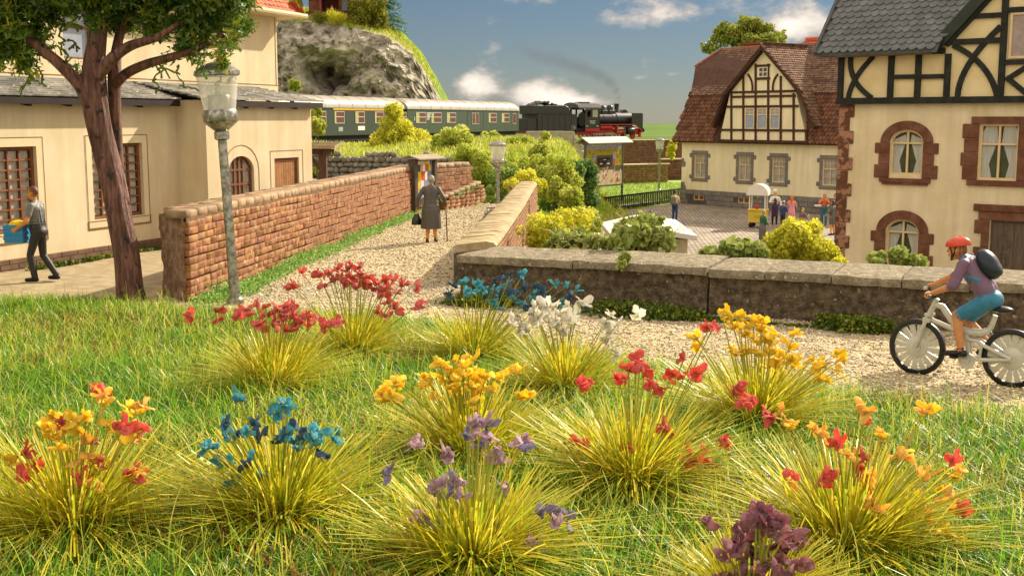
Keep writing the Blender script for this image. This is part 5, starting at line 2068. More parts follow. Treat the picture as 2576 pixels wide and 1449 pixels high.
# driving wheels with spokes
for xw in (9.35, 11.0, 12.65):
    for sd in (-.84, .76):
        wh = empty('driving_wheel', None, None, (xw, sd, .72), parent=lo_)
        t = MB()
        nn = 24
        for k in range(nn):
            a0, a1 = 2 * math.pi * k / nn, 2 * math.pi * (k + 1) / nn
            t.prism([(.72 * math.cos(a0), .72 * math.sin(a0)), (.72 * math.cos(a1), .72 * math.sin(a1)), (.60 * math.cos(a1), .60 * math.sin(a1)), (.60 * math.cos(a0), .60 * math.sin(a0))], -.05, .07)
        t.build('tyre', m_steel, wh)
        s = MB()
        for k in range(12):
            a0 = 2 * math.pi * k / 12
            s.bar((.1 * math.cos(a0), 0, .1 * math.sin(a0)), (.61 * math.cos(a0), 0, .61 * math.sin(a0)), .07, .06, up=(0, 1, 0))
        s.lathe([(.15, -.08), (.15, .06)], 14, (0, 0, 0), 'y')
        s.build('spokes', m_red, wh)
for xw in (15.35,):
    for sd in (-.84, .76):
        MB().lathe([(.42, -.05), (.42, .06)], 18, (xw, sd, .42), 'y').lathe([(.33, -.07), (.33, .075)], 18, (xw, sd, .42), 'y').build('leading_wheel', m_red, lo_)
MB().bar((9.35, -1.0, .62), (12.65, -1.0, .62), .06, .14).build('coupling_rod', m_steel, lo_)
MB().bar((11.0, -1.08, .66), (14.4, -1.08, .95), .06, .11).build('connecting_rod', m_steel, lo_)
MB().bar((13.9, -1.12, .35), (14.05, -1.12, 1.5), .06, .1).bar((12.6, -1.14, 1.35), (14.6, -1.14, 1.42), .06, .07).build('valve_gear', m_steel, lo_)
MB().lathe([(.36, 14.2), (.4, 14.25), (.4, 15.2), (.36, 15.25)], 18, (0, -1.1, .95), 'x').lathe([(.2, 14.1), (.2, 15.3)], 14, (0, -1.1, 1.4), 'x').build('cylinder', m_black, lo_, smooth=40)
# smoke deflectors, buffer beam
for y in (-1.36, 1.32):
    MB().prism([(14.75, 1.74), (15.3, 1.68), (16.15, 1.1), (16.45, 1.1), (16.45, 2.82), (16.35, 2.95), (14.75, 2.95)], y, y + .04).build('smoke_deflector', m_black, lo_)
MB().box((16.3, -1.3, .78), (16.5, 1.3, 1.22)).build('buffer_beam', m_red, lo_, bevel=.02)
for y in (-.88, .88):
    MB().lathe([(.12, 16.5), (.12, 16.85), (.25, 16.88), (.25, 16.95), (.1, 16.98)], 16, (0, y, 1.05), 'x').build('buffer', m_red if y > 0 else m_black, lo_, smooth=40)
MB().box((16.1, -1.2, .3), (16.35, -.95, .8)).box((15.9, -1.35, .25), (16.3, -.9, .32)).build('front_step', m_red, lo_)
b = MB()
b.box((8.55, -1.39, 2.03), (9.35, -1.385, 2.08))
b.box((7.98, -1.39, 1.48), (8.35, -1.385, 1.53)).box((9.5, -1.39, 1.48), (9.85, -1.385, 1.53))
b.build('cab_lettering', m_white, lo_)
text(lo_, '24 056', (8.95, -1.39, 1.85), .24, m_white, 'cab_number')
# tender
tn = lo_
MB().prism([(1.3, 1.02), (6.75, 1.02), (6.75, 2.75), (1.3, 2.75)], -1.42, 1.42).build('tender_tank', m_black, tn, bevel=.04)
for k in range(6):
    MB().box((1.9 + k * .8, -1.445, 1.1), (1.93 + k * .8, -1.415, 2.7)).build('tender_rib', m_black, tn)
MB().box((1.3, -1.45, 2.72), (6.75, 1.45, 2.80)).build('tender_ledge', m_black, tn)
MB().prism([(.75, 2.8), (6.3, 2.8), (5.7, 3.55), (5.4, 3.72), (.75, 3.72)], -1.15, 1.15).build('coal_bunker', m_black, tn, bevel=.03)
MB().box((.0, -1.3, .85), (1.3, 1.3, 2.35)).build('tender_rear', m_black, tn, bevel=.03)
MB().box((-.05, -1.3, .72), (1.3, 1.3, .92)).build('tender_buffer_beam', m_red, tn)
b = MB()
for k in range(160):
    x = rr.uniform(1.4, 5.0)
    hgt = 3.70 + .42 * math.exp(-((x - 2.9) / 1.1) ** 2)
    b.ball((x, rr.uniform(-.95, .95), hgt * rr.uniform(.97, 1.0)), rr.uniform(.09, .17), 5, 4)
o = b.build('coal', mat('coal', '#15130f', rough=.25, spec=.8), tn, fix=False, kind='stuff')
b = MB()
for (xa, xb, za, zb) in ((5.95, 6.5, 1.15, 1.2), (5.95, 6.0, 1.2, 1.55), (5.95, 6.5, 1.55, 1.6), (6.2, 6.5, 1.28, 1.45)):
    b.box((xa, -1.43, za), (xb, -1.424, zb))
b.build('tender_plate', mat('plate_dim', '#8d8878', rough=.6), tn)
for xw in (2.2, 3.7, 5.3):
    for sd in (-.84, .76):
        MB().lathe([(.5, -.05), (.5, .06)], 18, (xw, sd, .5), 'y').build('tender_wheel', m_red, tn, smooth=40)
MB().box((1.2, -1.05, .5), (6.6, -.92, .98)).build('tender_frame', m_frameblk, tn)
MB().box((6.75, -1.2, .9), (7.95, 1.2, 1.3)).build('footplate', m_frameblk, tn)

# thin dark smoke drifting back from the chimney: soft puffs
def smoke_mat(k):
    m = bpy.data.materials.new('smoke')
    m.use_nodes = True
    N, L = m.node_tree.nodes, m.node_tree.links
    N.remove(N['Principled BSDF'])
    v = N.new('ShaderNodeVolumePrincipled')
    v.inputs['Color'].default_value = (.16, .16, .18, 1)
    tc = N.new('ShaderNodeTexCoord')
    ln = N.new('ShaderNodeVectorMath')
    ln.operation = 'LENGTH'
    L.new(tc.outputs['Object'], ln.inputs[0])
    mr = N.new('ShaderNodeMapRange')
    mr.interpolation_type = 'SMOOTHSTEP'
    mr.inputs[1].default_value, mr.inputs[2].default_value = 1.0, .0
    mr.inputs[3].default_value, mr.inputs[4].default_value = .0, k
    L.new(ln.outputs['Value'], mr.inputs[0])
    L.new(mr.outputs[0], v.inputs['Density'])
    L.new(v.outputs[0], N['Material Output'].inputs['Volume'])
    return m


cx = Vector((.85, 128.57, RAIL_Z)) + Matrix.Rotation(la, 3, 'Z') @ Vector((13.65, 0, 4.05))
smk = empty('smoke', None, None, tuple(cx))
smk['kind'] = 'stuff'
pm_ = [MB().ball((0, 0, 0), 1, 16, 10).mesh(smoke_mat(k), smooth=True) for k in (1.1, .8, .5, .32, .22, .16, .1)]
for pq, (u, v_, rx_, rz_) in enumerate(((1556, 246, .3, .5), (1550, 228, .5, .8), (1536, 208, .9, 1.0), (1508, 190, 1.4, 1.1), (1466, 172, 1.9, 1.2), (1414, 156, 2.4, 1.2), (1352, 142, 2.8, 1.2))):
    put('puff', pm_[pq], smk, PY(u, v_, 137.5) - cx, (0, R(25), 0), (rx_ * 1.25, rx_, rz_))
# ================================================================== rocky hill with hut
m_rock = mat('rock', '#7c7468', rough=.92, col2='#bdb4a6', scale=.55, spec=.12, bump=.8, bscale=2.6, bdist=.35, speck=('#b8ad98', 1.9, .62))
m_hillgrass = mat('hill_grass', '#4f6a1c', rough=.95, col2='#7d8f2c', scale=.5, spec=.1, bump=.6, bscale=3, bdist=.2)
hx = [-60, -40, -29.5, -24, -20, -16, -13, -11.5, -9.9, -7, -5]
zc_ = [15.6, 15.6, 15.3, 15.0, 14.4, 13.4, 11.4, 9.1, 6.1, .9, -2.9]
zt_ = [20, 19.5, 18.6, 17.8, 17.0, 15.6, 12.3, 9.6, 6.4, 1.2, -2.9]
yc_ = [150, 150, 150, 151.5, 151.0, 151.5, 153.5, 155, 157, 161, 164]
xs = np.arange(-58, -4.6, .33)
NR, NG = 64, 22
vs, fs, mi = [], [], []
for i, x in enumerate(xs):
    zc, zt, yc = np.interp(x, hx, zc_), np.interp(x, hx, zt_), np.interp(x, hx, yc_)
    for j in range(NR + NG + 1):
        if j <= NR:
            t = j / NR
            z = GZ - .5 + (zc - GZ + .5) * t
            y = yc + 3.2 * t ** 1.4
            p = Vector((x, y, z))
            amp = min(1.0, (zc + 2.9) / 6) * (1 - .6 * t ** 6)
            big = noise.noise(p * .17) * 2.0 + noise.noise(p * .42 + Vector((3, 9, 1))) * 1.25
            rid = (abs(noise.noise(p * .7 + Vector((7, 1, 4)))) - .25) * 2.5 + (abs(noise.noise(p * 1.5)) - .2) * 1.6 + (abs(noise.noise(p * 3.1)) - .2) * .7
            cave = 7.5 * math.exp(-(((x + 23.6) / 2.6) ** 2 + ((z - 8.4) / 1.9) ** 2) ** 1.5) * (1 + .9 * noise.noise(p * .55))
            brow = -2.2 * math.exp(-(((x + 23.5) / 4.4) ** 2 + ((z - 12.4) / 1.4) ** 2))
            y += (big + rid) * amp + cave + brow
            vs.append((x + noise.noise(p * .9 + Vector((11, 2, 5))) * .5 * amp, y, z + noise.noise(p * .7 + Vector((1, 22, 3))) * .5 * amp * (1 - t)))
        else:
            t = (j - NR) / NG
            y0 = vs[-1][1] if j == NR + 1 else None
            if j == NR + 1:
                base_y, base_z = vs[-1][1], vs[-1][2]
            y = base_y + t * 24
            z = base_z + (zt - base_z) * (1 - (1 - t) ** 2.2) + noise.noise(Vector((x * .3, y * .3, 0))) * .35 * min(1, t * 4)
            vs.append((x, y, z))
n = NR + NG + 1
for i in range(len(xs) - 1):
    for j in range(n - 1):
        fs.append((i * n + j, (i + 1) * n + j, (i + 1) * n + j + 1, i * n + j + 1))
        edge = NR + 2 + 5 * noise.noise(Vector((xs[i] * .6, 0, 0)))
        mi.append(1 if j >= edge else 0)
hill = structure(put('hill', npmesh('hill', vs, np.array(fs), np.full(len(fs), 4), [m_rock, m_hillgrass], mi, smooth=False)))


def hill_top(x, back):
    """a point on the grass of the hill, back metres behind the rock edge"""
    i = int(np.argmin(abs(xs - x)))
    y0 = vs[i * n + NR][1]
    j = NR + max(0, min(NG, int(round(back / 24 * NG))))
    return Vector(vs[i * n + j])


# log hut with railing
hp = hill_top(-24.6, 4.5)
hut = empty('log_hut', 'small reddish log hut with a railed terrace on the rocky hill', 'hut', (hp.x - 1.8, hp.y, hp.z - .35))
m_log = mat('log_red', '#6b3a28', rough=.8, col2='#7f4a34', scale=2, rnd=.1)
MB().box((-.2, -.5, -1.4), (6.0, 3.2, .2)).build('base', mat('hut_base', '#7a4638', rough=.85, bump=.3, bscale=6), hut)
for k in range(12):
    z = .3 + k * .26
    for (xa, xb) in ((0, 1.6), (3.9, 5.8)):
        MB().tube([(xa, 0, z), (xb, 0, z)], .14, 6).build('log', m_log, hut, smooth=True)
MB().box((1.3, .15, .2), (1.6, 3, 3.4)).box((3.9, .15, .2), (4.1, 3, 3.4)).box((0, 2.9, .2), (5.8, 3.1, 3.4)).build('wall', m_log, hut)
MB().box((1.38, -.16, .2), (1.66, .14, 3.4)).box((5.6, -.16, .2), (5.9, .14, 3.4)).build('post', mat('red_post', '#8a3e36', rough=.7), hut)
MB().box((4.35, -.17, 1.3), (5.1, -.13, 2.6)).build('window', mat('hut_pane', '#3b4640', rough=.2, spec=.6), hut)
MB().box((-.6, -1.2, 3.35), (6.5, 4, 3.6)).prism([(-.6, 3.6), (6.5, 3.6), (3, 5.0)], -1.2, 4).build('roof', mat('hut_roof', '#5a3222', rough=.85), hut)
rl2 = empty('railing', None, None, parent=hut)
for z in (.9, .42):
    MB().box((-4.5, -1.25, z), (8.2, -1.12, z + .16)).build('rail', m_oldwood, rl2)
for k in range(8):
    MB().box((-4.4 + k * 1.75, -1.12, -1.0), (-4.24 + k * 1.75, -.98, 1.2)).build('post', m_oldwood, rl2)
# ================================================================== plants
def rand_rot(r, n):
    """n random rotation matrices"""
    q = r.normal(size=(n, 4))
    q /= np.linalg.norm(q, axis=1)[:, None]
    w, x, y, z = q.T
    return np.stack([np.stack([1 - 2 * (y * y + z * z), 2 * (x * y - z * w), 2 * (x * z + y * w)], -1),
                     np.stack([2 * (x * y + z * w), 1 - 2 * (x * x + z * z), 2 * (y * z - x * w)], -1),
                     np.stack([2 * (x * z - y * w), 2 * (y * z + x * w), 1 - 2 * (x * x + y * y)], -1)], 1)


def leaf_cloud(name, clumps, n, size, m, seed, shape='foam', shell=.55, sub=9, subr=.42, anchor=None):
    """leaves spread over many small lobes on the given ellipsoids; clumps: (centre, (rx, ry, rz))"""
    r = np.random.default_rng(seed)
    vol = np.array([c[1][0] * c[1][1] * c[1][2] for c in clumps]) ** .67
    share = vol / vol.sum()
    C, Rr = [], []
    for (c, rad), sh in zip(clumps, share):
        k = max(3, int(sub * len(clumps) * sh * 1.5))
        d = r.normal(size=(k, 3))
        d /= np.linalg.norm(d, axis=1)[:, None]
        rr0 = r.uniform(.25, .80, k)[:, None] ** .6
        cc = np.array(c)[None] + d * rr0 * np.array(rad)[None]
        C.append(cc)
        Rr.append(np.full(k, subr) * r.uniform(.6, 1.25, k) * (rad[0] * rad[1] * rad[2]) ** (1 / 3))
    C, Rr = np.concatenate(C), np.concatenate(Rr)
    w = Rr ** 2
    pick = r.choice(len(C), n, p=w / w.sum())
    d = r.normal(size=(n, 3))
    d /= np.linalg.norm(d, axis=1)[:, None]
    rad = (shell + (1.12 - shell) * r.random(n) ** .7)
    pos = C[pick] + d * (Rr[pick] * rad)[:, None]
    s = size * r.uniform(.55, 1.35, n)
    if shape == 'round':
        d[:, 2] = np.abs(d[:, 2]) * np.sign(d[:, 2] + .6)
    if shape == 'foam':
        base = np.array([(-.5, -.35, 0), (.45, -.5, .1), (.55, .3, -.1), (-.2, .55, .15)])
        tri = np.array([(0, 1, 2), (0, 2, 3)])
    elif shape == 'round':
        base = np.array([(0, -.6, 0), (.42, -.25, .14), (.46, .2, .16), (0, .62, 0), (-.46, .2, .16), (-.42, -.25, .14)])
        tri = np.array([(0, 1, 3), (1, 2, 3), (0, 3, 5), (3, 4, 5)])
    elif shape == 'needle':
        base = np.array([(-.08, 0, 0), (.08, 0, 0), (0, 1.6, 0), (0, .8, .12)])
        tri = np.array([(0, 1, 2), (0, 2, 3)])
    elif shape == 'sprig':
        arms = []
        tr_ = []
        rs = np.random.default_rng(3)
        for k in range(5):
            v = rs.normal(size=3)
            v /= np.linalg.norm(v)
            sd = np.cross(v, rs.normal(size=3))
            sd /= np.linalg.norm(sd)
            L = rs.uniform(.5, 1.1)
            b0 = len(arms)
            arms += [sd * .11, -sd * .11, v * L * .6 - sd * .09, v * L * .6 + sd * .10, v * L * .6 + sd * .2 + v * .12, v * L]
            tr_ += [(b0, b0 + 1, b0 + 2), (b0, b0 + 2, b0 + 3), (b0 + 3, b0 + 2, b0 + 5), (b0 + 3, b0 + 5, b0 + 4)]
        base, tri = np.array(arms), np.array(tr_)
    Rm = rand_rot(r, n)
    k = len(base)
    jit = r.uniform(-.12, .12, (n, k, 3)) if shape in ('foam', 'sprig') else 0
    V = np.einsum('nij,nkj->nki', Rm, base[None] + jit) * s[:, None, None] + pos[:, None, :]
    Fc = (np.arange(n)[:, None, None] * k + tri[None]).reshape(-1, 3)
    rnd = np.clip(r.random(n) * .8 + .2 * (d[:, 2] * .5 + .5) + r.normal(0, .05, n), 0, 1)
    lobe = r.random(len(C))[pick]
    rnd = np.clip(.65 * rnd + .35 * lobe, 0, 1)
    if anchor is not None:
        V = V - np.array(anchor)[None, None]
    return npmesh(name, V.reshape(-1, 3), Fc, np.full(len(Fc), 3), m, rnd=np.repeat(rnd, k))


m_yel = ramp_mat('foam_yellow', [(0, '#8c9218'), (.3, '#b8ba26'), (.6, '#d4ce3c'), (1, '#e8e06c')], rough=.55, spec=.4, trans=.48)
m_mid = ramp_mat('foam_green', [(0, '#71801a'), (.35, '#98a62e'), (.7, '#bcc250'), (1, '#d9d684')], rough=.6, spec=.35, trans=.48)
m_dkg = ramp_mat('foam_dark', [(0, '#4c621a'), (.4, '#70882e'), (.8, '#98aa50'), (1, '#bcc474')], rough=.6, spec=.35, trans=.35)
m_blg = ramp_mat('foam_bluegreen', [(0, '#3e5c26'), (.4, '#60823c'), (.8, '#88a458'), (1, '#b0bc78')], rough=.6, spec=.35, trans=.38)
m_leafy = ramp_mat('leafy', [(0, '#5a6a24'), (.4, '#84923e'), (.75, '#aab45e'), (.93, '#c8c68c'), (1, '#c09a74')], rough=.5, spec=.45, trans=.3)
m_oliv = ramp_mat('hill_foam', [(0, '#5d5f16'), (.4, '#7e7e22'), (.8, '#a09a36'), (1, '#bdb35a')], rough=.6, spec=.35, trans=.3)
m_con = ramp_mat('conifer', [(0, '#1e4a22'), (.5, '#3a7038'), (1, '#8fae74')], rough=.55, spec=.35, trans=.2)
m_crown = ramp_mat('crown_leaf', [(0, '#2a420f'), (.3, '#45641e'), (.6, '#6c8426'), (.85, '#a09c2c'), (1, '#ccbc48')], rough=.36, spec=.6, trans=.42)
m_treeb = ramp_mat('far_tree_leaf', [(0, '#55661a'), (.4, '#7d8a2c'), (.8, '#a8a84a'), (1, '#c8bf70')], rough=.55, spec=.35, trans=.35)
m_twig = mat('twig', '#3f3524', rough=.9)


def bush(label, base, clumps, n, size, m, seed, shape='foam', group=None, name='bush', sub=9, subr=.42, cat='bush', shell=.55):
    b = empty(name, label, cat, base, 0, group)
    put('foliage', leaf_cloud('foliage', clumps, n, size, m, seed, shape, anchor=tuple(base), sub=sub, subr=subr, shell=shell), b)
    st = MB()
    r = random.Random(seed)
    for (c, rad) in clumps[:4]:
        q = Vector(c) - Vector(base)
        st.tube([(r.uniform(-.04, .04), r.uniform(-.04, .04), 0), q * .5 + Vector((r.uniform(-.05, .05), 0, 0)), q], [.035, .025, .01], 5)
    st.build('stem', m_twig, b)
    return b


def blob(u, v, Y, ru, rv, dy=None):
    """picture ellipse at depth Y -> ((x, y, z), radii)"""
    p = PY(u, v, Y)
    k = Y / FPX
    return ((p.x, p.y, p.z), (ru * k, (dy if dy else ru * k), rv * k))


# --- bushes behind the parapet
g1 = 'shrubs behind the parapet'
bush('yellow-green cushion bush at the bend of the parapet', (1.0, 25.5, -1.0), [blob(1370, 575, 26, 55, 50), blob(1330, 590, 26, 28, 42), blob(1440, 560, 27, 60, 42), blob(1400, 615, 26, 80, 40)], 9000, .052, m_yel, 41, group=g1)
bush('taller yellow-green bush rising above the parapet bend near the fence', (2.5, 31, -2.6), [blob(1470, 560, 31, 40, 42), blob(1440, 505, 33, 34, 36), blob(1400, 475, 36, 30, 34), blob(1490, 600, 30, 36, 30)], 8000, .06, m_mid, 42, group=g1)
bush('bright yellow round bush overlapping the corner of the timbered house', (5.6, 20.5, .4), [blob(2000, 620, 20.6, 62, 58), blob(2060, 640, 20.6, 50, 45), blob(1955, 640, 20.4, 34, 40), blob(2095, 650, 20.3, 36, 36), blob(2030, 590, 20.8, 40, 34)], 12000, .048, m_yel, 43, group=g1)
bush('leafy ivy mound spilling over the parapet in front of the kiosk', (1.95, 20.6, .45), [blob(1600, 590, 20.6, 52, 44), blob(1650, 605, 20.6, 40, 40), blob(1560, 610, 20.3, 40, 30), blob(1640, 565, 20.8, 30, 26)], 1500, .115, m_leafy, 44, 'round', group=g1, name='ivy_mound', cat='ivy')
bush('tangled green creeper on the parapet between bend and kiosk', (1.0, 21.2, .45), [blob(1440, 600, 21.3, 50, 22), blob(1500, 612, 21.2, 40, 18), blob(1385, 608, 21.5, 30, 16)], 1500, .09, m_leafy, 45, 'round', group=g1, name='creeper', cat='creeper')
bush('low round-leaved plant on the parapet left of the yellow bush', (3.9, 19.6, .45), [blob(1850, 630, 19.8, 42, 24), blob(1800, 640, 19.8, 34, 20), blob(1905, 635, 19.7, 34, 26), blob(1870, 615, 19.9, 26, 16)], 1000, .12, m_leafy, 46, 'round', group=g1, name='leafy_plant', cat='plant')
bush('small leafy plant on the parapet below the arched window', (6.0, 18.6, .45), [blob(2215, 658, 18.7, 30, 18), blob(2265, 652, 18.7, 34, 20), blob(2310, 662, 18.6, 34, 14)], 800, .105, m_leafy, 47, 'round', group=g1, name='leafy_plant', cat='plant')
tr1 = bush('ivy tendril hanging down the front of the parapet coping', (1.72, 18.75, .62), [blob(1568, 648, 18.7, 16, 14), blob(1562, 668, 18.45, 11, 12)], 240, .06, m_leafy, 48, 'round', name='ivy_tendril', cat='ivy')
# wiry tendrils
tw = MB()
r_ = random.Random(4)
for k in range(16):
    p = PY(r_.uniform(1370, 1700), r_.uniform(560, 615), 20.4)
    pts = [p]
    for j in range(7):
        p = p + Vector((r_.uniform(-.14, .14), r_.uniform(-.08, .05), r_.uniform(-.09, .10)))
        pts.append(p)
    tw.tube(pts, .006, 4)
tw.build('creeper_tendrils', mat('tendril', '#a3a05a', rough=.6), kind='stuff')

# --- shrubs on the embankment
g2 = 'shrubs on the railway embankment'
SH = [('upright yellow-green bush in front of the coach gap', (980, 340, 77), [(990, 290, 24, 26), (975, 330, 26, 26), (1000, 355, 44, 30), (1050, 360, 34, 24), (955, 365, 26, 24), (1085, 362, 30, 16)], m_yel, 11000, .12),
      ('dark green shrub standing before the second-class coach', (1150, 400, 70), [(1140, 360, 36, 30), (1120, 380, 28, 30), (1165, 385, 36, 36), (1150, 410, 40, 34)], m_mid, 9000, .11),
      ('round green shrub hanging over the end of the stone wall', (1190, 470, 60), [(1200, 430, 40, 40), (1180, 400, 34, 30), (1215, 470, 32, 44), (1230, 420, 30, 30)], m_mid, 9000, .10),
      ('dark green thicket behind the middle street lamp', (1275, 520, 57), [(1275, 470, 34, 50), (1310, 500, 30, 40), (1250, 510, 26, 40), (1240, 540, 24, 36)], m_dkg, 9000, .09),
      ('yellow-green bush at the far end of the parapet coping', (1320, 470, 55), [(1315, 455, 28, 16), (1345, 470, 22, 20), (1290, 470, 18, 16)], m_yel, 4500, .07),
      ('tall green shrub beside the grassy mound top', (1365, 400, 66), [(1370, 370, 20, 28), (1360, 400, 26, 28), (1390, 430, 30, 34), (1350, 440, 30, 30)], m_mid, 8000, .10),
      ('pale green bush on the slope above the parapet end', (1395, 450, 60), [(1400, 440, 40, 34), (1360, 430, 32, 30), (1430, 470, 34, 36), (1380, 480, 34, 30)], m_mid, 9000, .09),
      ('blue-green shrub close to the poster board post', (1475, 470, 70), [(1478, 420, 24, 30), (1480, 470, 26, 40), (1460, 450, 22, 30), (1455, 500, 26, 30)], m_blg, 8000, .10),
      ('blue-green bush below the poster board slope', (1440, 470, 62), [(1440, 440, 26, 28), (1425, 500, 30, 34), (1395, 510, 26, 30)], m_blg, 6500, .09),
      ('small shrub left of the locomotive abutment', (1240, 375, 88), [(1235, 360, 26, 16), (1262, 372, 24, 18)], m_mid, 4000, .12),
      ('green bush on top of the mound by the lamp head', (1300, 385, 72), [(1305, 380, 34, 24), (1330, 400, 30, 28), (1280, 400, 28, 24)], m_mid, 6000, .10),
      ('low bush behind the timber shelter roof', (798, 330, 60), [(796, 290, 13, 22), (800, 320, 16, 18)], m_mid, 3000, .09),
      ('olive bush on the mound slope right of the lamp', (1300, 440, 62), [(1300, 430, 34, 26), (1330, 450, 28, 26), (1270, 440, 26, 22)], m_mid, 6000, .09)]
for k, (lab, (u, v, Y), cl_, m, n_, sz) in enumerate(SH):
    cl2 = [blob(a, b - 3, Y + random.uniform(-1, 1), c * 1.18, d * 1.18) for a, b, c, d in cl_]
    low = min(c[0][2] - c[1][2] for c in cl2)
    gx = float(np.mean([c[0][0] for c in cl2]))
    gz = float(bank_z(np.array([gx]), np.array([float(Y)]))[0]) if Y > 57 else GZ + 1
    bush(lab, (gx, Y, min(gz, low)), cl2, int(n_ * 1.25), sz, m, 60 + k, group=g2)
gp_ = [('low green plant sprouting on the lawn behind the picket fence', (1520, 500, 79), 16, 14), ('small bush by the far dark wall', (1690, 378, 108), 12, 24), ('tuft of weeds at the foot of the stone wall', (800, 433, 62), 18, 9), ('shrub in front of the rock above the pent roof', (742, 215, 146), 13, 16)]
for k, (lab, (u, v, Y), a, b_) in enumerate(gp_):
    cl2 = [blob(u, v, Y, a, b_), blob(u - a * .5, v + b_ * .3, Y, a * .7, b_ * .7)]
    bush(lab, (cl2[0][0][0], Y, cl2[0][0][2] - cl2[0][1][2]), cl2, 1800, .1 * Y / 80, m_mid if k != 1 else m_yel, 90 + k)

# --- hill plants
h_ = hill_top(-17.6, 4)
bush('large olive bush on the shoulder of the rocky hill', (h_.x, 158, h_.z - .3), [blob(925, 45, 158, 44, 46), blob(940, 10, 158, 36, 30), blob(905, 70, 158, 26, 28), blob(955, 60, 158, 22, 26)], 12000, .24, m_oliv, 101)
bush('bright yellow grass clump below the hut railing', (hill_top(-21.5, 2).x, 154.6, hill_top(-21.5, 2).z), [blob(843, 45, 154.6, 22, 14)], 1500, .3, m_yel, 102, 'needle', name='grass_clump', cat='grass clump')
bush('olive grass clump by the hut foundation', (hill_top(-23.5, 2.5).x, 155, hill_top(-23.5, 2.5).z), [blob(800, 45, 155, 20, 12)], 1200, .3, m_oliv, 103, 'needle', name='grass_clump', cat='grass clump')
bush('yellow shrub left of the log hut on the hill', (-29.5, 160, 16.5), [blob(738, 12, 160, 24, 20)], 2500, .22, m_yel, 104)
# conifer: a trunk with drooping brush-like boughs
ct = empty('conifer_tree', 'dark green conifer at the right edge of the hilltop', 'tree', (PY(962, 70, 163).x, 163, PY(962, 78, 163).z))
MB().tube([(0, 0, 0), (0, 0, 9)], [.25, .05], 8).build('trunk', m_twig, ct, smooth=True)
r_ = np.random.default_rng(8)
V, Fc = [], []
rn = []
for k in range(16):
    z = .6 + k * .55
    L0 = 3.6 * (1 - k / 18)
    for j in range(20):
        a = r_.uniform(0, 6.28)
        tip = np.array((math.cos(a) * L0, math.sin(a) * L0, z - .25 * L0 + r_.uniform(-.2, .2)))
        root = np.array((0, 0, z))
        for q in range(34):
            t = r_.uniform(.25, 1)
            c = root + (tip - root) * t
            d = (tip - root) / np.linalg.norm(tip - root) * .42 + r_.normal(0, .17, 3)
            s = np.cross(d, (0, 0, 1)) * .12 + r_.normal(0, .01, 3)
            b0 = len(V)
            V += [c - s, c + s, c + d]
            Fc.append((b0, b0 + 1, b0 + 2))
            v_ = r_.random() * .5 + t * .5
            rn += [v_, v_, v_]
put('crown', npmesh('crown', np.array(V), np.array(Fc), np.full(len(Fc), 3), m_con, rnd=rn), ct)

# --- tree behind the gabled house
ft = empty('broadleaf_tree', 'sunlit light green tree rising behind the red mansard roof', 'tree', (20.2, 97, GZ))
MB().tube([(0, 0, 0), (.2, 0, 5), (0, 0, 9)], [.4, .3, .1], 8).tube([(.2, 0, 5), (-2.0, .3, 8.5)], [.2, .05], 6).tube([(.2, 0, 5), (2.2, -.3, 9)], [.2, .05], 6).build('trunk', m_twig, ft, smooth=True)
cl2 = [blob(u, v, 97 + random.uniform(-1, 1), a, b_) for u, v, a, b_ in ((1880, 75, 44, 30), (1830, 90, 40, 30), (1930, 90, 40, 28), (1790, 118, 26, 24), (1965, 85, 18, 14), (1870, 55, 26, 14), (1900, 110, 60, 24), (1960, 105, 22, 18))]
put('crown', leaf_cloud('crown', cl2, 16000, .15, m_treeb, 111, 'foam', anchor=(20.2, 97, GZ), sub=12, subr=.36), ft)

# --- foreground tree
ty = 19.7
k_ = ty / FPX


def tpt(u, v, dy=0.0):
    p = PY(u, v, ty + dy)
    return p


bt = tpt(330, 752)
tree = empty('shade_tree', 'broad tree with ridged reddish bark in front of the cream building', 'tree', (bt.x, ty, 0))
tb_ = Vector((bt.x, ty, 0))


def bark_tube(path, n=40, seed=0, ridge=.13):
    """path: (u, v, r_px, dy); ridged bark"""
    pts = [(tpt(u, v, dy) - tb_, r_ * k_ * (.80 if n > 20 else .70)) for u, v, r_, dy in path]
    # resample
    P_, Rd = [], []
    for i in range(len(pts) - 1):
        for j in range(7):
            t = j / 7
            a = pts[max(i - 1, 0)][0]
            b0, b1 = pts[i][0], pts[i + 1][0]
            c = pts[min(i + 2, len(pts) - 1)][0]
            q = .5 * ((2 * b0) + (b1 - a) * t + (2 * a - 5 * b0 + 4 * b1 - c) * t * t + (3 * b0 - a - 3 * b1 + c) * t ** 3)
            P_.append(q)
            Rd.append(pts[i][1] * (1 - t) + pts[i + 1][1] * t)
    P_.append(pts[-1][0])
    Rd.append(pts[-1][1])
    m = MB().tube(P_, Rd, n)
    me = m.mesh(m_bark, smooth=True, fix=False)
    s_acc = 0
    for i in range(len(P_)):
        for k in range(n):
            v = me.vertices[i * n + k]
            d = v.co - P_[i]
            w = noise.noise(Vector((k * .9 + seed, P_[i].z * .8, seed))) * 1.0 + (abs(math.sin(k * 2.1 + seed + P_[i].z * .6)) - .5) * .9
            v.co = P_[i] + d * (1 + ridge * w)
    return me


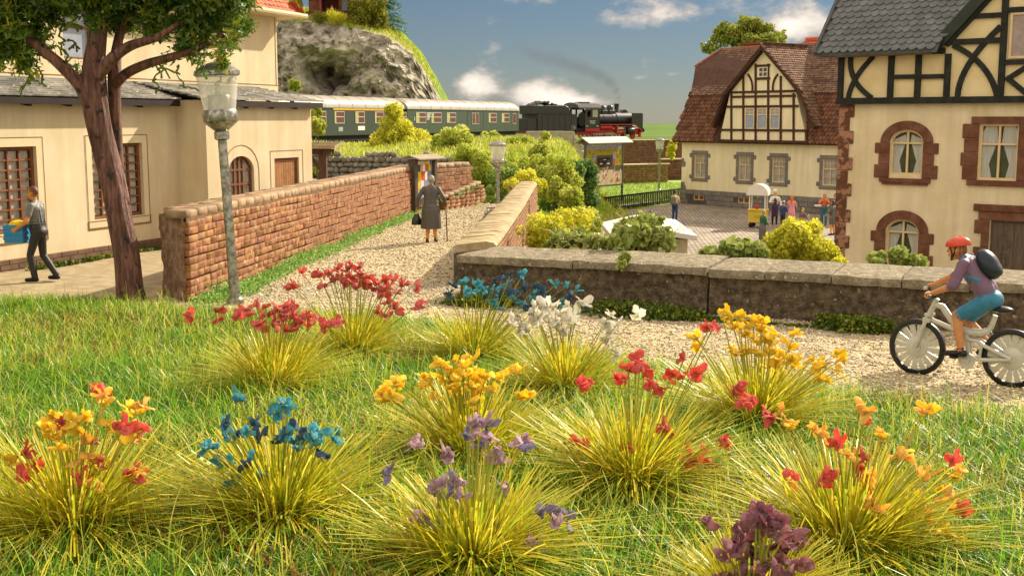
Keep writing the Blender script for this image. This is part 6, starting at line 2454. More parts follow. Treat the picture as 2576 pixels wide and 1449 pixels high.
m_bark = mat('bark', '#4a2c22', rough=.62, col2='#7a5242', scale=7, stretch=(2.2, 2.2, .35), spec=.4, bump=.9, bscale=9, bdist=.05, speck=('#241a16', 5.5, .60))
trunk = put('trunk', bark_tube([(336, 775, 48, 0), (328, 735, 41, 0), (318, 640, 39, 0), (303, 560, 37, 0), (286, 470, 36, .05), (264, 380, 36, .05), (246, 300, 37, .0), (237, 235, 37, 0), (236, 165, 32, 0), (246, 90, 26, .0), (256, 0, 22, .2), (262, -80, 16, .3)], seed=1), tree)
put('limb', bark_tube([(306, 520, 14, .25), (298, 420, 19, .28), (292, 330, 20, .28), (288, 250, 21, .25), (288, 190, 22, .22), (294, 120, 16, .3), (312, 40, 14, .4), (320, -60, 10, .5)], 18, 5), tree)
put('limb', bark_tube([(290, 215, 17, .2), (318, 186, 18, .1), (370, 162, 16, 0), (440, 142, 14, -.1), (520, 112, 9, -.2), (590, 60, 5, -.2)], 16, 9), tree)
put('limb', bark_tube([(232, 290, 24, -.05), (205, 222, 23, -.1), (160, 172, 21, -.15), (112, 130, 18, -.2), (60, 90, 14, -.2), (0, 40, 9, -.2)], 18, 13), tree)
put('limb', bark_tube([(245, 195, 20, -.25), (285, 145, 20, -.3), (330, 115, 17, -.35), (392, 96, 12, -.4), (450, 60, 8, -.4)], 16, 17), tree)
cw_ = []
for (u, v, a, b_, dy) in ((40, 60, 100, 70, 0), (-60, 110, 100, 70, .2), (120, -10, 95, 50, .1), (40, 140, 55, 38, -.2), (100, 100, 50, 40, .1), (150, 40, 40, 36, .3), (-120, 40, 120, 90, 0),
                          (230, -10, 90, 46, -.3), (240, 40, 42, 30, -.4), (300, 10, 90, 60, .4), (290, -90, 190, 70, 0), (340, 60, 46, 40, .4),
                          (410, 55, 75, 55, 0), (480, 95, 66, 52, -.2), (540, 40, 80, 62, 0), (555, 120, 48, 44, -1.1), (600, 60, 45, 48, -.8), (570, 165, 30, 22, -1.2), (530, 170, 26, 16, -1.0), (440, 130, 36, 26, .2), (625, 15, 38, 34, 0), (500, 150, 40, 16, 0), (520, -70, 150, 80, 0), (60, -80, 160, 80, 0),
                          (180, 165, 18, 18, .3), (196, 185, 16, 12, .3), (345, 88, 26, 14, .5), (60, 180, 34, 12, -.2)):
    cw_.append(blob(u, v, ty + dy, a, b_, dy=.62 * max(.3, a / 100)))
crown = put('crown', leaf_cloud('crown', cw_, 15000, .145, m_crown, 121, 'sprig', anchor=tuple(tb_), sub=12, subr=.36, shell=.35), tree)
# loose twigs of the crown hanging below it
tk = MB()
r_ = random.Random(12)
for (u, v) in ((70, 195), (95, 185), (420, 180), (445, 188), (170, 120), (160, 95), (560, 190), (130, 60), (390, 178), (150, 140), (580, 185), (75, 205), (200, 60)):
    p = tpt(u, v - 18, r_.uniform(-.3, .3)) - tb_
    for j in range(7):
        q = p + Vector((r_.uniform(-.14, .14), r_.uniform(-.06, .06), r_.uniform(-.16, .04)))
        tk.tube([p, (p + q) / 2 + Vector((r_.uniform(-.03, .03), 0, .02)), q], [.018, .014, .02], 5)
        if r_.random() < .6:
            p = q
tk.build('hanging_twigs', mat('twig_leaf', '#4a5c1a', rough=.5, col2='#6f7a24', scale=9), tree, kind='stuff')

# --- moss and creeping green at wall feet
def moss(name, label, pts, n, size, m, seed, spread=.12, up=.10):
    """pts: polyline of (x, y, z, width); stuff"""
    r = np.random.default_rng(seed)
    P_ = np.array(pts)
    seg = r.integers(0, len(P_) - 1, n)
    t = r.random(n)
    c = P_[seg] * (1 - t)[:, None] + P_[seg + 1] * t[:, None]
    lump = .5 + 1.0 * vnoise(c[:, 0], c[:, 1], 2.2, seed)
    d = r.normal(size=(n, 3))
    pos = c[:, :3] + d * (c[:, 3] * .45 * lump)[:, None]
    pos[:, 2] = c[:, 2] + np.clip(np.abs(d[:, 2]), 0, 1.6) * up * .55 * np.clip(lump * 1.6 - .8, .05, 1.2)
    base = np.array([(-.5, -.35, 0), (.45, -.5, .1), (.55, .3, -.1), (-.2, .55, .15)])
    tri = np.array([(0, 1, 2), (0, 2, 3)])
    V = np.einsum('nij,nkj->nki', rand_rot(r, n), np.repeat(base[None], n, 0)) * (size * r.uniform(.5, 1.4, n))[:, None, None] + pos[:, None]
    Fc = (np.arange(n)[:, None, None] * 4 + tri[None]).reshape(-1, 3)
    return put(name, npmesh(name, V.reshape(-1, 3), Fc, np.full(len(Fc), 3), m, rnd=np.repeat(r.random(n), 4)), kind='stuff')


m_moss = ramp_mat('moss_fresh', [(0, '#4f7a26'), (.5, '#7fa848'), (1, '#b4cc7c')], rough=.6, spec=.3, trans=.3)
m_mossd = ramp_mat('moss_dark', [(0, '#2c3d0e'), (.5, '#4d6416'), (.85, '#75801d'), (1, '#a89f30')], rough=.6, spec=.3, trans=.25)
moss('moss', '', [(-5.05, 19.4, 0, .35), (-4.75, 21, 0, .32), (-4.5, 24, .02, .30), (-4.1, 28, .0, .28), (-3.6, 33, .0, .25), (-3.0, 38, .0, .25)], 15000, .035, m_moss, 5, up=.16)
moss('moss', '', [(-3.15, 39.0, .15, .3), (-2.2, 40.6, .4, .3), (-1.4, 42.1, .62, .25)], 2500, .05, m_moss, 6)
moss('moss', '', [(-.9, 19.4, 0, .3), (-.2, 19.2, 0, .25)], 2500, .045, m_mossd, 7, up=.12)
moss('moss', '', [(1.25, 18.55, 0, .3), (2.0, 18.2, 0, .35), (2.6, 17.95, .0, .3), (3.1, 17.75, 0, .15)], 7000, .042, m_mossd, 8, up=.16)
moss('moss', '', [(4.5, 17.05, 0, .14), (4.95, 16.85, .0, .26), (5.3, 16.7, 0, .2)], 3600, .04, m_mossd, 9, up=.18)
moss('moss', '', [(3.1, 17.6, 0, .1), (4.3, 17.1, 0, .1)], 900, .035, m_mossd, 10, up=.05)
moss('moss', '', [(-9.7, 23.9, 0, .15), (-9.2, 25, 0, .1), (-8.6, 27.0, 0, .12), (-8.3, 28, 0, .15)], 1500, .05, m_mossd, 11, up=.08)


# --- long grass on embankment, mound, lawn by the poster and hilltop
def grass_field(name, n, pos, hmin, hmax, w, m, seed, lean=.5, segs=2, rnd=None, bend=.5):
    """blades at given base points (k x 3)"""
    r = np.random.default_rng(seed)
    n = len(pos)
    h = r.uniform(hmin, hmax, n)
    a = r.uniform(0, 2 * np.pi, n)
    le = r.uniform(.05, 1, n) ** .8 * lean
    d = np.stack([np.cos(a), np.sin(a), np.zeros(n)], 1)
    sa = a + np.pi / 2 + r.uniform(-.6, .6, n)
    s = np.stack([np.cos(sa), np.sin(sa), np.zeros(n)], 1) * (w * r.uniform(.6, 1.3, n))[:, None] / 2
    up = np.array([0, 0, 1.0])
    V = []
    for k in range(segs + 1):
        t = k / segs
        off = d * (h * np.sin(le) * (t * (1 - bend) + bend * t * t))[:, None] + up[None] * (h * np.cos(le) * (t - .25 * bend * t * t))[:, None]
        wd = 1 - .55 * t
        V.append(pos + off - s * wd)
        V.append(pos + off + s * wd)
    V = np.stack(V, 1)
    k = 2 * (segs + 1)
    quad = np.array([(2 * i, 2 * i + 1, 2 * i + 3, 2 * i + 2) for i in range(segs)])
    Fc = (np.arange(n)[:, None, None] * k + quad[None]).reshape(-1, 4)
    q = r.random(n) if rnd is None else rnd
    return npmesh(name, V.reshape(-1, 3), Fc, np.full(len(Fc), 4), m, rnd=np.repeat(q, k))


m_bankg = ramp_mat('bank_grass', [(0, '#7c8a1a'), (.4, '#a2aa32'), (.75, '#c2c04a'), (1, '#dcd67e')], rough=.5, spec=.4, trans=.45)
r_ = np.random.default_rng(31)
n_ = 34000
x_, y_ = r_.uniform(-15, 6.8, n_), r_.uniform(64.5, 92, n_)
kp = track_dist(x_, y_) > 2.6
x_, y_ = x_[kp], y_[kp]
put('bank_grass', grass_field('bank_grass', 0, np.stack([x_, y_, bank_z(x_, y_) - .03], 1), .22, .5, .05, m_bankg, 32, lean=.9), kind='stuff')
m_lawng = ramp_mat('square_lawn', [(0, '#5f8a22'), (.5, '#8aa63a'), (1, '#c0c766')], rough=.6, spec=.3, trans=.3)
n_ = 14000
x_, y_ = r_.uniform(4.5, 17, n_), r_.uniform(72.5, 106, n_)
lf = lambda x, y: (y - 71.6) / (81.5 - 71.6) * 6.6 + 4.95
kp = (x_ < np.where(y_ < 82, lf(x_, y_) - .2, 16.0)) & (x_ > 4.5)
x_, y_ = x_[kp], y_[kp]
MB().slab([(4.2, 71.6), (11.4, 82), (17, 84), (17, 111), (4, 111)], GZ - .08, GZ - .02).build('lawn_ground', mat('lawn_ground', '#6d8a2a', rough=.95, col2='#93a548', scale=1.2), None)['kind'] = 'structure'
put('lawn_grass', grass_field('lawn_grass', 0, np.stack([x_, y_, np.full(len(x_), GZ - .03)], 1), .10, .24, .05, m_lawng, 33, lean=.8), kind='stuff')
n_ = 6000
px, pb = r_.uniform(-33, -10.5, n_), r_.uniform(.0, 12, n_) ** 1.0
hp_ = np.array([tuple(hill_top(a, b)) for a, b in zip(px, pb)]) + np.stack([r_.uniform(-.3, .3, n_), r_.uniform(-.4, .4, n_), np.zeros(n_)], 1)
put('hill_grass', grass_field('hill_grass', 0, hp_, .3, .7, .10, m_bankg, 34, lean=.8), kind='stuff')
# ================================================================== lamps, boards, fence
m_metal = mat('cast_metal', '#6f6d62', rough=.3, col2='#a8a598', scale=14, metal=.75, spec=.5, bump=.35, bscale=50, speck=('#5d5f4a', 12, .64), bdist=.008)


def clear_mat():
    m = bpy.data.materials.new('clear_plastic')
    m.use_nodes = True
    N, L = m.node_tree.nodes, m.node_tree.links
    b = N['Principled BSDF']
    b.inputs['Base Color'].default_value = (.82, .80, .72, 1)
    b.inputs['Roughness'].default_value = .18
    t = N.new('ShaderNodeBsdfTransparent')
    t.inputs['Color'].default_value = (.96, .95, .9, 1)
    ms = N.new('ShaderNodeMixShader')
    ms.inputs[0].default_value = .45
    L.new(t.outputs[0], ms.inputs[1])
    L.new(b.outputs[0], ms.inputs[2])
    L.new(ms.outputs[0], N['Material Output'].inputs['Surface'])
    return m


m_clear = clear_mat()


def lamp(label, loc, lean=0.0, s=1.0):
    o = empty('street_lamp', label, 'street lamp', loc, 0, 'cast metal street lamps')
    o.rotation_euler = (0, lean, 0)
    o.scale = (s, s, s)
    MB().lathe([(.14, -.1), (.14, .07), (.11, .1), (.10, .11)], 16).build('foot', m_metal, o, smooth=40)
    MB().lathe([(.098, .1), (.078, .6), (.072, 2.7)], 14).build('pole', m_metal, o, smooth=60)
    MB().lathe([(.07, 2.66), (.12, 2.69), (.12, 2.80), (.10, 2.81), (.17, 2.87), (.265, 2.95), (.28, 2.98), (.275, 3.13), (.26, 3.15)], 22).build('lamp_cup', m_metal, o, smooth=40)
    MB().lathe([(.19, 3.14), (.19, 3.36), (.175, 3.38)], 20).build('lamp_holder', m_metal, o, smooth=40)
    MB().lathe([(.05, 3.38), (.055, 3.5), (.02, 3.56)], 12).build('bulb', mat('bulb', '#cfc8b0', rough=.2), o, smooth=True)
    b = MB()
    n = 24
    vs = []
    for r_, z in ((.255, 3.15), (.335, 3.70)):
        vs += [(r_ * math.cos(2 * math.pi * k / n), r_ * math.sin(2 * math.pi * k / n), z) for k in range(n)]
    b.add(vs, [(k, (k + 1) % n, (k + 1) % n + n, k + n) for k in range(n)])
    b.build('lamp_glass', m_clear, o, smooth=True, fix=False)
    MB().lathe([(.33, 3.68), (.365, 3.70), (.36, 3.76), (.31, 3.80), (.22, 3.86), (.10, 3.90), (.03, 3.91)], 22).build('lamp_lid', m_metal, o, smooth=40)
    return o


b_ = P(592, 764, 0)
lamp('tall metal street lamp nearest the camera, standing before the brick wall', (b_.x, b_.y, 0), lean=-.047)
p_ = PY(1252, 354, 52)
lz_ = float(lane_z(np.array([p_.x]), np.array([52.0]))[0])
lamp('metal street lamp between the embankment shrubs and the parapet end', (p_.x, 52, lz_), s=(p_.z - lz_) / 3.91)
p_ = PY(1660, 345, 95)
lamp('small distant street lamp left of the gabled house', (p_.x, 95, GZ), s=(p_.z - GZ) / 3.97)

# ---- notice board on the lane
m_bwood = mat('board_wood', '#4a4038', rough=.8, col2='#5d5248', scale=5, stretch=(3, 3, .4), bump=.3, bscale=20)
nbp = PY(1068, 545, 38.6)
nb_ = empty('notice_board', 'wooden notice board covered with colourful posters against the brick wall', 'notice board', (nbp.x, 38.5, 0), R(61))
# local x along the wall, local -y towards the lane
Wn = 1.18
for x in (-Wn / 2 - .06, Wn / 2 - .1):
    MB().box((x, -.10, -.1), (x + .17, .16, 1.74)).build('post', m_bwood, nb_, bevel=.01)
MB().box((-Wn / 2, .0, .45), (Wn / 2, .06, 1.70)).build('panel', m_bwood, nb_)
MB().hexa([(-Wn / 2 - .2, -.36, 1.72), (Wn / 2 + .2, -.36, 1.72), (Wn / 2 + .2, .06, 1.84), (-Wn / 2 - .2, .06, 1.84)], [(-Wn / 2 - .2, -.36, 1.76), (Wn / 2 + .2, -.36, 1.76), (Wn / 2 + .2, .06, 1.88), (-Wn / 2 - .2, .06, 1.88)]).build('roof_board', mat('roof_board', '#8f826c', rough=.85, var=.12), nb_)
MB().hexa([(-Wn / 2 - .2, .06, 1.82), (Wn / 2 + .2, .06, 1.82), (Wn / 2 + .2, .36, 1.76), (-Wn / 2 - .2, .36, 1.76)], [(-Wn / 2 - .2, .06, 1.875), (Wn / 2 + .2, .06, 1.875), (Wn / 2 + .2, .36, 1.80), (-Wn / 2 - .2, .36, 1.80)]).build('roof_board', MATS['roof_board'], nb_)
r_ = random.Random(5)
pal = ['#d6b21c', '#c8483a', '#d8d2c4', '#7c86a8', '#4f5a3a', '#e0b820', '#b8b4c8', '#3f4a48', '#d89a86', '#e6e0d0', '#a86a3c', '#c9c2b4']
z = .50
k = 0
while z < 1.62:
    h = r_.choice((.16, .22, .28))
    x = -Wn / 2 + .1
    while x < Wn / 2 - .15:
        w_ = r_.choice((.14, .2, .26))
        xb = min(x + w_, Wn / 2 - .1)
        c = pal[k % len(pal)]
        pm = MB().box((x, -.008 - .002 * (k % 3), z), (xb - .008, .0, min(z + h, 1.68) - .008))
        pm.build('poster', mat('poster_' + c[1:], c, rough=.7, var=.12), nb_)
        x += w_
        k += r_.choice((1, 2, 3))
    z += h

# ---- event poster board on two posts
pbp = PY(1470, 470, 79)
pbr = PY(1566, 465, 82.5)
pa = math.atan2(pbr.y - pbp.y, pbr.x - pbp.x)
pl = math.hypot(pbr.y - pbp.y, pbr.x - pbp.x)
pb_ = empty('poster_board', 'large roofed board on posts showing a concert stage poster', 'poster board', (pbp.x, 79, GZ), pa)
m_post = mat('board_post', '#5c5650', rough=.6, var=.1)
z0 = pbp.z - GZ
z1 = PY(1470, 362, 79).z - GZ
for x in (0, pl - .12):
    MB().box((x, -.06, 0), (x + .12, .06, z1)).build('post', m_post, pb_)
MB().box((.12, -.03, z0), (pl - .12, .05, z1)).build('panel', m_post, pb_)
MB().box((.0, -.07, z0 - .09), (pl, .07, z0)).build('lower_rail', m_post, pb_)
b = MB()
b.hexa([(-.35, -.62, z1 + .0), (pl + .35, -.62, z1 + .0), (pl + .35, 0, z1 + .36), (-.35, 0, z1 + .36)], [(-.35, -.62, z1 + .05), (pl + .35, -.62, z1 + .05), (pl + .35, 0, z1 + .42), (-.35, 0, z1 + .42)])
b.hexa([(-.35, 0, z1 + .36), (pl + .35, 0, z1 + .36), (pl + .35, .62, z1), (-.35, .62, z1)], [(-.35, 0, z1 + .42), (pl + .35, 0, z1 + .42), (pl + .35, .62, z1 + .05), (-.35, .62, z1 + .05)])
b.build('roof', mat('board_roof', '#b5ab98', rough=.55, var=.05), pb_)
MB().add([(-.02, -.55, z1 - .02), (-.02, .55, z1 - .02), (-.02, 0, z1 + .36)], [(0, 1, 2)]).build('roof_gable', m_post, pb_, fix=False)
pw_, ph_ = pl - .3, z1 - z0 - .04
cols = ['#a9a2bc', '#a89a2c', '#5d5648', '#2c2a28', '#b8504a', '#cfa890', '#d9c2a8', '#7a5a44', '#c99a3a', '#8a8f38', '#e2dccc', '#3d4a22', '#9c8fb4']
PMATS = [mat('print_' + c[1:], c, rough=.6, var=.10, scale=3) for c in cols]
pb = MB()


def pr(xa, xb, za, zb, ci, lay):
    pb.add([(.15 + xa * pw_, -.034 - lay * .003, z0 + .02 + za * ph_), (.15 + xb * pw_, -.034 - lay * .003, z0 + .02 + za * ph_), (.15 + xb * pw_, -.034 - lay * .003, z0 + .02 + zb * ph_), (.15 + xa * pw_, -.034 - lay * .003, z0 + .02 + zb * ph_)], [(0, 1, 2, 3)], ci)


pr(0, 1, 0, 1, 1, 0)
pr(0, 1, 0, .38, 6, 1)
pr(0, .2, .30, .45, 2, 2)
pr(.8, 1, .32, .46, 2, 2)
pr(0, 1, .86, 1, 0, 1)
pr(.22, .78, .36, .72, 2, 3)
pr(.30, .70, .42, .66, 3, 4)
pr(.20, .27, .46, .74, 4, 5)
pr(.20, .27, .62, .76, 12, 6)
pr(.73, .80, .48, .76, 4, 5)
pr(.73, .80, .62, .77, 12, 6)
for x in (.40, .60):
    pr(x - .04, x + .04, .50, .525, 10, 6)
    pr(x - .02, x + .02, .525, .58, 2, 6)
pr(.46, .54, .60, .615, 10, 6)
r_ = random.Random(9)
for k in range(60):
    x, z = r_.uniform(.02, .96), r_.uniform(.02, .36)
    pr(x, x + r_.uniform(.015, .04), z, z + r_.uniform(.03, .08), r_.choice((5, 7, 8, 4, 6, 5, 8, 7)), 4 + k % 3)
for k in range(9):
    pr(.36 + k * .03, .375 + k * .03, .37, .37 + r_.uniform(.05, .09), r_.choice((8, 5, 4)), 7)
for k in range(40):
    x = r_.choice((r_.uniform(.0, .17), r_.uniform(.82, .96), r_.uniform(.2, .8)))
    z = r_.uniform(.48, .82) if not .18 < x < .82 else r_.uniform(.77, .85)
    pr(x, x + .03, z, z + .025, r_.choice((9, 11, 8, 9)), 2 + k % 2)
for k in range(12):
    pr(.08 + k * .07, .12 + k * .07, .94, .965, 10, 3)
pb.build('poster', PMATS, pb_, fix=False)

# ---- black picket fence
f0, f1 = P(1492, 536, GZ), P(1712, 506, GZ)
fl = (f1 - f0).length
fe = empty('picket_fence', 'black picket fence between the lawn and the square', 'fence', (f0.x, f0.y, GZ), math.atan2(f1.y - f0.y, f1.x - f0.x))
m_fence = mat('fence_black', '#1e1c17', rough=.55, var=.2)
FHt = .86
MB().box((0, -.05, FHt - .08), (fl, .05, FHt + .02)).build('rail', m_fence, fe)
MB().box((0, -.04, .10), (fl, .04, .18)).build('rail', m_fence, fe)
pm = MB().box((-.045, -.03, .0), (.045, .03, FHt - .075)).mesh(m_fence)
nf = 46
for k in range(nf):
    put('picket', pm, fe, (.06 + k * (fl - .12) / (nf - 1), 0, 0))

# ---- snack cart
c0 = P(1906, 572, GZ)
ck = empty('snack_cart', 'yellow snack cart with white arched canopy on the square', 'cart', (c0.x, c0.y, GZ), R(-22))
m_cy = mat('cart_yellow', '#d0b63a', rough=.5, var=.06)
m_cw = mat('cart_white', '#d8d2c2', rough=.45, var=.04)
MB().box((-.45, -.33, .26), (.45, .33, .88)).build('body', m_cy, ck, bevel=.02)
MB().box((-.50, -.38, .88), (.50, .38, .96)).build('counter', m_cy, ck, bevel=.02)
MB().box((-.14, -.35, .5), (.14, -.33, .66)).box((-.10, -.36, .6), (.1, -.35, .63)).build('drawer', mat('cart_panel', '#b79e2c', rough=.5), ck)
for x in (-.40, .40):
    for y in (-.30, .30):
        MB().box((x - .03, y - .03, .96), (x + .03, y + .03, 1.75)).build('canopy_post', m_cw, ck)
b = MB()
n = 12
pr_ = [(.56 * math.cos(math.pi * k / n), 1.75 + .52 * math.sin(math.pi * k / n)) for k in range(n + 1)]
b.prism(pr_ + [(-.56, 1.68), (.56, 1.68)][::1], -.42, .42)
b.build('canopy', m_cw, ck, smooth=35)
for x in (-.3, .3):
    MB().lathe([(.13, -.05), (.13, .05)], 14, (x, -.28, .13), 'y').build('wheel', m_frameblk, ck, smooth=40)
    MB().lathe([(.13, -.05), (.13, .05)], 14, (x, .28, .13), 'y').build('wheel', m_frameblk, ck, smooth=40)
kb_ = MB().lathe([(.075, 0), (.085, .05), (.085, .18), (.03, .25), (.03, .3)], 12).build('sauce_bottle', mat('sauce_red', '#c4231c', rough=.4), smooth=40)
kb_.location = (c0.x - .1, c0.y - .12, GZ + .96)
tag(kb_, 'red sauce bottle on the counter of the yellow cart', 'bottle')
yb = MB().lathe([(.02, 0), (.05, .02), (.05, .12), (.02, .16)], 10).build('hanging_scoop', m_cy, ck)
yb.location = (-.05, .1, 1.5)

# ---- standing table
t0 = P(2065, 566, GZ)
tbl = empty('standing_table', 'round white-topped standing table on the square', 'table', (t0.x, t0.y, GZ))
m_tleg = mat('table_leg', '#5f625a', rough=.5)
MB().lathe([(.36, .98), (.38, 1.0), (.38, 1.04), (.36, 1.06)], 24).build('table_top', m_cw, tbl, smooth=40)
MB().lathe([(.06, .03), (.05, .98)], 12).build('leg', m_tleg, tbl, smooth=40)
MB().lathe([(.28, 0), (.28, .025), (.07, .06)], 20).build('foot', m_tleg, tbl, smooth=40)
# small hydrant-like post near the backpacker
h0 = P(1635, 557, GZ)
MBh = MB().lathe([(.07, 0), (.07, .35), (.10, .38), (.10, .5), (.05, .58)], 10)
tag(MBh.build('bollard', mat('rust_post', '#8a4a30', rough=.7), smooth=40, loc=(h0.x, h0.y, GZ)), 'short rusty brown post at the edge of the square', 'bollard')
# ================================================================== people
TMP = bpy.data.scenes.new('figure_workshop')


def V3(*a):
    return Vector(a)


class Fig:
    """gathers limbs and fuses them into one continuous skin"""

    def __init__(self):
        self.v, self.f, self.t = [], [], []

    def _grid(self, rings, tg):
        n = len(rings[0])
        b = len(self.v)
        for r in rings:
            self.v += r
        for i in range(len(rings) - 1):
            for k in range(n):
                a, c = b + i * n + k, b + i * n + (k + 1) % n
                self.f.append((a, c, c + n, a + n))
        self.f.append(tuple(b + k for k in range(n - 1, -1, -1)))
        self.f.append(tuple(b + (len(rings) - 1) * n + k for k in range(n)))
        self.t += [tg] * (len(rings) * n)

    def cap(self, p, q, r0, r1, tg, n=14):
        p, q = Vector(p), Vector(q)
        d = q - p
        L = max(d.length, 1e-4)
        d = d / L
        a = V3(0, 0, 1) if abs(d.z) < .9 else V3(1, 0, 0)
        s = d.cross(a).normalized()
        t = d.cross(s)
        st = []
        for k in range(1, 5):
            th = math.pi / 2 * (1 - k / 4.0)
            st.append((-r0 * math.sin(th), r0 * math.cos(th)))
        m = max(2, int(L / .025))
        for k in range(1, m):
            st.append((L * k / m, r0 + (r1 - r0) * k / m))
        for k in range(0, 4):
            th = math.pi / 2 * k / 4.0
            st.append((L + r1 * math.sin(th), r1 * math.cos(th)))
        self._grid([[p + d * h + (s * math.cos(2 * math.pi * k / n) + t * math.sin(2 * math.pi * k / n)) * max(r, .002) for k in range(n)] for h, r in st], tg)
        return self

    def ell(self, c, r, tg, rot=None, n=16, m=12):
        c = Vector(c)
        if isinstance(r, (int, float)):
            r = (r, r, r)
        rot = rot or Matrix.Identity(3)
        rg = []
        for i in range(m + 1):
            th = math.pi * (i + .12) / (m + .24)
            rg.append([c + rot @ V3(r[0] * math.sin(th) * math.cos(2 * math.pi * k / n), r[1] * math.sin(th) * math.sin(2 * math.pi * k / n), -r[2] * math.cos(th)) for k in range(n)])
        self._grid(rg, tg)
        return self

    def loft(self, secs, tg, n=22):
        """secs: (centre, rx, ry) bottom to top; densified"""
        S = []
        for (c0, a0, b0), (c1, a1, b1) in zip(secs[:-1], secs[1:]):
            c0, c1 = Vector(c0), Vector(c1)
            m = max(2, int((c1 - c0).length / .03))
            for k in range(m):
                t = k / m
                S.append((c0.lerp(c1, t), a0 + (a1 - a0) * t, b0 + (b1 - b0) * t))
        S.append((Vector(secs[-1][0]), secs[-1][1], secs[-1][2]))
        self._grid([[c + V3(a * math.cos(2 * math.pi * k / n), b * math.sin(2 * math.pi * k / n), 0) for k in range(n)] for c, a, b in S], tg)
        return self

    def hand(self, w, d, pn, sgn, tg='skin', s=1.0, curl=.6):
        """w wrist, d pointing direction, pn palm normal, sgn side of the thumb"""
        w, d, pn = Vector(w), Vector(d).normalized(), Vector(pn)
        pn = (pn - d * pn.dot(d)).normalized()
        sd = d.cross(pn) * sgn
        rot = Matrix((sd, pn, d)).transposed()
        self.ell(w + d * .045 * s, (.040 * s, .019 * s, .052 * s), tg, rot)
        for k, L in enumerate((.062, .072, .068, .054)):
            o = w + d * .085 * s + sd * (.030 - .020 * k) * s
            m1 = o + (d * math.cos(curl) + pn * math.sin(curl)) * L * .55 * s
            m2 = m1 + (d * math.cos(curl * 2.3) + pn * math.sin(curl * 2.3)) * L * .5 * s
            self.cap(o, m1, .0105 * s, .0098 * s, tg, 8)
            self.cap(m1, m2, .0098 * s, .0085 * s, tg, 8)
        o = w + d * .03 * s + sd * .036 * s
        m1 = o + (sd * .75 + d * .5 + pn * .35).normalized() * .036 * s
        m2 = m1 + (d * .7 + pn * .7).normalized() * .030 * s
        self.cap(o, m1, .013 * s, .011 * s, tg, 8)
        self.cap(m1, m2, .011 * s, .009 * s, tg, 8)
        return self

    def build(self, name, label, loc, rz, voxel, mats, group=None, cat='person', smooth_it=3):
        me = bpy.data.meshes.new('raw')
        me.from_pydata([tuple(v) for v in self.v], [], self.f)
        o = bpy.data.objects.new('raw', me)
        TMP.collection.objects.link(o)
        md = o.modifiers.new('r', 'REMESH')
        md.mode = 'VOXEL'
        md.voxel_size = voxel
        sm = o.modifiers.new('s', 'SMOOTH')
        sm.factor = .5
        sm.iterations = smooth_it
        vl = TMP.view_layers[0]
        vl.update()
        dg = vl.depsgraph
        dg.update()
        res = bpy.data.meshes.new_from_object(o.evaluated_get(dg))
        bpy.data.objects.remove(o)
        kd = kdtree.KDTree(len(self.v))
        for i, v in enumerate(self.v):
            kd.insert(v, i)
        kd.balance()
        tags = list(mats)
        res.materials.clear()
        for t in tags:
            res.materials.append(mats[t])
        ix = {t: i for i, t in enumerate(tags)}
        res.polygons.foreach_set('material_index', [ix[self.t[kd.find(p.center)[1]]] for p in res.polygons])
        res.polygons.foreach_set('use_smooth', [True] * len(res.polygons))
        ob = put(name, res, None, loc, (0, 0, rz))
        tag(ob, label, cat, group)
        return ob


def paint(c, rough=.55, var=.08):
    return mat('paint_' + c.lstrip('#'), c, rough=rough, var=var, scale=12, spec=.35)


SKIN = '#cf9560'


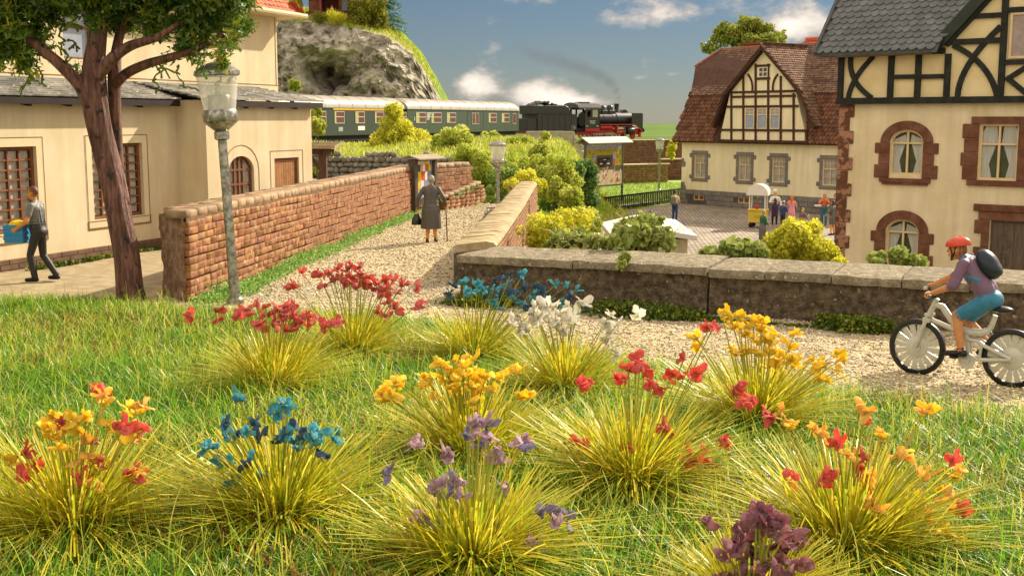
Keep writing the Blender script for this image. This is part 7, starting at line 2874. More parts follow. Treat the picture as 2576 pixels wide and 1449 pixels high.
def person(name_label, loc, rz, h=1.72, col=None, legs=None, arms=None, skirt=None, hair='short', lean=0.0, voxel=.018, group=None, extra=None, sleeve=.5, fat=1.0, hat=None, smooth_it=3, shorts=False, headturn=0.0, hands=False, curl=.5):
    """standing or walking figure facing +y; arms: ((elbow), (wrist)) for left then right, legs: ((knee), (ankle), toe dir y)"""
    s = h / 1.72
    col = dict({'skin': SKIN, 'shirt': '#888888', 'pants': '#444444', 'shoe': '#1b1714', 'hair': '#4a2c1c', 'eye': '#2a1a12', 'hat': '#dddddd'}, **(col or {}))
    f = Fig()
    S = lambda *a: Vector(a) * s
    up = lambda v: Matrix.Rotation(-lean, 3, 'X') @ (v - S(0, 0, .92)) + S(0, 0, .92)
    legs = legs or (((-.10, .02, .49), (-.10, -.02, .08)), ((.10, .02, .49), (.10, -.02, .08)))
    arms = arms or (((-.26, -.02, 1.13), (-.27, .08, .88)), ((.26, -.02, 1.13), (.27, .08, .88)))
    low = 'shirt' if skirt == 'dress' else 'pants'
    # torso
    for x in (-.055, .055):
        f.cap(S(x, 0, .93), up(S(x, .0, 1.10)), .118 * s * fat, .108 * s * fat, low if not skirt else 'pants')
        f.cap(up(S(x, 0, 1.08)), up(S(x * 1.25, .0, 1.33)), .108 * s * fat, .112 * s * fat, 'shirt')
    f.ell(S(0, -.055, .92), (.155 * s * fat, .10 * s * fat, .11 * s), 'pants')
    shl, shr = up(S(-.18, -.005, 1.40)), up(S(.18, -.005, 1.40))
    f.cap(shl, shr, .062 * s, .062 * s, 'shirt')
    f.cap(up(S(-.08, 0, 1.40)), up(S(0, .005, 1.47)), .07 * s, .055 * s, 'shirt')
    f.cap(up(S(.08, 0, 1.40)), up(S(0, .005, 1.47)), .07 * s, .055 * s, 'shirt')
    # head
    hc = up(S(0, .03, 1.625))
    f.cap(up(S(0, .0, 1.44)), up(S(0, .02, 1.56)), .053 * s, .05 * s, 'skin')
    rt = Matrix.Rotation(headturn, 3, 'Z') @ Matrix.Rotation(-lean * .6, 3, 'X')
    hp = lambda x, y, z: hc + rt @ (Vector((x, y, z)) * s)
    f.ell(hc, (.074 * s, .092 * s, .112 * s), 'skin', rt)
    f.ell(hp(0, .035, -.06), (.052 * s, .052 * s, .052 * s), 'skin', rt)
    f.cap(hp(0, .088, .005), hp(0, .108, -.025), .012 * s, .015 * s, 'skin', 8)
    for x in (-1, 1):
        f.ell(hp(x * .076, -.005, -.008), (.012 * s, .022 * s, .030 * s), 'skin', rt, 8, 6)
        if voxel < .016:
            f.ell(hp(x * .030, .084, .012), (.011 * s, .009 * s, .007 * s), 'eye', rt, 8, 6)
    if voxel < .016:
        f.cap(hp(-.02, .090, -.055), hp(.02, .090, -.055), .006 * s, .006 * s, 'eye', 6)
    if hair == 'short':
        f.ell(hp(0, -.022, .028), (.082 * s, .092 * s, .102 * s), 'hair', rt)
    elif hair == 'bun':
        f.ell(hp(0, -.020, .012), (.088 * s, .096 * s, .112 * s), 'hair', rt)
        f.ell(hp(0, -.095, .01), (.045 * s, .035 * s, .045 * s), 'hair', rt)
    elif hair == 'long':
        f.ell(hp(0, -.020, .022), (.088 * s, .096 * s, .112 * s), 'hair', rt)
        f.cap(hp(0, -.07, 0), hp(0, -.085, -.26), .075 * s, .06 * s, 'hair')
        f.cap(hp(-.06, -.02, 0), hp(-.07, -.03, -.17), .035 * s, .03 * s, 'hair')
        f.cap(hp(.06, -.02, 0), hp(.07, -.03, -.17), .035 * s, .03 * s, 'hair')
    elif hair == 'bob':
        f.ell(hp(0, -.018, .02), (.092 * s, .10 * s, .112 * s), 'hair', rt)
        f.ell(hp(0, -.035, -.05), (.092 * s, .078 * s, .075 * s), 'hair', rt)
    if hat == 'cap':
        f.ell(hp(0, -.01, .065), (.09 * s, .105 * s, .07 * s), 'hat', rt)
        f.cap(hp(-.035, .09, .06), hp(.035, .09, .06), .016 * s, .016 * s, 'hat', 8)
        f.cap(hp(-.03, .12, .055), hp(.03, .12, .055), .012 * s, .012 * s, 'hat', 8)
    elif hat == 'chef':
        f.loft([(hp(0, -.005, .06), .082 * s, .096 * s), (hp(0, -.005, .11), .084 * s, .098 * s), (hp(0, -.01, .15), .10 * s, .11 * s), (hp(0, -.01, .19), .06 * s, .07 * s)], 'hat')
    # arms
    for sg, sh, (el, wr) in ((-1, shl, arms[0]), (1, shr, arms[1])):
        el, wr = S(*el), S(*wr)
        if sleeve >= 1:
            f.cap(sh, el, .062 * s, .054 * s, 'shirt')
            k = min(1, sleeve - 1)
            md = el.lerp(wr, k)
            if k > 0:
                f.cap(el, md, .053 * s, .045 * s, 'shirt')
            if k < 1:
                f.cap(md, wr, .038 * s, .030 * s, 'skin')
        else:
            md = sh.lerp(el, sleeve)
            f.cap(sh, md, .062 * s, .060 * s, 'shirt')
            f.cap(md, el, .047 * s, .042 * s, 'skin')
            f.cap(el, wr, .043 * s, .030 * s, 'skin')
        d = (wr - el).normalized()
        if hands:
            f.hand(wr, d, V3(-sg, .15, 0), sg, 'skin', s * 1.05, curl)
        else:
            f.cap(wr, wr + d * .07 * s, .036 * s, .028 * s, 'skin', 10)
            f.cap(wr + d * .06 * s, wr + d * .11 * s + V3(-sg * .012, .012, 0) * s, .020 * s, .014 * s, 'skin', 8)
            f.cap(wr + d * .02 * s, wr + d * .05 * s + V3(0, .035, 0) * s, .014 * s, .011 * s, 'skin', 8)
    # legs
    for sg, lg in ((-1, legs[0]), (1, legs[1])):
        kn, an = S(*lg[0]), S(*lg[1])
        ty = lg[2] if len(lg) > 2 else 1.0
        hip = S(sg * .085, 0, .90)
        bare = bool(skirt)
        f.cap(hip, kn, .088 * s * fat, .064 * s, 'pants' if not bare else 'skin')
        if bare or shorts:
            f.cap(kn, kn.lerp(an, .4), .052 * s, .058 * s, 'skin')
            f.cap(kn.lerp(an, .4), an, .056 * s, .036 * s, 'skin')
        else:
            f.cap(kn, an + V3(0, 0, .02) * s, .064 * s, .058 * s, 'pants')
        tz = lg[3] if len(lg) > 3 else 0.0
        heel, toe = an + V3(0, -.03, -.035) * s, an + V3(sg * .02, .15 * ty, -.045 + tz) * s
        f.cap(heel, toe, .045 * s, .036 * s, 'shoe')
        f.cap(an, heel.lerp(toe, .3), .045 * s, .04 * s, 'shoe')
    if skirt in ('dress', 'skirt'):
        t_ = 'shirt' if skirt == 'dress' else 'pants'
        hem = (extra or {}).get('hem', .36)
        wd = (extra or {}).get('hemw', .26)
        f.loft([(S(0, 0, hem), wd * s, wd * .78 * s), (S(0, -.005, hem + .1), wd * .98 * s, wd * .76 * s), (S(0, -.01, .85), .20 * s * fat, .155 * s * fat), (up(S(0, 0, 1.05)), .150 * s * fat, .115 * s * fat)], t_)
        if skirt == 'dress':
            f.loft([(up(S(0, 0, 1.045)), .163 * s * fat, .128 * s * fat), (up(S(0, 0, 1.075)), .163 * s * fat, .128 * s * fat)], 'belt' if 'belt' in col else 'shirt')
    if extra and 'add' in extra:
        extra['add'](f, S, up, hp)
    return f.build('person', name_label, loc, rz, voxel, {k: paint(v) for k, v in col.items()}, group, smooth_it=smooth_it)


# ---- elderly woman on the lane
lp = P(1085, 611, 0)
person('elderly person in a long grey dress seen from behind, walking up the lane', (lp.x, lp.y, .0), R(-4), 1.63,
       {'shirt': '#524d45', 'pants': '#524d45', 'hair': '#8f8a78', 'shoe': '#211a16', 'skin': '#d08c4a'},
       legs=(((-.085, .05, .47), (-.10, .0, .08)), ((.085, .02, .47), (.10, .10, .09))),
       arms=(((-.33, -.03, 1.16), (-.36, .03, .86)), ((.33, .0, 1.17), (.37, .16, .93))),
       skirt='dress', hair='bun', lean=R(6), voxel=.009, sleeve=1.92, fat=1.2, extra={'hem': .37, 'hemw': .275}, hands=True, curl=.75)
hb_ = MB()
hs = 1.63 / 1.72
hx_, hy_, hz_ = lp.x - .375 * hs, lp.y + .05, .745 * hs
n = 14
sec = [((0, 0, -.27), .125, .06), ((0, 0, -.25), .135, .07), ((0, 0, -.14), .12, .062), ((0, 0, -.04), .075, .045), ((0, 0, -.01), .055, .032)]
for (a, b) in zip(sec[:-1], sec[1:]):
    r0 = [(a[1] * math.cos(2 * math.pi * k / n), a[2] * math.sin(2 * math.pi * k / n), a[0][2]) for k in range(n)]
    r1 = [(b[1] * math.cos(2 * math.pi * k / n), b[2] * math.sin(2 * math.pi * k / n), b[0][2]) for k in range(n)]
    hb_.add(r0 + r1, [(k, (k + 1) % n, (k + 1) % n + n, k + n) for k in range(n)])
hb_.add([(sec[0][1] * math.cos(2 * math.pi * k / n), sec[0][2] * math.sin(2 * math.pi * k / n), -.27) for k in range(n)], [tuple(range(n))])
m_leather = mat('black_leather', '#14110e', rough=.3, var=.2, spec=.6)
bag = empty('handbag', 'small black leather handbag in the left hand of the elderly person', 'handbag', (hx_, hy_, hz_), R(20))
hb_.build('pouch', m_leather, bag, smooth=60)
MB().tube([(-.05, 0, -.02), (-.045, 0, .035), (0, 0, .06), (.045, 0, .035), (.05, 0, -.02)], .009, 6).build('handle', m_leather, bag, smooth=True)
MB().box((-.055, -.035, -.035), (.055, .035, -.015)).build('clasp', m_leather, bag)
cane = empty('walking_cane', 'brown walking cane in the right hand of the elderly person', 'cane', (lp.x + .40 * hs, lp.y + .20, 0))
m_cane = mat('cane_wood', '#4f3320', rough=.5)
MB().tube([(.0, .0, 0), (-.02, -.02, .84)], [.014, .016], 8).build('shaft', m_cane, cane, smooth=True)
MB().tube([(-.02, -.02, .83), (-.02, -.0, .87), (-.02, .05, .875), (-.02, .10, .85)], .016, 8).build('handle', m_cane, cane, smooth=True)

# ---- worker with crate
wp = P(104, 706, 0)


def bib(f, S, up, hp):
    f.cap(up(S(-.07, .10, 1.12)), up(S(-.07, .10, 1.27)), .045 * 1, .04, 'pants')
    f.cap(up(S(.07, .10, 1.12)), up(S(.07, .10, 1.27)), .045, .04, 'pants')
    for x in (-.09, .09):
        f.cap(up(S(x, .098, 1.27)), up(S(x * 1.1, .03, 1.452)), .02, .02, 'pants', 8)
        f.cap(up(S(x * 1.1, .02, 1.455)), up(S(x, -.10, 1.30)), .02, .02, 'pants', 8)
        f.cap(up(S(x, -.10, 1.31)), up(S(x * .6, -.105, 1.05)), .02, .02, 'pants', 8)


person('worker in dark dungarees and grey shirt striding past the lattice window', (wp.x, wp.y, -.02), R(84), 1.76,
       {'shirt': '#6f6d68', 'pants': '#2b2824', 'hair': '#5f3a2a', 'shoe': '#171412', 'skin': '#c5863f'},
       legs=(((-.11, .13, .50), (-.10, .07, .09)), ((.10, -.01, .48), (.10, -.24, .11), .9, .0)),
       arms=(((-.29, .07, 1.13), (-.20, .34, .97)), ((.29, .07, 1.13), (.20, .34, .97))),
       lean=R(4), voxel=.009, sleeve=.62, fat=1.06, extra={'add': bib}, hands=True, curl=.35)
wf = Matrix.Rotation(R(84), 3, 'Z')
cpos = Vector((wp.x, wp.y, -.02)) + wf @ Vector((0, .40, .74))
cr = empty('crate', 'blue ribbed plastic crate carried by the worker', 'crate', cpos, R(84))
m_cblue = mat('crate_blue', '#2f7fae', rough=.45, var=.06)
b = MB()
for k in range(6):
    o = .0 if k % 2 else .012
    z0_, z1_ = k * .055, (k + 1) * .055
    b.box((-.20 + o, -.195 + o, z0_), (.20 - o, -.175, z1_)).box((-.20 + o, .175, z0_), (.20 - o, .195 - o, z1_)).box((-.20 + o, -.175, z0_), (-.18, .175, z1_)).box((.18, -.175, z0_), (.20 - o, .175, z1_))
b.build('side_walls', m_cblue, cr)
MB().box((-.18, -.175, .0), (.18, .175, .02)).build('bottom', m_cblue, cr)
tw_ = MB()
tw_.ball((0, 0, .33), (.17, .165, .085), 18, 10)
o = tw_.build('yellow_cloth', mat('cloth_yellow', '#d9b815', rough=.7, var=.1), smooth=True, loc=cpos, rot=(0, 0, R(84)))
tag(o, 'bright yellow folded cloth heaped in the blue crate', 'cloth')

# ---- cyclist
cyc = P(2420, 957, 0)
CY_A = R(50)
bike = empty('bicycle', 'silver grey bicycle with solid broad-spoked wheels on the gravel path', 'bicycle', (cyc.x, cyc.y, .0), CY_A)
m_silver = mat('cast_silver', '#b3b1a3', rough=.4, col2='#c0beb0', scale=6, spec=.5, metal=.15, coat=.2)
m_tyre = mat('tyre_black', '#141210', rough=.45, var=.25, spec=.4)


def wheel(y, name):
    w = empty(name, None, None, (0, y, .33), parent=bike)
    t = MB()
    n = 40
    for k in range(n):
        a0, a1 = 2 * math.pi * k / n, 2 * math.pi * (k + 1) / n
        sec = [(.335, -.02), (.335, .02), (.315, .034), (.278, .03), (.27, -.0), (.278, -.03), (.315, -.034)]
        p = lambda r, x, a: (x, r * math.cos(a), r * math.sin(a))
        j0 = 1 + .012 * math.sin(7 * a0) if True else 1
        vs = [p(r, x, a0) for r, x in sec] + [p(r, x, a1) for r, x in sec]
        m = len(sec)
        t.add(vs, [(i, (i + 1) % m, (i + 1) % m + m, i + m) for i in range(m)])
    t.build('tyre', m_tyre, w, smooth=50)
    s = MB()
    for k in range(16):
        a = 2 * math.pi * k / 16 + .1
        c, sn = math.cos(a), math.sin(a)
        wi, wo = .021, .036
        q = [(-.011, .09 * c - wi * sn, .09 * sn + wi * c), (-.011, .09 * c + wi * sn, .09 * sn - wi * c), (-.011, .292 * c + wo * sn, .292 * sn - wo * c), (-.011, .292 * c - wo * sn, .292 * sn + wo * c)]
        q2 = [(.011, y_, z_) for _, y_, z_ in q]
        s.add(q + q2, [(0, 1, 2, 3), (7, 6, 5, 4), (0, 4, 5, 1), (1, 5, 6, 2), (2, 6, 7, 3), (3, 7, 4, 0)])
    s.build('spokes', m_silver, w, bevel=.004)
    MB().lathe([(.11, -.02), (.125, -.012), (.125, .012), (.11, .02)], 24, (0, 0, 0), 'x').lathe([(.05, -.035), (.05, .035)], 16, (0, 0, 0), 'x').build('hub', m_silver, w, smooth=40)
    return w


wheel(.545, 'front_wheel')
wheel(-.545, 'rear_wheel')
b = MB()
b.tube([(0, .335, .93), (0, .40, .78), (0, .44, .66)], [.032, .034, .036], 12)
b.build('head_tube', m_silver, bike, smooth=60)
fk = MB()
for x in (-.06, .06):
    fk.tube([(x, .43, .67), (x, .48, .55), (x, .545, .33)], [.026, .024, .02], 10)
fk.box((-.075, .39, .645), (.075, .47, .695)).box((-.075, .375, .72), (.075, .45, .75))
fk.build('fork', m_silver, bike, smooth=50)
fr = MB()
fr.tube([(0, .38, .86), (0, .27, .84), (0, .16, .70), (0, .06, .60)], [.03, .038, .04, .045], 12)
fr.tube([(0, .43, .68), (0, .30, .645), (0, .17, .60), (0, .02, .575)], [.03, .028, .03, .04], 12)
fr.tube([(0, .06, .60), (0, -.06, .575), (0, -.20, .585), (0, -.29, .63)], [.045, .05, .045, .035], 12)
fr.tube([(0, -.25, .58), (0, -.30, .68), (0, -.335, .80)], [.034, .034, .03], 12)
fr.tube([(0, -.02, .57), (0, -.05, .42), (0, -.07, .26)], [.042, .036, .04], 12)
for x in (-.055, .055):
    fr.tube([(x * .6, -.03, .50), (x, -.18, .49), (x, -.24, .45), (x, -.545, .33)], [.022, .024, .024, .022], 10)
    fr.tube([(x * .6, -.07, .27), (x, -.25, .285), (x, -.545, .32)], [.024, .024, .022], 10)
    fr.tube([(x, -.22, .47), (x, -.20, .30)], .018, 8)
fr.build('frame', m_silver, bike, smooth=60)
MB().lathe([(.095, -.065), (.095, -.05)], 24, (0, -.06, .25), 'x').lathe([(.03, -.09), (.03, .09)], 12, (0, -.06, .25), 'x').build('chainring', m_silver, bike, smooth=40)
ck_ = MB()
ck_.bar((-.085, -.06, .25), (-.085, .05, .29), .02, .03).bar((.085, -.06, .25), (.085, -.17, .28), .02, .03)
ck_.build('crank', m_silver, bike)
for x, y, z in ((-.13, .06, .29), (.13, -.18, .28)):
    MB().box((x - .045, y - .04, z - .012), (x + .045, y + .04, z + .012)).build('pedal', m_tyre, bike, bevel=.004)
sd_ = MB()
sd_.ball((0, -.40, .875), (.085, .13, .04), 14, 8)
sd_.ball((0, -.25, .875), (.035, .11, .03), 12, 8)
sd_.build('saddle', m_tyre, bike, smooth=True)
hb2 = MB()
hb2.tube([(-.24, .36, .985), (-.12, .40, .965), (0, .36, .955), (.12, .46, .975), (.24, .53, 1.02)], .014, 10)
hb2.tube([(0, .345, .90), (0, .37, .96)], .022, 10)
hb2.build('handlebar', m_tyre, bike, smooth=True)
for x, y, z in ((-.235, .37, .985), (.235, .53, 1.02)):
    MB().tube([(x, y, z), (x * .72, y + .03, z - .01)], .022, 10).build('grip', m_silver, bike, smooth=True)
MB().tube([(-.14, .41, .97), (-.06, .50, .90), (-.03, .46, .74)], .006, 6).tube([(.16, .49, .98), (.08, .54, .90), (.03, .47, .74)], .006, 6).build('brake_cable', m_tyre, bike, smooth=True)
MB().box((-.05, .41, .93), (.06, .47, 1.0)).build('lamp_bracket', m_silver, bike, bevel=.01)

f = Fig()
hipL, hipR = V3(-.09, -.24, .955), V3(.09, -.24, .955)
pel, wai, che, nec, hea = V3(0, -.25, .985), V3(0, -.20, 1.13), V3(0, -.04, 1.33), V3(0, .06, 1.43), V3(0, .135, 1.515)
for x in (-.055, .055):
    o = V3(x, 0, 0)
    f.cap(pel + o, pel.lerp(wai, .1) + o * .9, .118, .104, 'shorts')
    f.cap(pel.lerp(wai, .62) + o * .9, che + o * 1.2, .116, .118, 'shirt')
f.ell(V3(0, -.295, .975), (.165, .115, .115), 'shorts')
shL, shR = V3(-.185, -.01, 1.375), V3(.185, .02, 1.375)
f.cap(shL, shR, .066, .066, 'shirt')
f.cap(V3(-.07, .0, 1.38), nec, .075, .055, 'shirt')
f.cap(V3(.07, .0, 1.38), nec, .075, .055, 'shirt')
f.cap(nec, hea + V3(0, -.02, -.03), .052, .05, 'skin')
f.ell(hea, (.076, .094, .115), 'skin')
f.ell(hea + V3(0, .035, -.062), (.052, .054, .052), 'skin')
f.cap(hea + V3(0, .09, .0), hea + V3(0, .112, -.028), .012, .015, 'skin', 8)
f.cap(hea + V3(-.02, .092, -.062), hea + V3(.02, .092, -.062), .006, .006, 'dark', 6)
for x in (-1, 1):
    f.ell(hea + V3(x * .077, -.008, -.01), (.012, .022, .03), 'skin', None, 8, 6)
    f.ell(hea + V3(x * .030, .086, .008), (.011, .009, .007), 'dark', None, 8, 6)
f.ell(hea + V3(0, -.03, -.0), (.08, .085, .095), 'hair')
elL, elR = V3(-.255, .07, 1.13), V3(.25, .20, 1.20)
wrL, wrR = V3(-.215, .30, 1.025), V3(.225, .455, 1.065)
for sh, el, wr, sg in ((shL, elL, wrL, -1), (shR, elR, wrR, 1)):
    f.cap(sh, el, .066, .062, 'shirt')
    f.cap(el, el.lerp(wr, .12), .062, .054, 'shirt')
    f.cap(el.lerp(wr, .1), wr, .045, .031, 'skin')
    g = V3(-.225, .375, .995) if sg < 0 else V3(.23, .525, 1.03)
    f.hand(wr, (g + V3(0, .02, .012)) - wr, V3(0, .25, -1), sg * -1, 'skin', 1.0, 1.05)
for hip, kn, an, toe, sg in ((hipL, V3(-.115, .055, .765), V3(-.12, -.005, .385), V3(-.125, .15, .325), -1), (hipR, V3(.115, .02, .70), V3(.12, -.26, .42), V3(.125, -.13, .33), 1)):
    f.cap(hip, kn.lerp(hip, .14), .098, .078, 'shorts')
    f.cap(kn.lerp(hip, .2), kn, .060, .060, 'skin')
    f.cap(kn.lerp(an, -.02), kn.lerp(an, .10), .062, .058, 'skin')
    f.cap(kn.lerp(an, .1), kn.lerp(an, .45), .055, .058, 'skin')
    f.cap(kn.lerp(an, .45), an, .056, .038, 'skin')
    heel = an + V3(0, -.04, -.045)
    f.cap(heel, toe, .042, .034, 'shoe')
    f.cap(an + V3(0, 0, -.01), heel.lerp(toe, .35), .043, .038, 'shoe')
# harness
for x in (-.11, .11):
    f.cap(V3(x, .085, 1.28), V3(x, .075, 1.36), .02, .02, 'strap', 8)
    f.cap(V3(x, .075, 1.36), V3(x * 1.02, .0, 1.455), .024, .022, 'strap', 8)
    f.cap(V3(x * 1.52, -.02, 1.235), V3(x * 1.5, -.17, 1.205), .014, .014, 'strap', 8)
rider = f.build('person', 'cyclist in purple top and teal shorts riding the silver bicycle', (cyc.x, cyc.y, .0), CY_A, .0085,
                {'skin': paint('#bd8150'), 'shirt': paint('#6b5064'), 'shorts': paint('#2b6f8c'), 'shoe': paint('#15110f', .3), 'dark': paint('#2a1a12'), 'hair': paint('#7a4a2c'), 'strap': paint('#2f6f86')})
hm = MB()
n, m = 22, 9
vs, fs = [], []
for i in range(m + 1):
    th = math.pi * .56 * i / m
    for k in range(n):
        a = 2 * math.pi * k / n
        rib = 1 + .035 * math.cos(3 * (a - math.pi / 2) * 2) * math.sin(th)
        vs.append((.104 * math.sin(th) * math.cos(a) * rib, .145 * math.sin(th) * math.sin(a) * rib - .012, .092 * math.cos(th) * (1 + .05 * math.sin(3 * a))))
for i in range(m):
    for k in range(n):
        a0, b0 = i * n + k, i * n + (k + 1) % n
        fs.append((a0, a0 + n, b0 + n, b0))
hm.add(vs, fs).build('helmet', mat('helmet_red', '#c43a18', rough=.3, var=.15, spec=.5), rider, smooth=True, loc=hea + V3(0, .0, .058), rot=(R(-8), 0, 0))
st = MB()
for x in (-1, 1):
    st.tube([hea + V3(x * .082, -.01, .05), hea + V3(x * .084, .0, -.03), hea + V3(x * .05, .045, -.115)], .009, 6)
    st.tube([hea + V3(x * .08, .055, .045), hea + V3(x * .078, .03, -.045), hea + V3(x * .05, .045, -.115)], .007, 6)
st.tube([hea + V3(-.05, .045, -.115), hea + V3(0, .06, -.118), hea + V3(.05, .045, -.115)], .011, 6)
st.build('chin_strap', m_tyre, rider, smooth=True)
bp_ = Fig()
bp_.ell(V3(0, -.225, 1.375), (.145, .115, .19), 'pack', Matrix.Rotation(R(-34), 3, 'X'))
bp_.ell(V3(0, -.315, 1.34), (.10, .055, .10), 'pack', Matrix.Rotation(R(-34), 3, 'X'))
pk = bp_.build('backpack', 'dark blue backpack', (0, 0, 0), 0, .012, {'pack': paint('#18222c', .4)})
for key in ('label', 'category'):
    del pk[key]
pk.parent = rider

# ---- people on the square
gq = 'people on the square'


def sq(u, v):
    p = P(u, v, GZ)
    return (p.x, p.y, GZ)


def pack(f, S, up, hp):
    f.cap(S(-.06, -.17, 1.36), S(-.06, -.19, 1.08), .09, .10, 'pack')
    f.cap(S(.06, -.17, 1.36), S(.06, -.19, 1.08), .09, .10, 'pack')
    f.cap(S(-.1, .09, 1.2), S(-.1, .03, 1.44), .022, .022, 'pack', 8)


person('backpacker in pale shirt and jeans walking on the square by the fence', sq(1697, 561), R(-40), 1.74, {'shirt': '#cdbd92', 'pants': '#243a63', 'hair': '#2a1a12', 'pack': '#6a6a58'}, arms=(((-.25, .08, 1.14), (-.10, .26, 1.05)), ((.25, .08, 1.14), (.10, .26, 1.05))), extra={'add': pack}, group=gq)


def apron(f, S, up, hp):
    f.loft([(S(0, .05, .42), .17, .11), (S(0, .03, .9), .185, .15), (S(0, .03, 1.05), .16, .135)], 'apron')
    f.ell(S(0, .075, 1.2), (.12, .075, .17), 'apron')


person('cook in white chef hat and purple apron beside the yellow cart', sq(1948, 565), R(170), 1.78, {'shirt': '#d8d0c0', 'pants': '#33201c', 'apron': '#3f2748', 'hat': '#e8e2d6', 'hair': '#7a5a3c'}, arms=(((-.29, .03, 1.15), (-.30, .16, .92)), ((.27, .08, 1.16), (.10, .26, 1.18))), sleeve=1.8, hat='chef', extra={'add': apron}, group=gq)
person('customer in blue coat and pale cap facing the cook', sq(1968, 582), R(-55), 1.52, {'shirt': '#23406a', 'pants': '#2a2a34', 'hat': '#b9b6aa', 'hair': '#4a2a1a'}, arms=(((-.25, .08, 1.14), (-.12, .28, 1.12)), ((.25, .08, 1.14), (.12, .28, 1.12))), sleeve=1.9, hat='cap', group=gq)
person('person with long ginger hair in a pink dress at the cart', sq(1990, 575), R(-30), 1.68, {'shirt': '#d98a94', 'pants': '#d98a94', 'hair': '#c9641c'}, arms=(((-.25, .08, 1.14), (-.10, .26, 1.22)), ((.25, .08, 1.14), (.08, .24, 1.25))), skirt='dress', hair='long', sleeve=.4, extra={'hem': .42, 'hemw': .21}, group=gq)
person('small child with yellow hair and cap holding an ice cream', sq(2017, 592), R(-50), 1.30, {'shirt': '#6a5262', 'pants': '#c9a428', 'hair': '#d8b81c', 'hat': '#4a4a58'}, arms=(((-.25, .08, 1.14), (-.10, .26, 1.1)), ((.27, .08, 1.14), (.26, .30, 1.12))), hair='bob', hat='cap', sleeve=1.6, group=gq)
ic = P(2017, 592, GZ)
o = MB().lathe([(.012, 0), (.04, .10)], 10).ball((0, 0, .13), (.045, .045, .05), 10, 7, 1).build('ice_cream', [mat('wafer', '#b98a4a', rough=.8), mat('ice_green', '#9fc24a', rough=.5)], smooth=True)
o.location = (ic.x + .30, ic.y + .02, GZ + .82)
tag(o, 'green ice cream cone held by the small child', 'ice cream')
person('person in orange top and teal trousers eating at the standing table', sq(2072, 568), R(160), 1.68, {'shirt': '#d9622e', 'pants': '#2c6a70', 'hair': '#4a2a1a'}, arms=(((-.27, .14, 1.22), (-.08, .20, 1.44)), ((.27, .14, 1.22), (.08, .20, 1.44))), hair='bob', sleeve=1.2, group=gq)
person('person with blue-grey hair in a teal coat behind the standing table', sq(2100, 570), R(60), 1.72, {'shirt': '#1f5a6c', 'pants': '#3f8a80', 'hair': '#3a4a58'}, arms=(((-.25, .1, 1.14), (-.12, .28, 1.14)), ((.25, .1, 1.14), (.12, .28, 1.14))), sleeve=1.8, group=gq)
person('person in grey dress with dark red hair holding a yellow cup', sq(2093, 592), R(35), 1.68, {'shirt': '#5a5650', 'pants': '#5a5650', 'hair': '#5a2420', 'cup': '#d6a820'}, arms=(((-.25, .0, 1.14), (-.22, .22, 1.0)), ((.27, .1, 1.16), (.17, .30, 1.18))), skirt='dress', hair='bob', sleeve=1.4, extra={'hem': .55, 'hemw': .20, 'add': lambda f, S, up, hp: f.cap(S(.16, .36, 1.12), S(.16, .36, 1.26), .04, .045, 'cup', 10)}, group=gq)
person('person in green cardigan and grey skirt standing in front of the cart', sq(1918, 619), R(-70), 1.60, {'shirt': '#1d5a34', 'pants': '#5e5a54', 'hair': '#8e8d88'}, arms=(((-.26, .02, 1.14), (-.22, .22, 1.0)), ((.26, .02, 1.14), (.22, .22, 1.0))), skirt='skirt', hair='bun', sleeve=1.8, fat=1.15, extra={'hem': .30, 'hemw': .22}, group=gq)
q_ = PY(1459, 487, 60)
person('man in grey shirt partly hidden by the bushes below the poster board', (q_.x, 60, GZ), R(-20), 1.74, {'shirt': '#5f5a52', 'pants': '#3a3a42', 'hair': '#4f3424'}, group=gq)
q_ = PY(1286, 459, 50)
person('man in dark blue cap half hidden behind the parapet end', (q_.x, 50, float(lane_z(np.array([q_.x]), np.array([50.0]))[0])), R(20), 1.76, {'shirt': '#4a5060', 'pants': '#2c3448', 'hair': '#6a4a30', 'hat': '#2a3348'}, hat='cap', sleeve=1.8)
dpos = Vector((.85, 128.57, RAIL_Z)) + Matrix.Rotation(la, 3, 'Z') @ Vector((9.1, -.9, 1.3))
person('driver in grey jacket looking out of the locomotive cab', tuple(dpos), la - R(90), 1.70, {'shirt': '#6a665a', 'pants': '#3a3830', 'hair': '#7a3a2a'}, voxel=.03)
hp2 = Vector((hp.x - 1.8, hp.y, hp.z - .35)) + Vector((3.1, -.65, .2))
person('person in orange jacket sitting outside the log hut on the hill', tuple(hp2), R(170), 1.7, {'shirt': '#d98a3a', 'pants': '#5a4030', 'hair': '#b5793a'}, voxel=.035, sleeve=1.9)
bpy.data.scenes.remove(TMP)
# ================================================================== meadow in the foreground
m_turf = ramp_mat('turf_blade', [(0, '#346812'), (.22, '#56901e'), (.45, '#7fac2a'), (.62, '#a6ba36'), (.8, '#c8c040'), (.93, '#ded66a'), (.955, '#ece8a4'), (.98, '#9a4a24'), (1, '#8a5a24')], rough=.42, spec=.4, trans=.45)
r_ = np.random.default_rng(71)


def scatter(n, y0, y1, pw):
    y = y0 + (y1 - y0) * r_.random(n) ** pw
    half = y * .47 + 2.6
    x = r_.uniform(-1, 1, n) * half
    k = y < poly_y(LAWN, x) - .02 + .25 * (vnoise(x, y, 2.0, 40) - .6)
    return x[k], y[k]


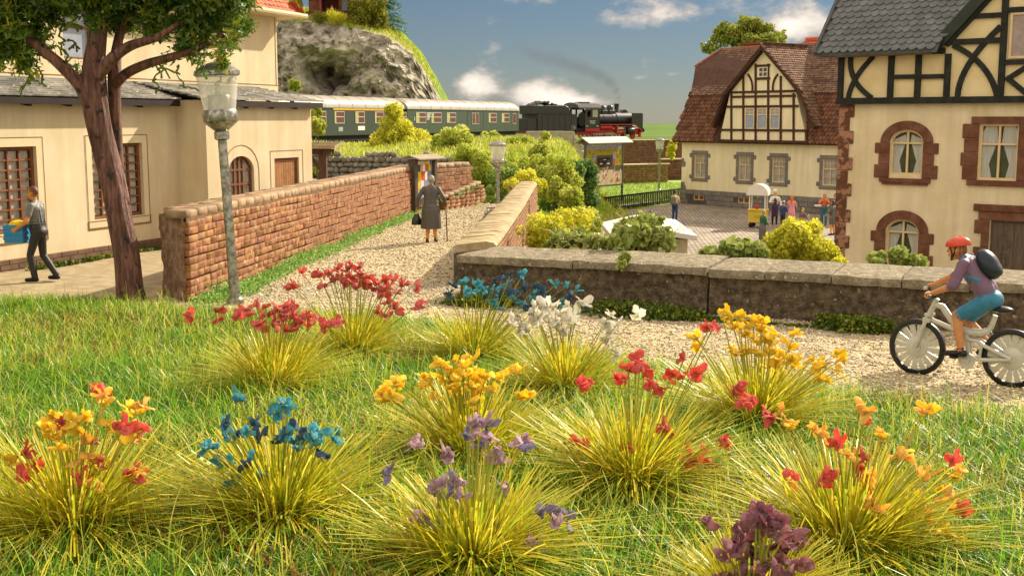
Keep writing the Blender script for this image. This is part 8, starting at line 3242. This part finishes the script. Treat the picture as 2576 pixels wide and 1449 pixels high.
x_, y_ = scatter(235000, 4.8, 20.2, .92)
z_ = lawn_z(x_, y_) - .02
d_ = poly_y(LAWN, x_) - y_
pos = np.stack([x_, y_, z_], 1)
patch = vnoise(x_, y_, .9, 50)
rv = np.clip(r_.random(len(x_)) ** 1.25 * (.35 + 1.25 * patch), 0, 1)
kf = r_.random(len(x_))
rv = np.where(kf < .012, .975 + .025 * r_.random(len(x_)), rv)
rv = np.where((kf > .97), .93 + .02 * r_.random(len(x_)), rv)
put('meadow_grass', grass_field('meadow_grass', 0, pos, .08, .25, .0108, m_turf, 72, lean=1.35, segs=3, rnd=rv, bend=.7), kind='stuff')
# sparser long wisps
x_, y_ = scatter(9500, 5.0, 19.6, 1.0)
pos = np.stack([x_, y_, lawn_z(x_, y_) - .02], 1)
put('meadow_grass', grass_field('long_wisps', 0, pos, .28, .55, .010, m_turf, 73, lean=1.1, segs=4, rnd=.35 + .55 * r_.random(len(x_)), bend=.9), kind='stuff')

# ---- flower tufts
m_tuft = ramp_mat('tuft_blade', [(0, '#7c8a16'), (.2, '#a6a81e'), (.45, '#c8bc2a'), (.7, '#dec832'), (.84, '#ead85a'), (.92, '#b4c83e'), (1, '#8cb434')], rough=.4, spec=.45, trans=.45)
m_stem = ramp_mat('flower_stem', [(0, '#8a9a2c'), (1, '#c4b450')], rough=.5, spec=.4, trans=.2)


def petal_mesh(seed, m, tall=False):
    """one flower head: a few felt-like petals round a core"""
    r = random.Random(seed)
    b = MB()
    k = r.choice((4, 5, 5, 6))
    for j in range(k):
        d = Vector((r.uniform(-1, 1), r.uniform(-1, 1), r.uniform(-.5, 1.0))).normalized()
        L, W, T = r.uniform(.030, .056), r.uniform(.020, .036), r.uniform(.003, .006)
        s = d.cross(Vector((r.uniform(-1, 1), r.uniform(-1, 1), r.uniform(-1, 1)))).normalized()
        t = d.cross(s)
        rot = Matrix((s, t, d)).transposed()
        b.ball(d * L * .8 + Vector((r.uniform(-1, 1), r.uniform(-1, 1), r.uniform(-1.2, .6))) * .022, (W, T, L), 10, 6, rot=rot)
    if r.random() < .6:
        b.ball((0, 0, 0), (.016, .016, .018), 8, 6)
    me = b.mesh(m, smooth=True)
    for v in me.vertices:
        q = v.co
        v.co = q + Vector((noise.noise(q * 40), noise.noise(q * 40 + Vector((9, 0, 0))), noise.noise(q * 40 + Vector((0, 9, 0))))) * .016
    # curling fibres at the rim
    return me


def felt(name, c, c2):
    return mat('felt_' + name, c, rough=.85, col2=c2, scale=18, spec=.2, bump=.8, bscale=120, rnd=.12, trans=.58, bdist=.006)


FE = {'red': felt('red', '#d06c64', '#e4948a'), 'coral': felt('coral', '#dc6a5c', '#ee9284'), 'yellow': felt('yellow', '#f2d034', '#fae870'), 'orange': felt('orange', '#efc45c', '#f8da8c'), 'white': felt('white', '#e2ddd0', '#f0ece2'),
      'blue': felt('blue', '#50a0b2', '#84c6ca'), 'navy': felt('navy', '#4e6680', '#6e889c'), 'mauve': felt('mauve', '#c8aab6', '#dec8ce'), 'grape': felt('grape', '#948aa8', '#b0a8be'), 'plum': felt('plum', '#a06c78', '#c09498')}
PM = {k: [petal_mesh(hash(k) % 1000 * 0 + i * 7 + j * 131, m) for i in range(5)] for j, (k, m) in enumerate(FE.items())}


def tuft(label, base, heads, cols, nb, rad, hgt, seed, size=1.0, spread=.5):
    p = P(base[0], base[1], .08)
    z = float(lawn_z(np.array([p.x]), np.array([p.y]))[0])
    t = empty('flower_tuft', label, 'flower tuft', (p.x, p.y, z), 0, 'flower tufts on the meadow')
    r = np.random.default_rng(seed)
    # blades fan out from the root
    n = int(nb * 1.3)
    a = r.uniform(0, 2 * np.pi, n)
    le = np.clip(r.normal(.72, .40, n), .02, 1.38)
    le = np.where(r.random(n) < .22, r.uniform(1.0, 1.42, n), le)
    L = hgt * 1.24 * r.uniform(.4, 1.1, n) * (.60 + .56 * le)
    rb = rad * np.where(r.random(n) < .2, .75, .28) * np.sqrt(r.random(n))
    bx, by = np.cos(a) * rb, np.sin(a) * rb
    w = .0135 * r.uniform(.6, 1.25, n)
    d = np.stack([np.cos(a), np.sin(a)], 1)
    sa = a + np.pi / 2 + r.uniform(-.9, .9, n)
    s = np.stack([np.cos(sa), np.sin(sa), r.uniform(-.3, .3, n)], 1)
    V = []
    segs = 4
    for k in range(segs + 1):
        q = k / segs
        th = le * (.92 + .16 * q)
        out = L * q * np.sin(th)
        zz = L * q * np.cos(th) - .02 - .02 * q * q * le
        c = np.stack([bx + d[:, 0] * out, by + d[:, 1] * out, np.maximum(zz, -.03 + .05 * q)], 1)
        V += [c - s * (w * (1 - .35 * q))[:, None] / 2, c + s * (w * (1 - .35 * q))[:, None] / 2]
    V = np.stack(V, 1)
    k = 2 * (segs + 1)
    quad = np.array([(2 * i, 2 * i + 1, 2 * i + 3, 2 * i + 2) for i in range(segs)])
    Fc = (np.arange(n)[:, None, None] * k + quad[None]).reshape(-1, 4)
    put('blades', npmesh('blades', V.reshape(-1, 3), Fc, np.full(len(Fc), 4), m_tuft, rnd=np.repeat(r.random(n), k)), t, kind='stuff')
    # stems and heads
    SV, SF, SR = [], [], []
    rd = random.Random(seed)
    rh_ = random.Random(seed + 5)
    heads = list(heads) + [(u + rh_.uniform(-20, 20), v + rh_.uniform(-14, 14)) for (u, v) in heads if rh_.random() < .4]
    for (u, v) in heads:
        Y = p.y + rd.uniform(-.34, .12) * spread * 2
        q = PY(u, v, Y)
        loc = q - Vector((p.x, p.y, z))
        c = rd.choice(cols)
        sc_ = size * 1.08 * rd.uniform(.7, 1.2)
        put('flower', rd.choice(PM[c]), t, loc, (rd.uniform(-.6, .6), rd.uniform(-.6, .6), rd.uniform(0, 6.28)), (sc_, sc_, sc_ * rd.uniform(.9, 1.25)))
        root = Vector((loc.x * .12 + rd.uniform(-.05, .05), loc.y * .2 + rd.uniform(-.05, .05), -.02))
        mid = root.lerp(loc, .55) + Vector((rd.uniform(-.03, .03), 0, .06 + rd.uniform(0, .05)))
        b0 = len(SV)
        for j in range(5):
            qq = j / 4
            pt = root * (1 - qq) ** 2 + mid * 2 * qq * (1 - qq) + loc * qq * qq
            wv = Vector((.0052, 0, 0))
            SV += [pt - wv, pt + wv, pt + Vector((0, .006, 0))]
        for j in range(4):
            o = b0 + j * 3
            for i in range(3):
                SF.append((o + i, o + (i + 1) % 3, o + 3 + (i + 1) % 3, o + 3 + i))
        SR += [rd.random()] * 15
    if SV:
        put('stems', npmesh('stems', np.array([tuple(q) for q in SV]), np.array(SF), np.full(len(SF), 4), m_stem, rnd=SR), t, kind='stuff')
    return t


TUFTS = [
    ('tuft of brick red flowers in front of the street lamp', (690, 985), [(478, 792), (550, 782), (552, 802), (596, 795), (620, 775), (648, 770), (650, 815), (680, 790), (700, 780), (715, 800), (700, 820), (735, 770), (740, 800), (745, 825), (725, 830), (770, 790), (780, 815), (800, 800), (818, 820), (850, 805), (690, 805), (660, 795), (755, 810), (712, 775), (630, 790), (672, 825)], ['red'], 900, .55, .62, 1.05),
    ('tuft of red flowers beside the lane, behind the nearer red tuft', (890, 888), [(740, 715), (760, 685), (800, 690), (815, 720), (835, 690), (850, 675), (870, 680), (885, 665), (905, 670), (910, 690), (880, 700), (865, 715), (925, 700), (940, 730), (955, 745), (975, 720), (990, 705), (1000, 735), (975, 760), (970, 795), (990, 772), (1050, 720), (1065, 760), (930, 715), (900, 720), (1010, 710), (860, 700), (945, 712), (962, 732)], ['red'], 800, .5, .6, 1.12),
    ('tuft of blue flowers in front of the concrete parapet', (1190, 893), [(1135, 715), (1130, 740), (1165, 715), (1185, 735), (1200, 715), (1225, 745), (1240, 755), (1250, 735), (1265, 700), (1285, 690), (1275, 720), (1310, 700), (1250, 770), (1290, 745), (1310, 760), (1340, 745), (1350, 720), (1365, 735), (1330, 775), (1400, 715), (1425, 720), (1435, 740), (1410, 765), (1380, 760), (1440, 785), (1480, 775), (1215, 730), (1300, 735), (1320, 725)], ['blue', 'blue', 'navy'], 800, .5, .62, 1.0),
    ('tuft of white flowers on the meadow', (1420, 985), [(1290, 805), (1310, 830), (1345, 775), (1365, 760), (1390, 770), (1410, 790), (1385, 810), (1350, 800), (1460, 765), (1440, 800), (1405, 830), (1540, 790), (1525, 810), (1555, 815), (1535, 835), (1545, 860), (1545, 880), (1610, 790), (1430, 770), (1300, 818), (1375, 785), (1530, 850)], ['white'], 850, .5, .6, 1.2),
    ('tuft of yellow flowers in the middle of the meadow', (1180, 1165), [(955, 985), (975, 965), (985, 990), (1005, 960), (1060, 965), (1080, 960), (1105, 910), (1120, 925), (1110, 950), (1140, 905), (1150, 930), (1135, 960), (1165, 940), (1180, 900), (1175, 970), (1195, 935), (1200, 985), (1225, 945), (1240, 975), (1255, 950), (1300, 935), (1305, 995), (1150, 985), (1090, 995), (1180, 1010), (1215, 965), (1160, 915), (1185, 955), (1128, 940), (965, 1000)], ['yellow'], 1000, .5, .62, 1.1),
    ('tall tuft of yellow flowers beside the gravel path near the bicycle', (1900, 1065), [(1745, 845), (1755, 872), (1835, 800), (1850, 790), (1870, 800), (1845, 825), (1880, 820), (1895, 800), (1915, 830), (1890, 850), (1925, 850), (1945, 840), (1935, 880), (1850, 890), (1870, 880), (1965, 890), (1990, 870), (2010, 900), (1985, 910), (2045, 905), (2050, 930), (2075, 920), (2105, 885), (2125, 900), (2110, 930), (2085, 955), (2060, 950), (2000, 835), (1900, 880), (1955, 915), (1875, 840), (1905, 815), (1940, 865)], ['yellow'], 1000, .5, .66, 1.12),
    ('tuft of sparse coral red flowers between two yellow tufts', (1590, 1235), [(1460, 970), (1475, 960), (1555, 950), (1580, 930), (1600, 905), (1610, 922), (1640, 970), (1690, 945), (1720, 905), (1745, 945), (1755, 938), (1445, 1110), (1462, 1120), (1565, 1130), (1577, 1122), (1675, 1080), (1690, 1090), (1720, 1165), (1745, 1160), (1765, 1140), (1775, 1165), (1787, 1172), (1830, 1115), (1850, 985), (1885, 1000), (1890, 1012), (1795, 822)], ['coral'], 1000, .55, .66, .95),
    ('tuft of yellow and red flowers in the lower left corner', (190, 1375), [(240, 985), (265, 1010), (330, 1020), (360, 1015), (315, 1040), (290, 1075), (300, 1090), (130, 1045), (155, 1060), (185, 1050), (215, 1045), (120, 1090), (160, 1085), (190, 1080), (205, 1100), (150, 1120), (180, 1130), (230, 1110), (340, 1080), (360, 1075), (350, 1100), (20, 1165), (70, 1180), (95, 1170), (200, 1160), (240, 1150), (250, 1165), (45, 1200), (215, 1215), (185, 1222), (250, 1225), (345, 1185), (340, 1200), (60, 1140), (142, 1098), (195, 1065)], ['yellow', 'orange', 'orange', 'yellow', 'yellow', 'coral'], 1100, .55, .66, .92),
    ('tuft of blue and navy flowers at the front of the meadow', (710, 1335), [(600, 1005), (690, 1045), (710, 1020), (725, 1025), (570, 1060), (565, 1090), (590, 1095), (620, 1085), (640, 1060), (650, 1095), (510, 1125), (535, 1120), (560, 1165), (610, 1090), (700, 1105), (715, 1090), (735, 1080), (745, 1110), (770, 1110), (790, 1105), (800, 1090), (820, 1145), (800, 1140), (850, 1085), (845, 1100), (625, 1160), (615, 1168), (585, 1215), (660, 1210), (680, 1200), (675, 1222), (445, 1275), (750, 1130), (765, 1095)], ['blue', 'blue', 'navy'], 1150, .55, .64, .85),
    ('tuft of dusty mauve flowers at the bottom of the meadow', (1190, 1455), [(1040, 1115), (1052, 1120), (1185, 1060), (1190, 1100), (1205, 1070), (1225, 1075), (1230, 1105), (1245, 1140), (1255, 1160), (1310, 1115), (1320, 1108), (980, 1185), (1130, 1140), (1090, 1225), (1110, 1245), (1140, 1215), (1165, 1210), (1160, 1245), (1270, 1225), (1050, 1290), (1060, 1310), (1095, 1320), (1250, 1320), (1370, 1275), (1400, 1320), (1420, 1300), (1340, 1360), (1365, 1375), (1385, 1400), (1395, 1440), (1195, 1085), (1215, 1115)], ['mauve', 'mauve', 'grape'], 1050, .55, .54, .95),
    ('large tuft of orange and red flowers in the lower right', (2130, 1380), [(1945, 1050), (1990, 1070), (2050, 1075), (2165, 1025), (2180, 1032), (2340, 1025), (2320, 1032), (2170, 1060), (2110, 1120), (2130, 1140), (2145, 1150), (2165, 1155), (2185, 1150), (2160, 1190), (2190, 1200), (2225, 1100), (2260, 1145), (2280, 1150), (1990, 1205), (2065, 1205), (2095, 1200), (2310, 1190), (2330, 1185), (2400, 1165), (2410, 1180), (2405, 1200), (2370, 1235), (2385, 1245), (2190, 1260), (2200, 1275), (2260, 1285), (2290, 1280), (2420, 1290), (2330, 1290), (2360, 1310), (2230, 1310), (2280, 1330), (2300, 1345), (2250, 1390), (2290, 1395), (2240, 1402), (2400, 1360), (2430, 1370), (2380, 1340), (2490, 1400), (2510, 1390), (2480, 1417), (2270, 1430), (2320, 1260)], ['orange', 'yellow', 'orange', 'yellow', 'orange', 'coral'], 1250, .6, .66, .92),
    ('dense tuft of dark plum flowers at the bottom edge of the meadow', (1885, 1565), [(1775, 1310), (1920, 1280), (1945, 1290), (1960, 1310), (1900, 1310), (1870, 1330), (1850, 1350), (1885, 1350), (1920, 1340), (1950, 1350), (1980, 1340), (2000, 1360), (1930, 1380), (1890, 1390), (1860, 1380), (1830, 1400), (1870, 1410), (1910, 1420), (1950, 1410), (1985, 1400), (2005, 1420), (1900, 1440), (1850, 1440), (1800, 1450), (1940, 1445), (1980, 1445), (1910, 1300), (1935, 1325), (1965, 1375)], ['plum'], 700, .5, .42, 1.15)]
for k, (lab, bs, hd_, cs, nb_b, rad, hg, sz) in enumerate(TUFTS):
    tuft(lab, bs, hd_, cs, nb_b, rad, hg, 200 + k, sz)
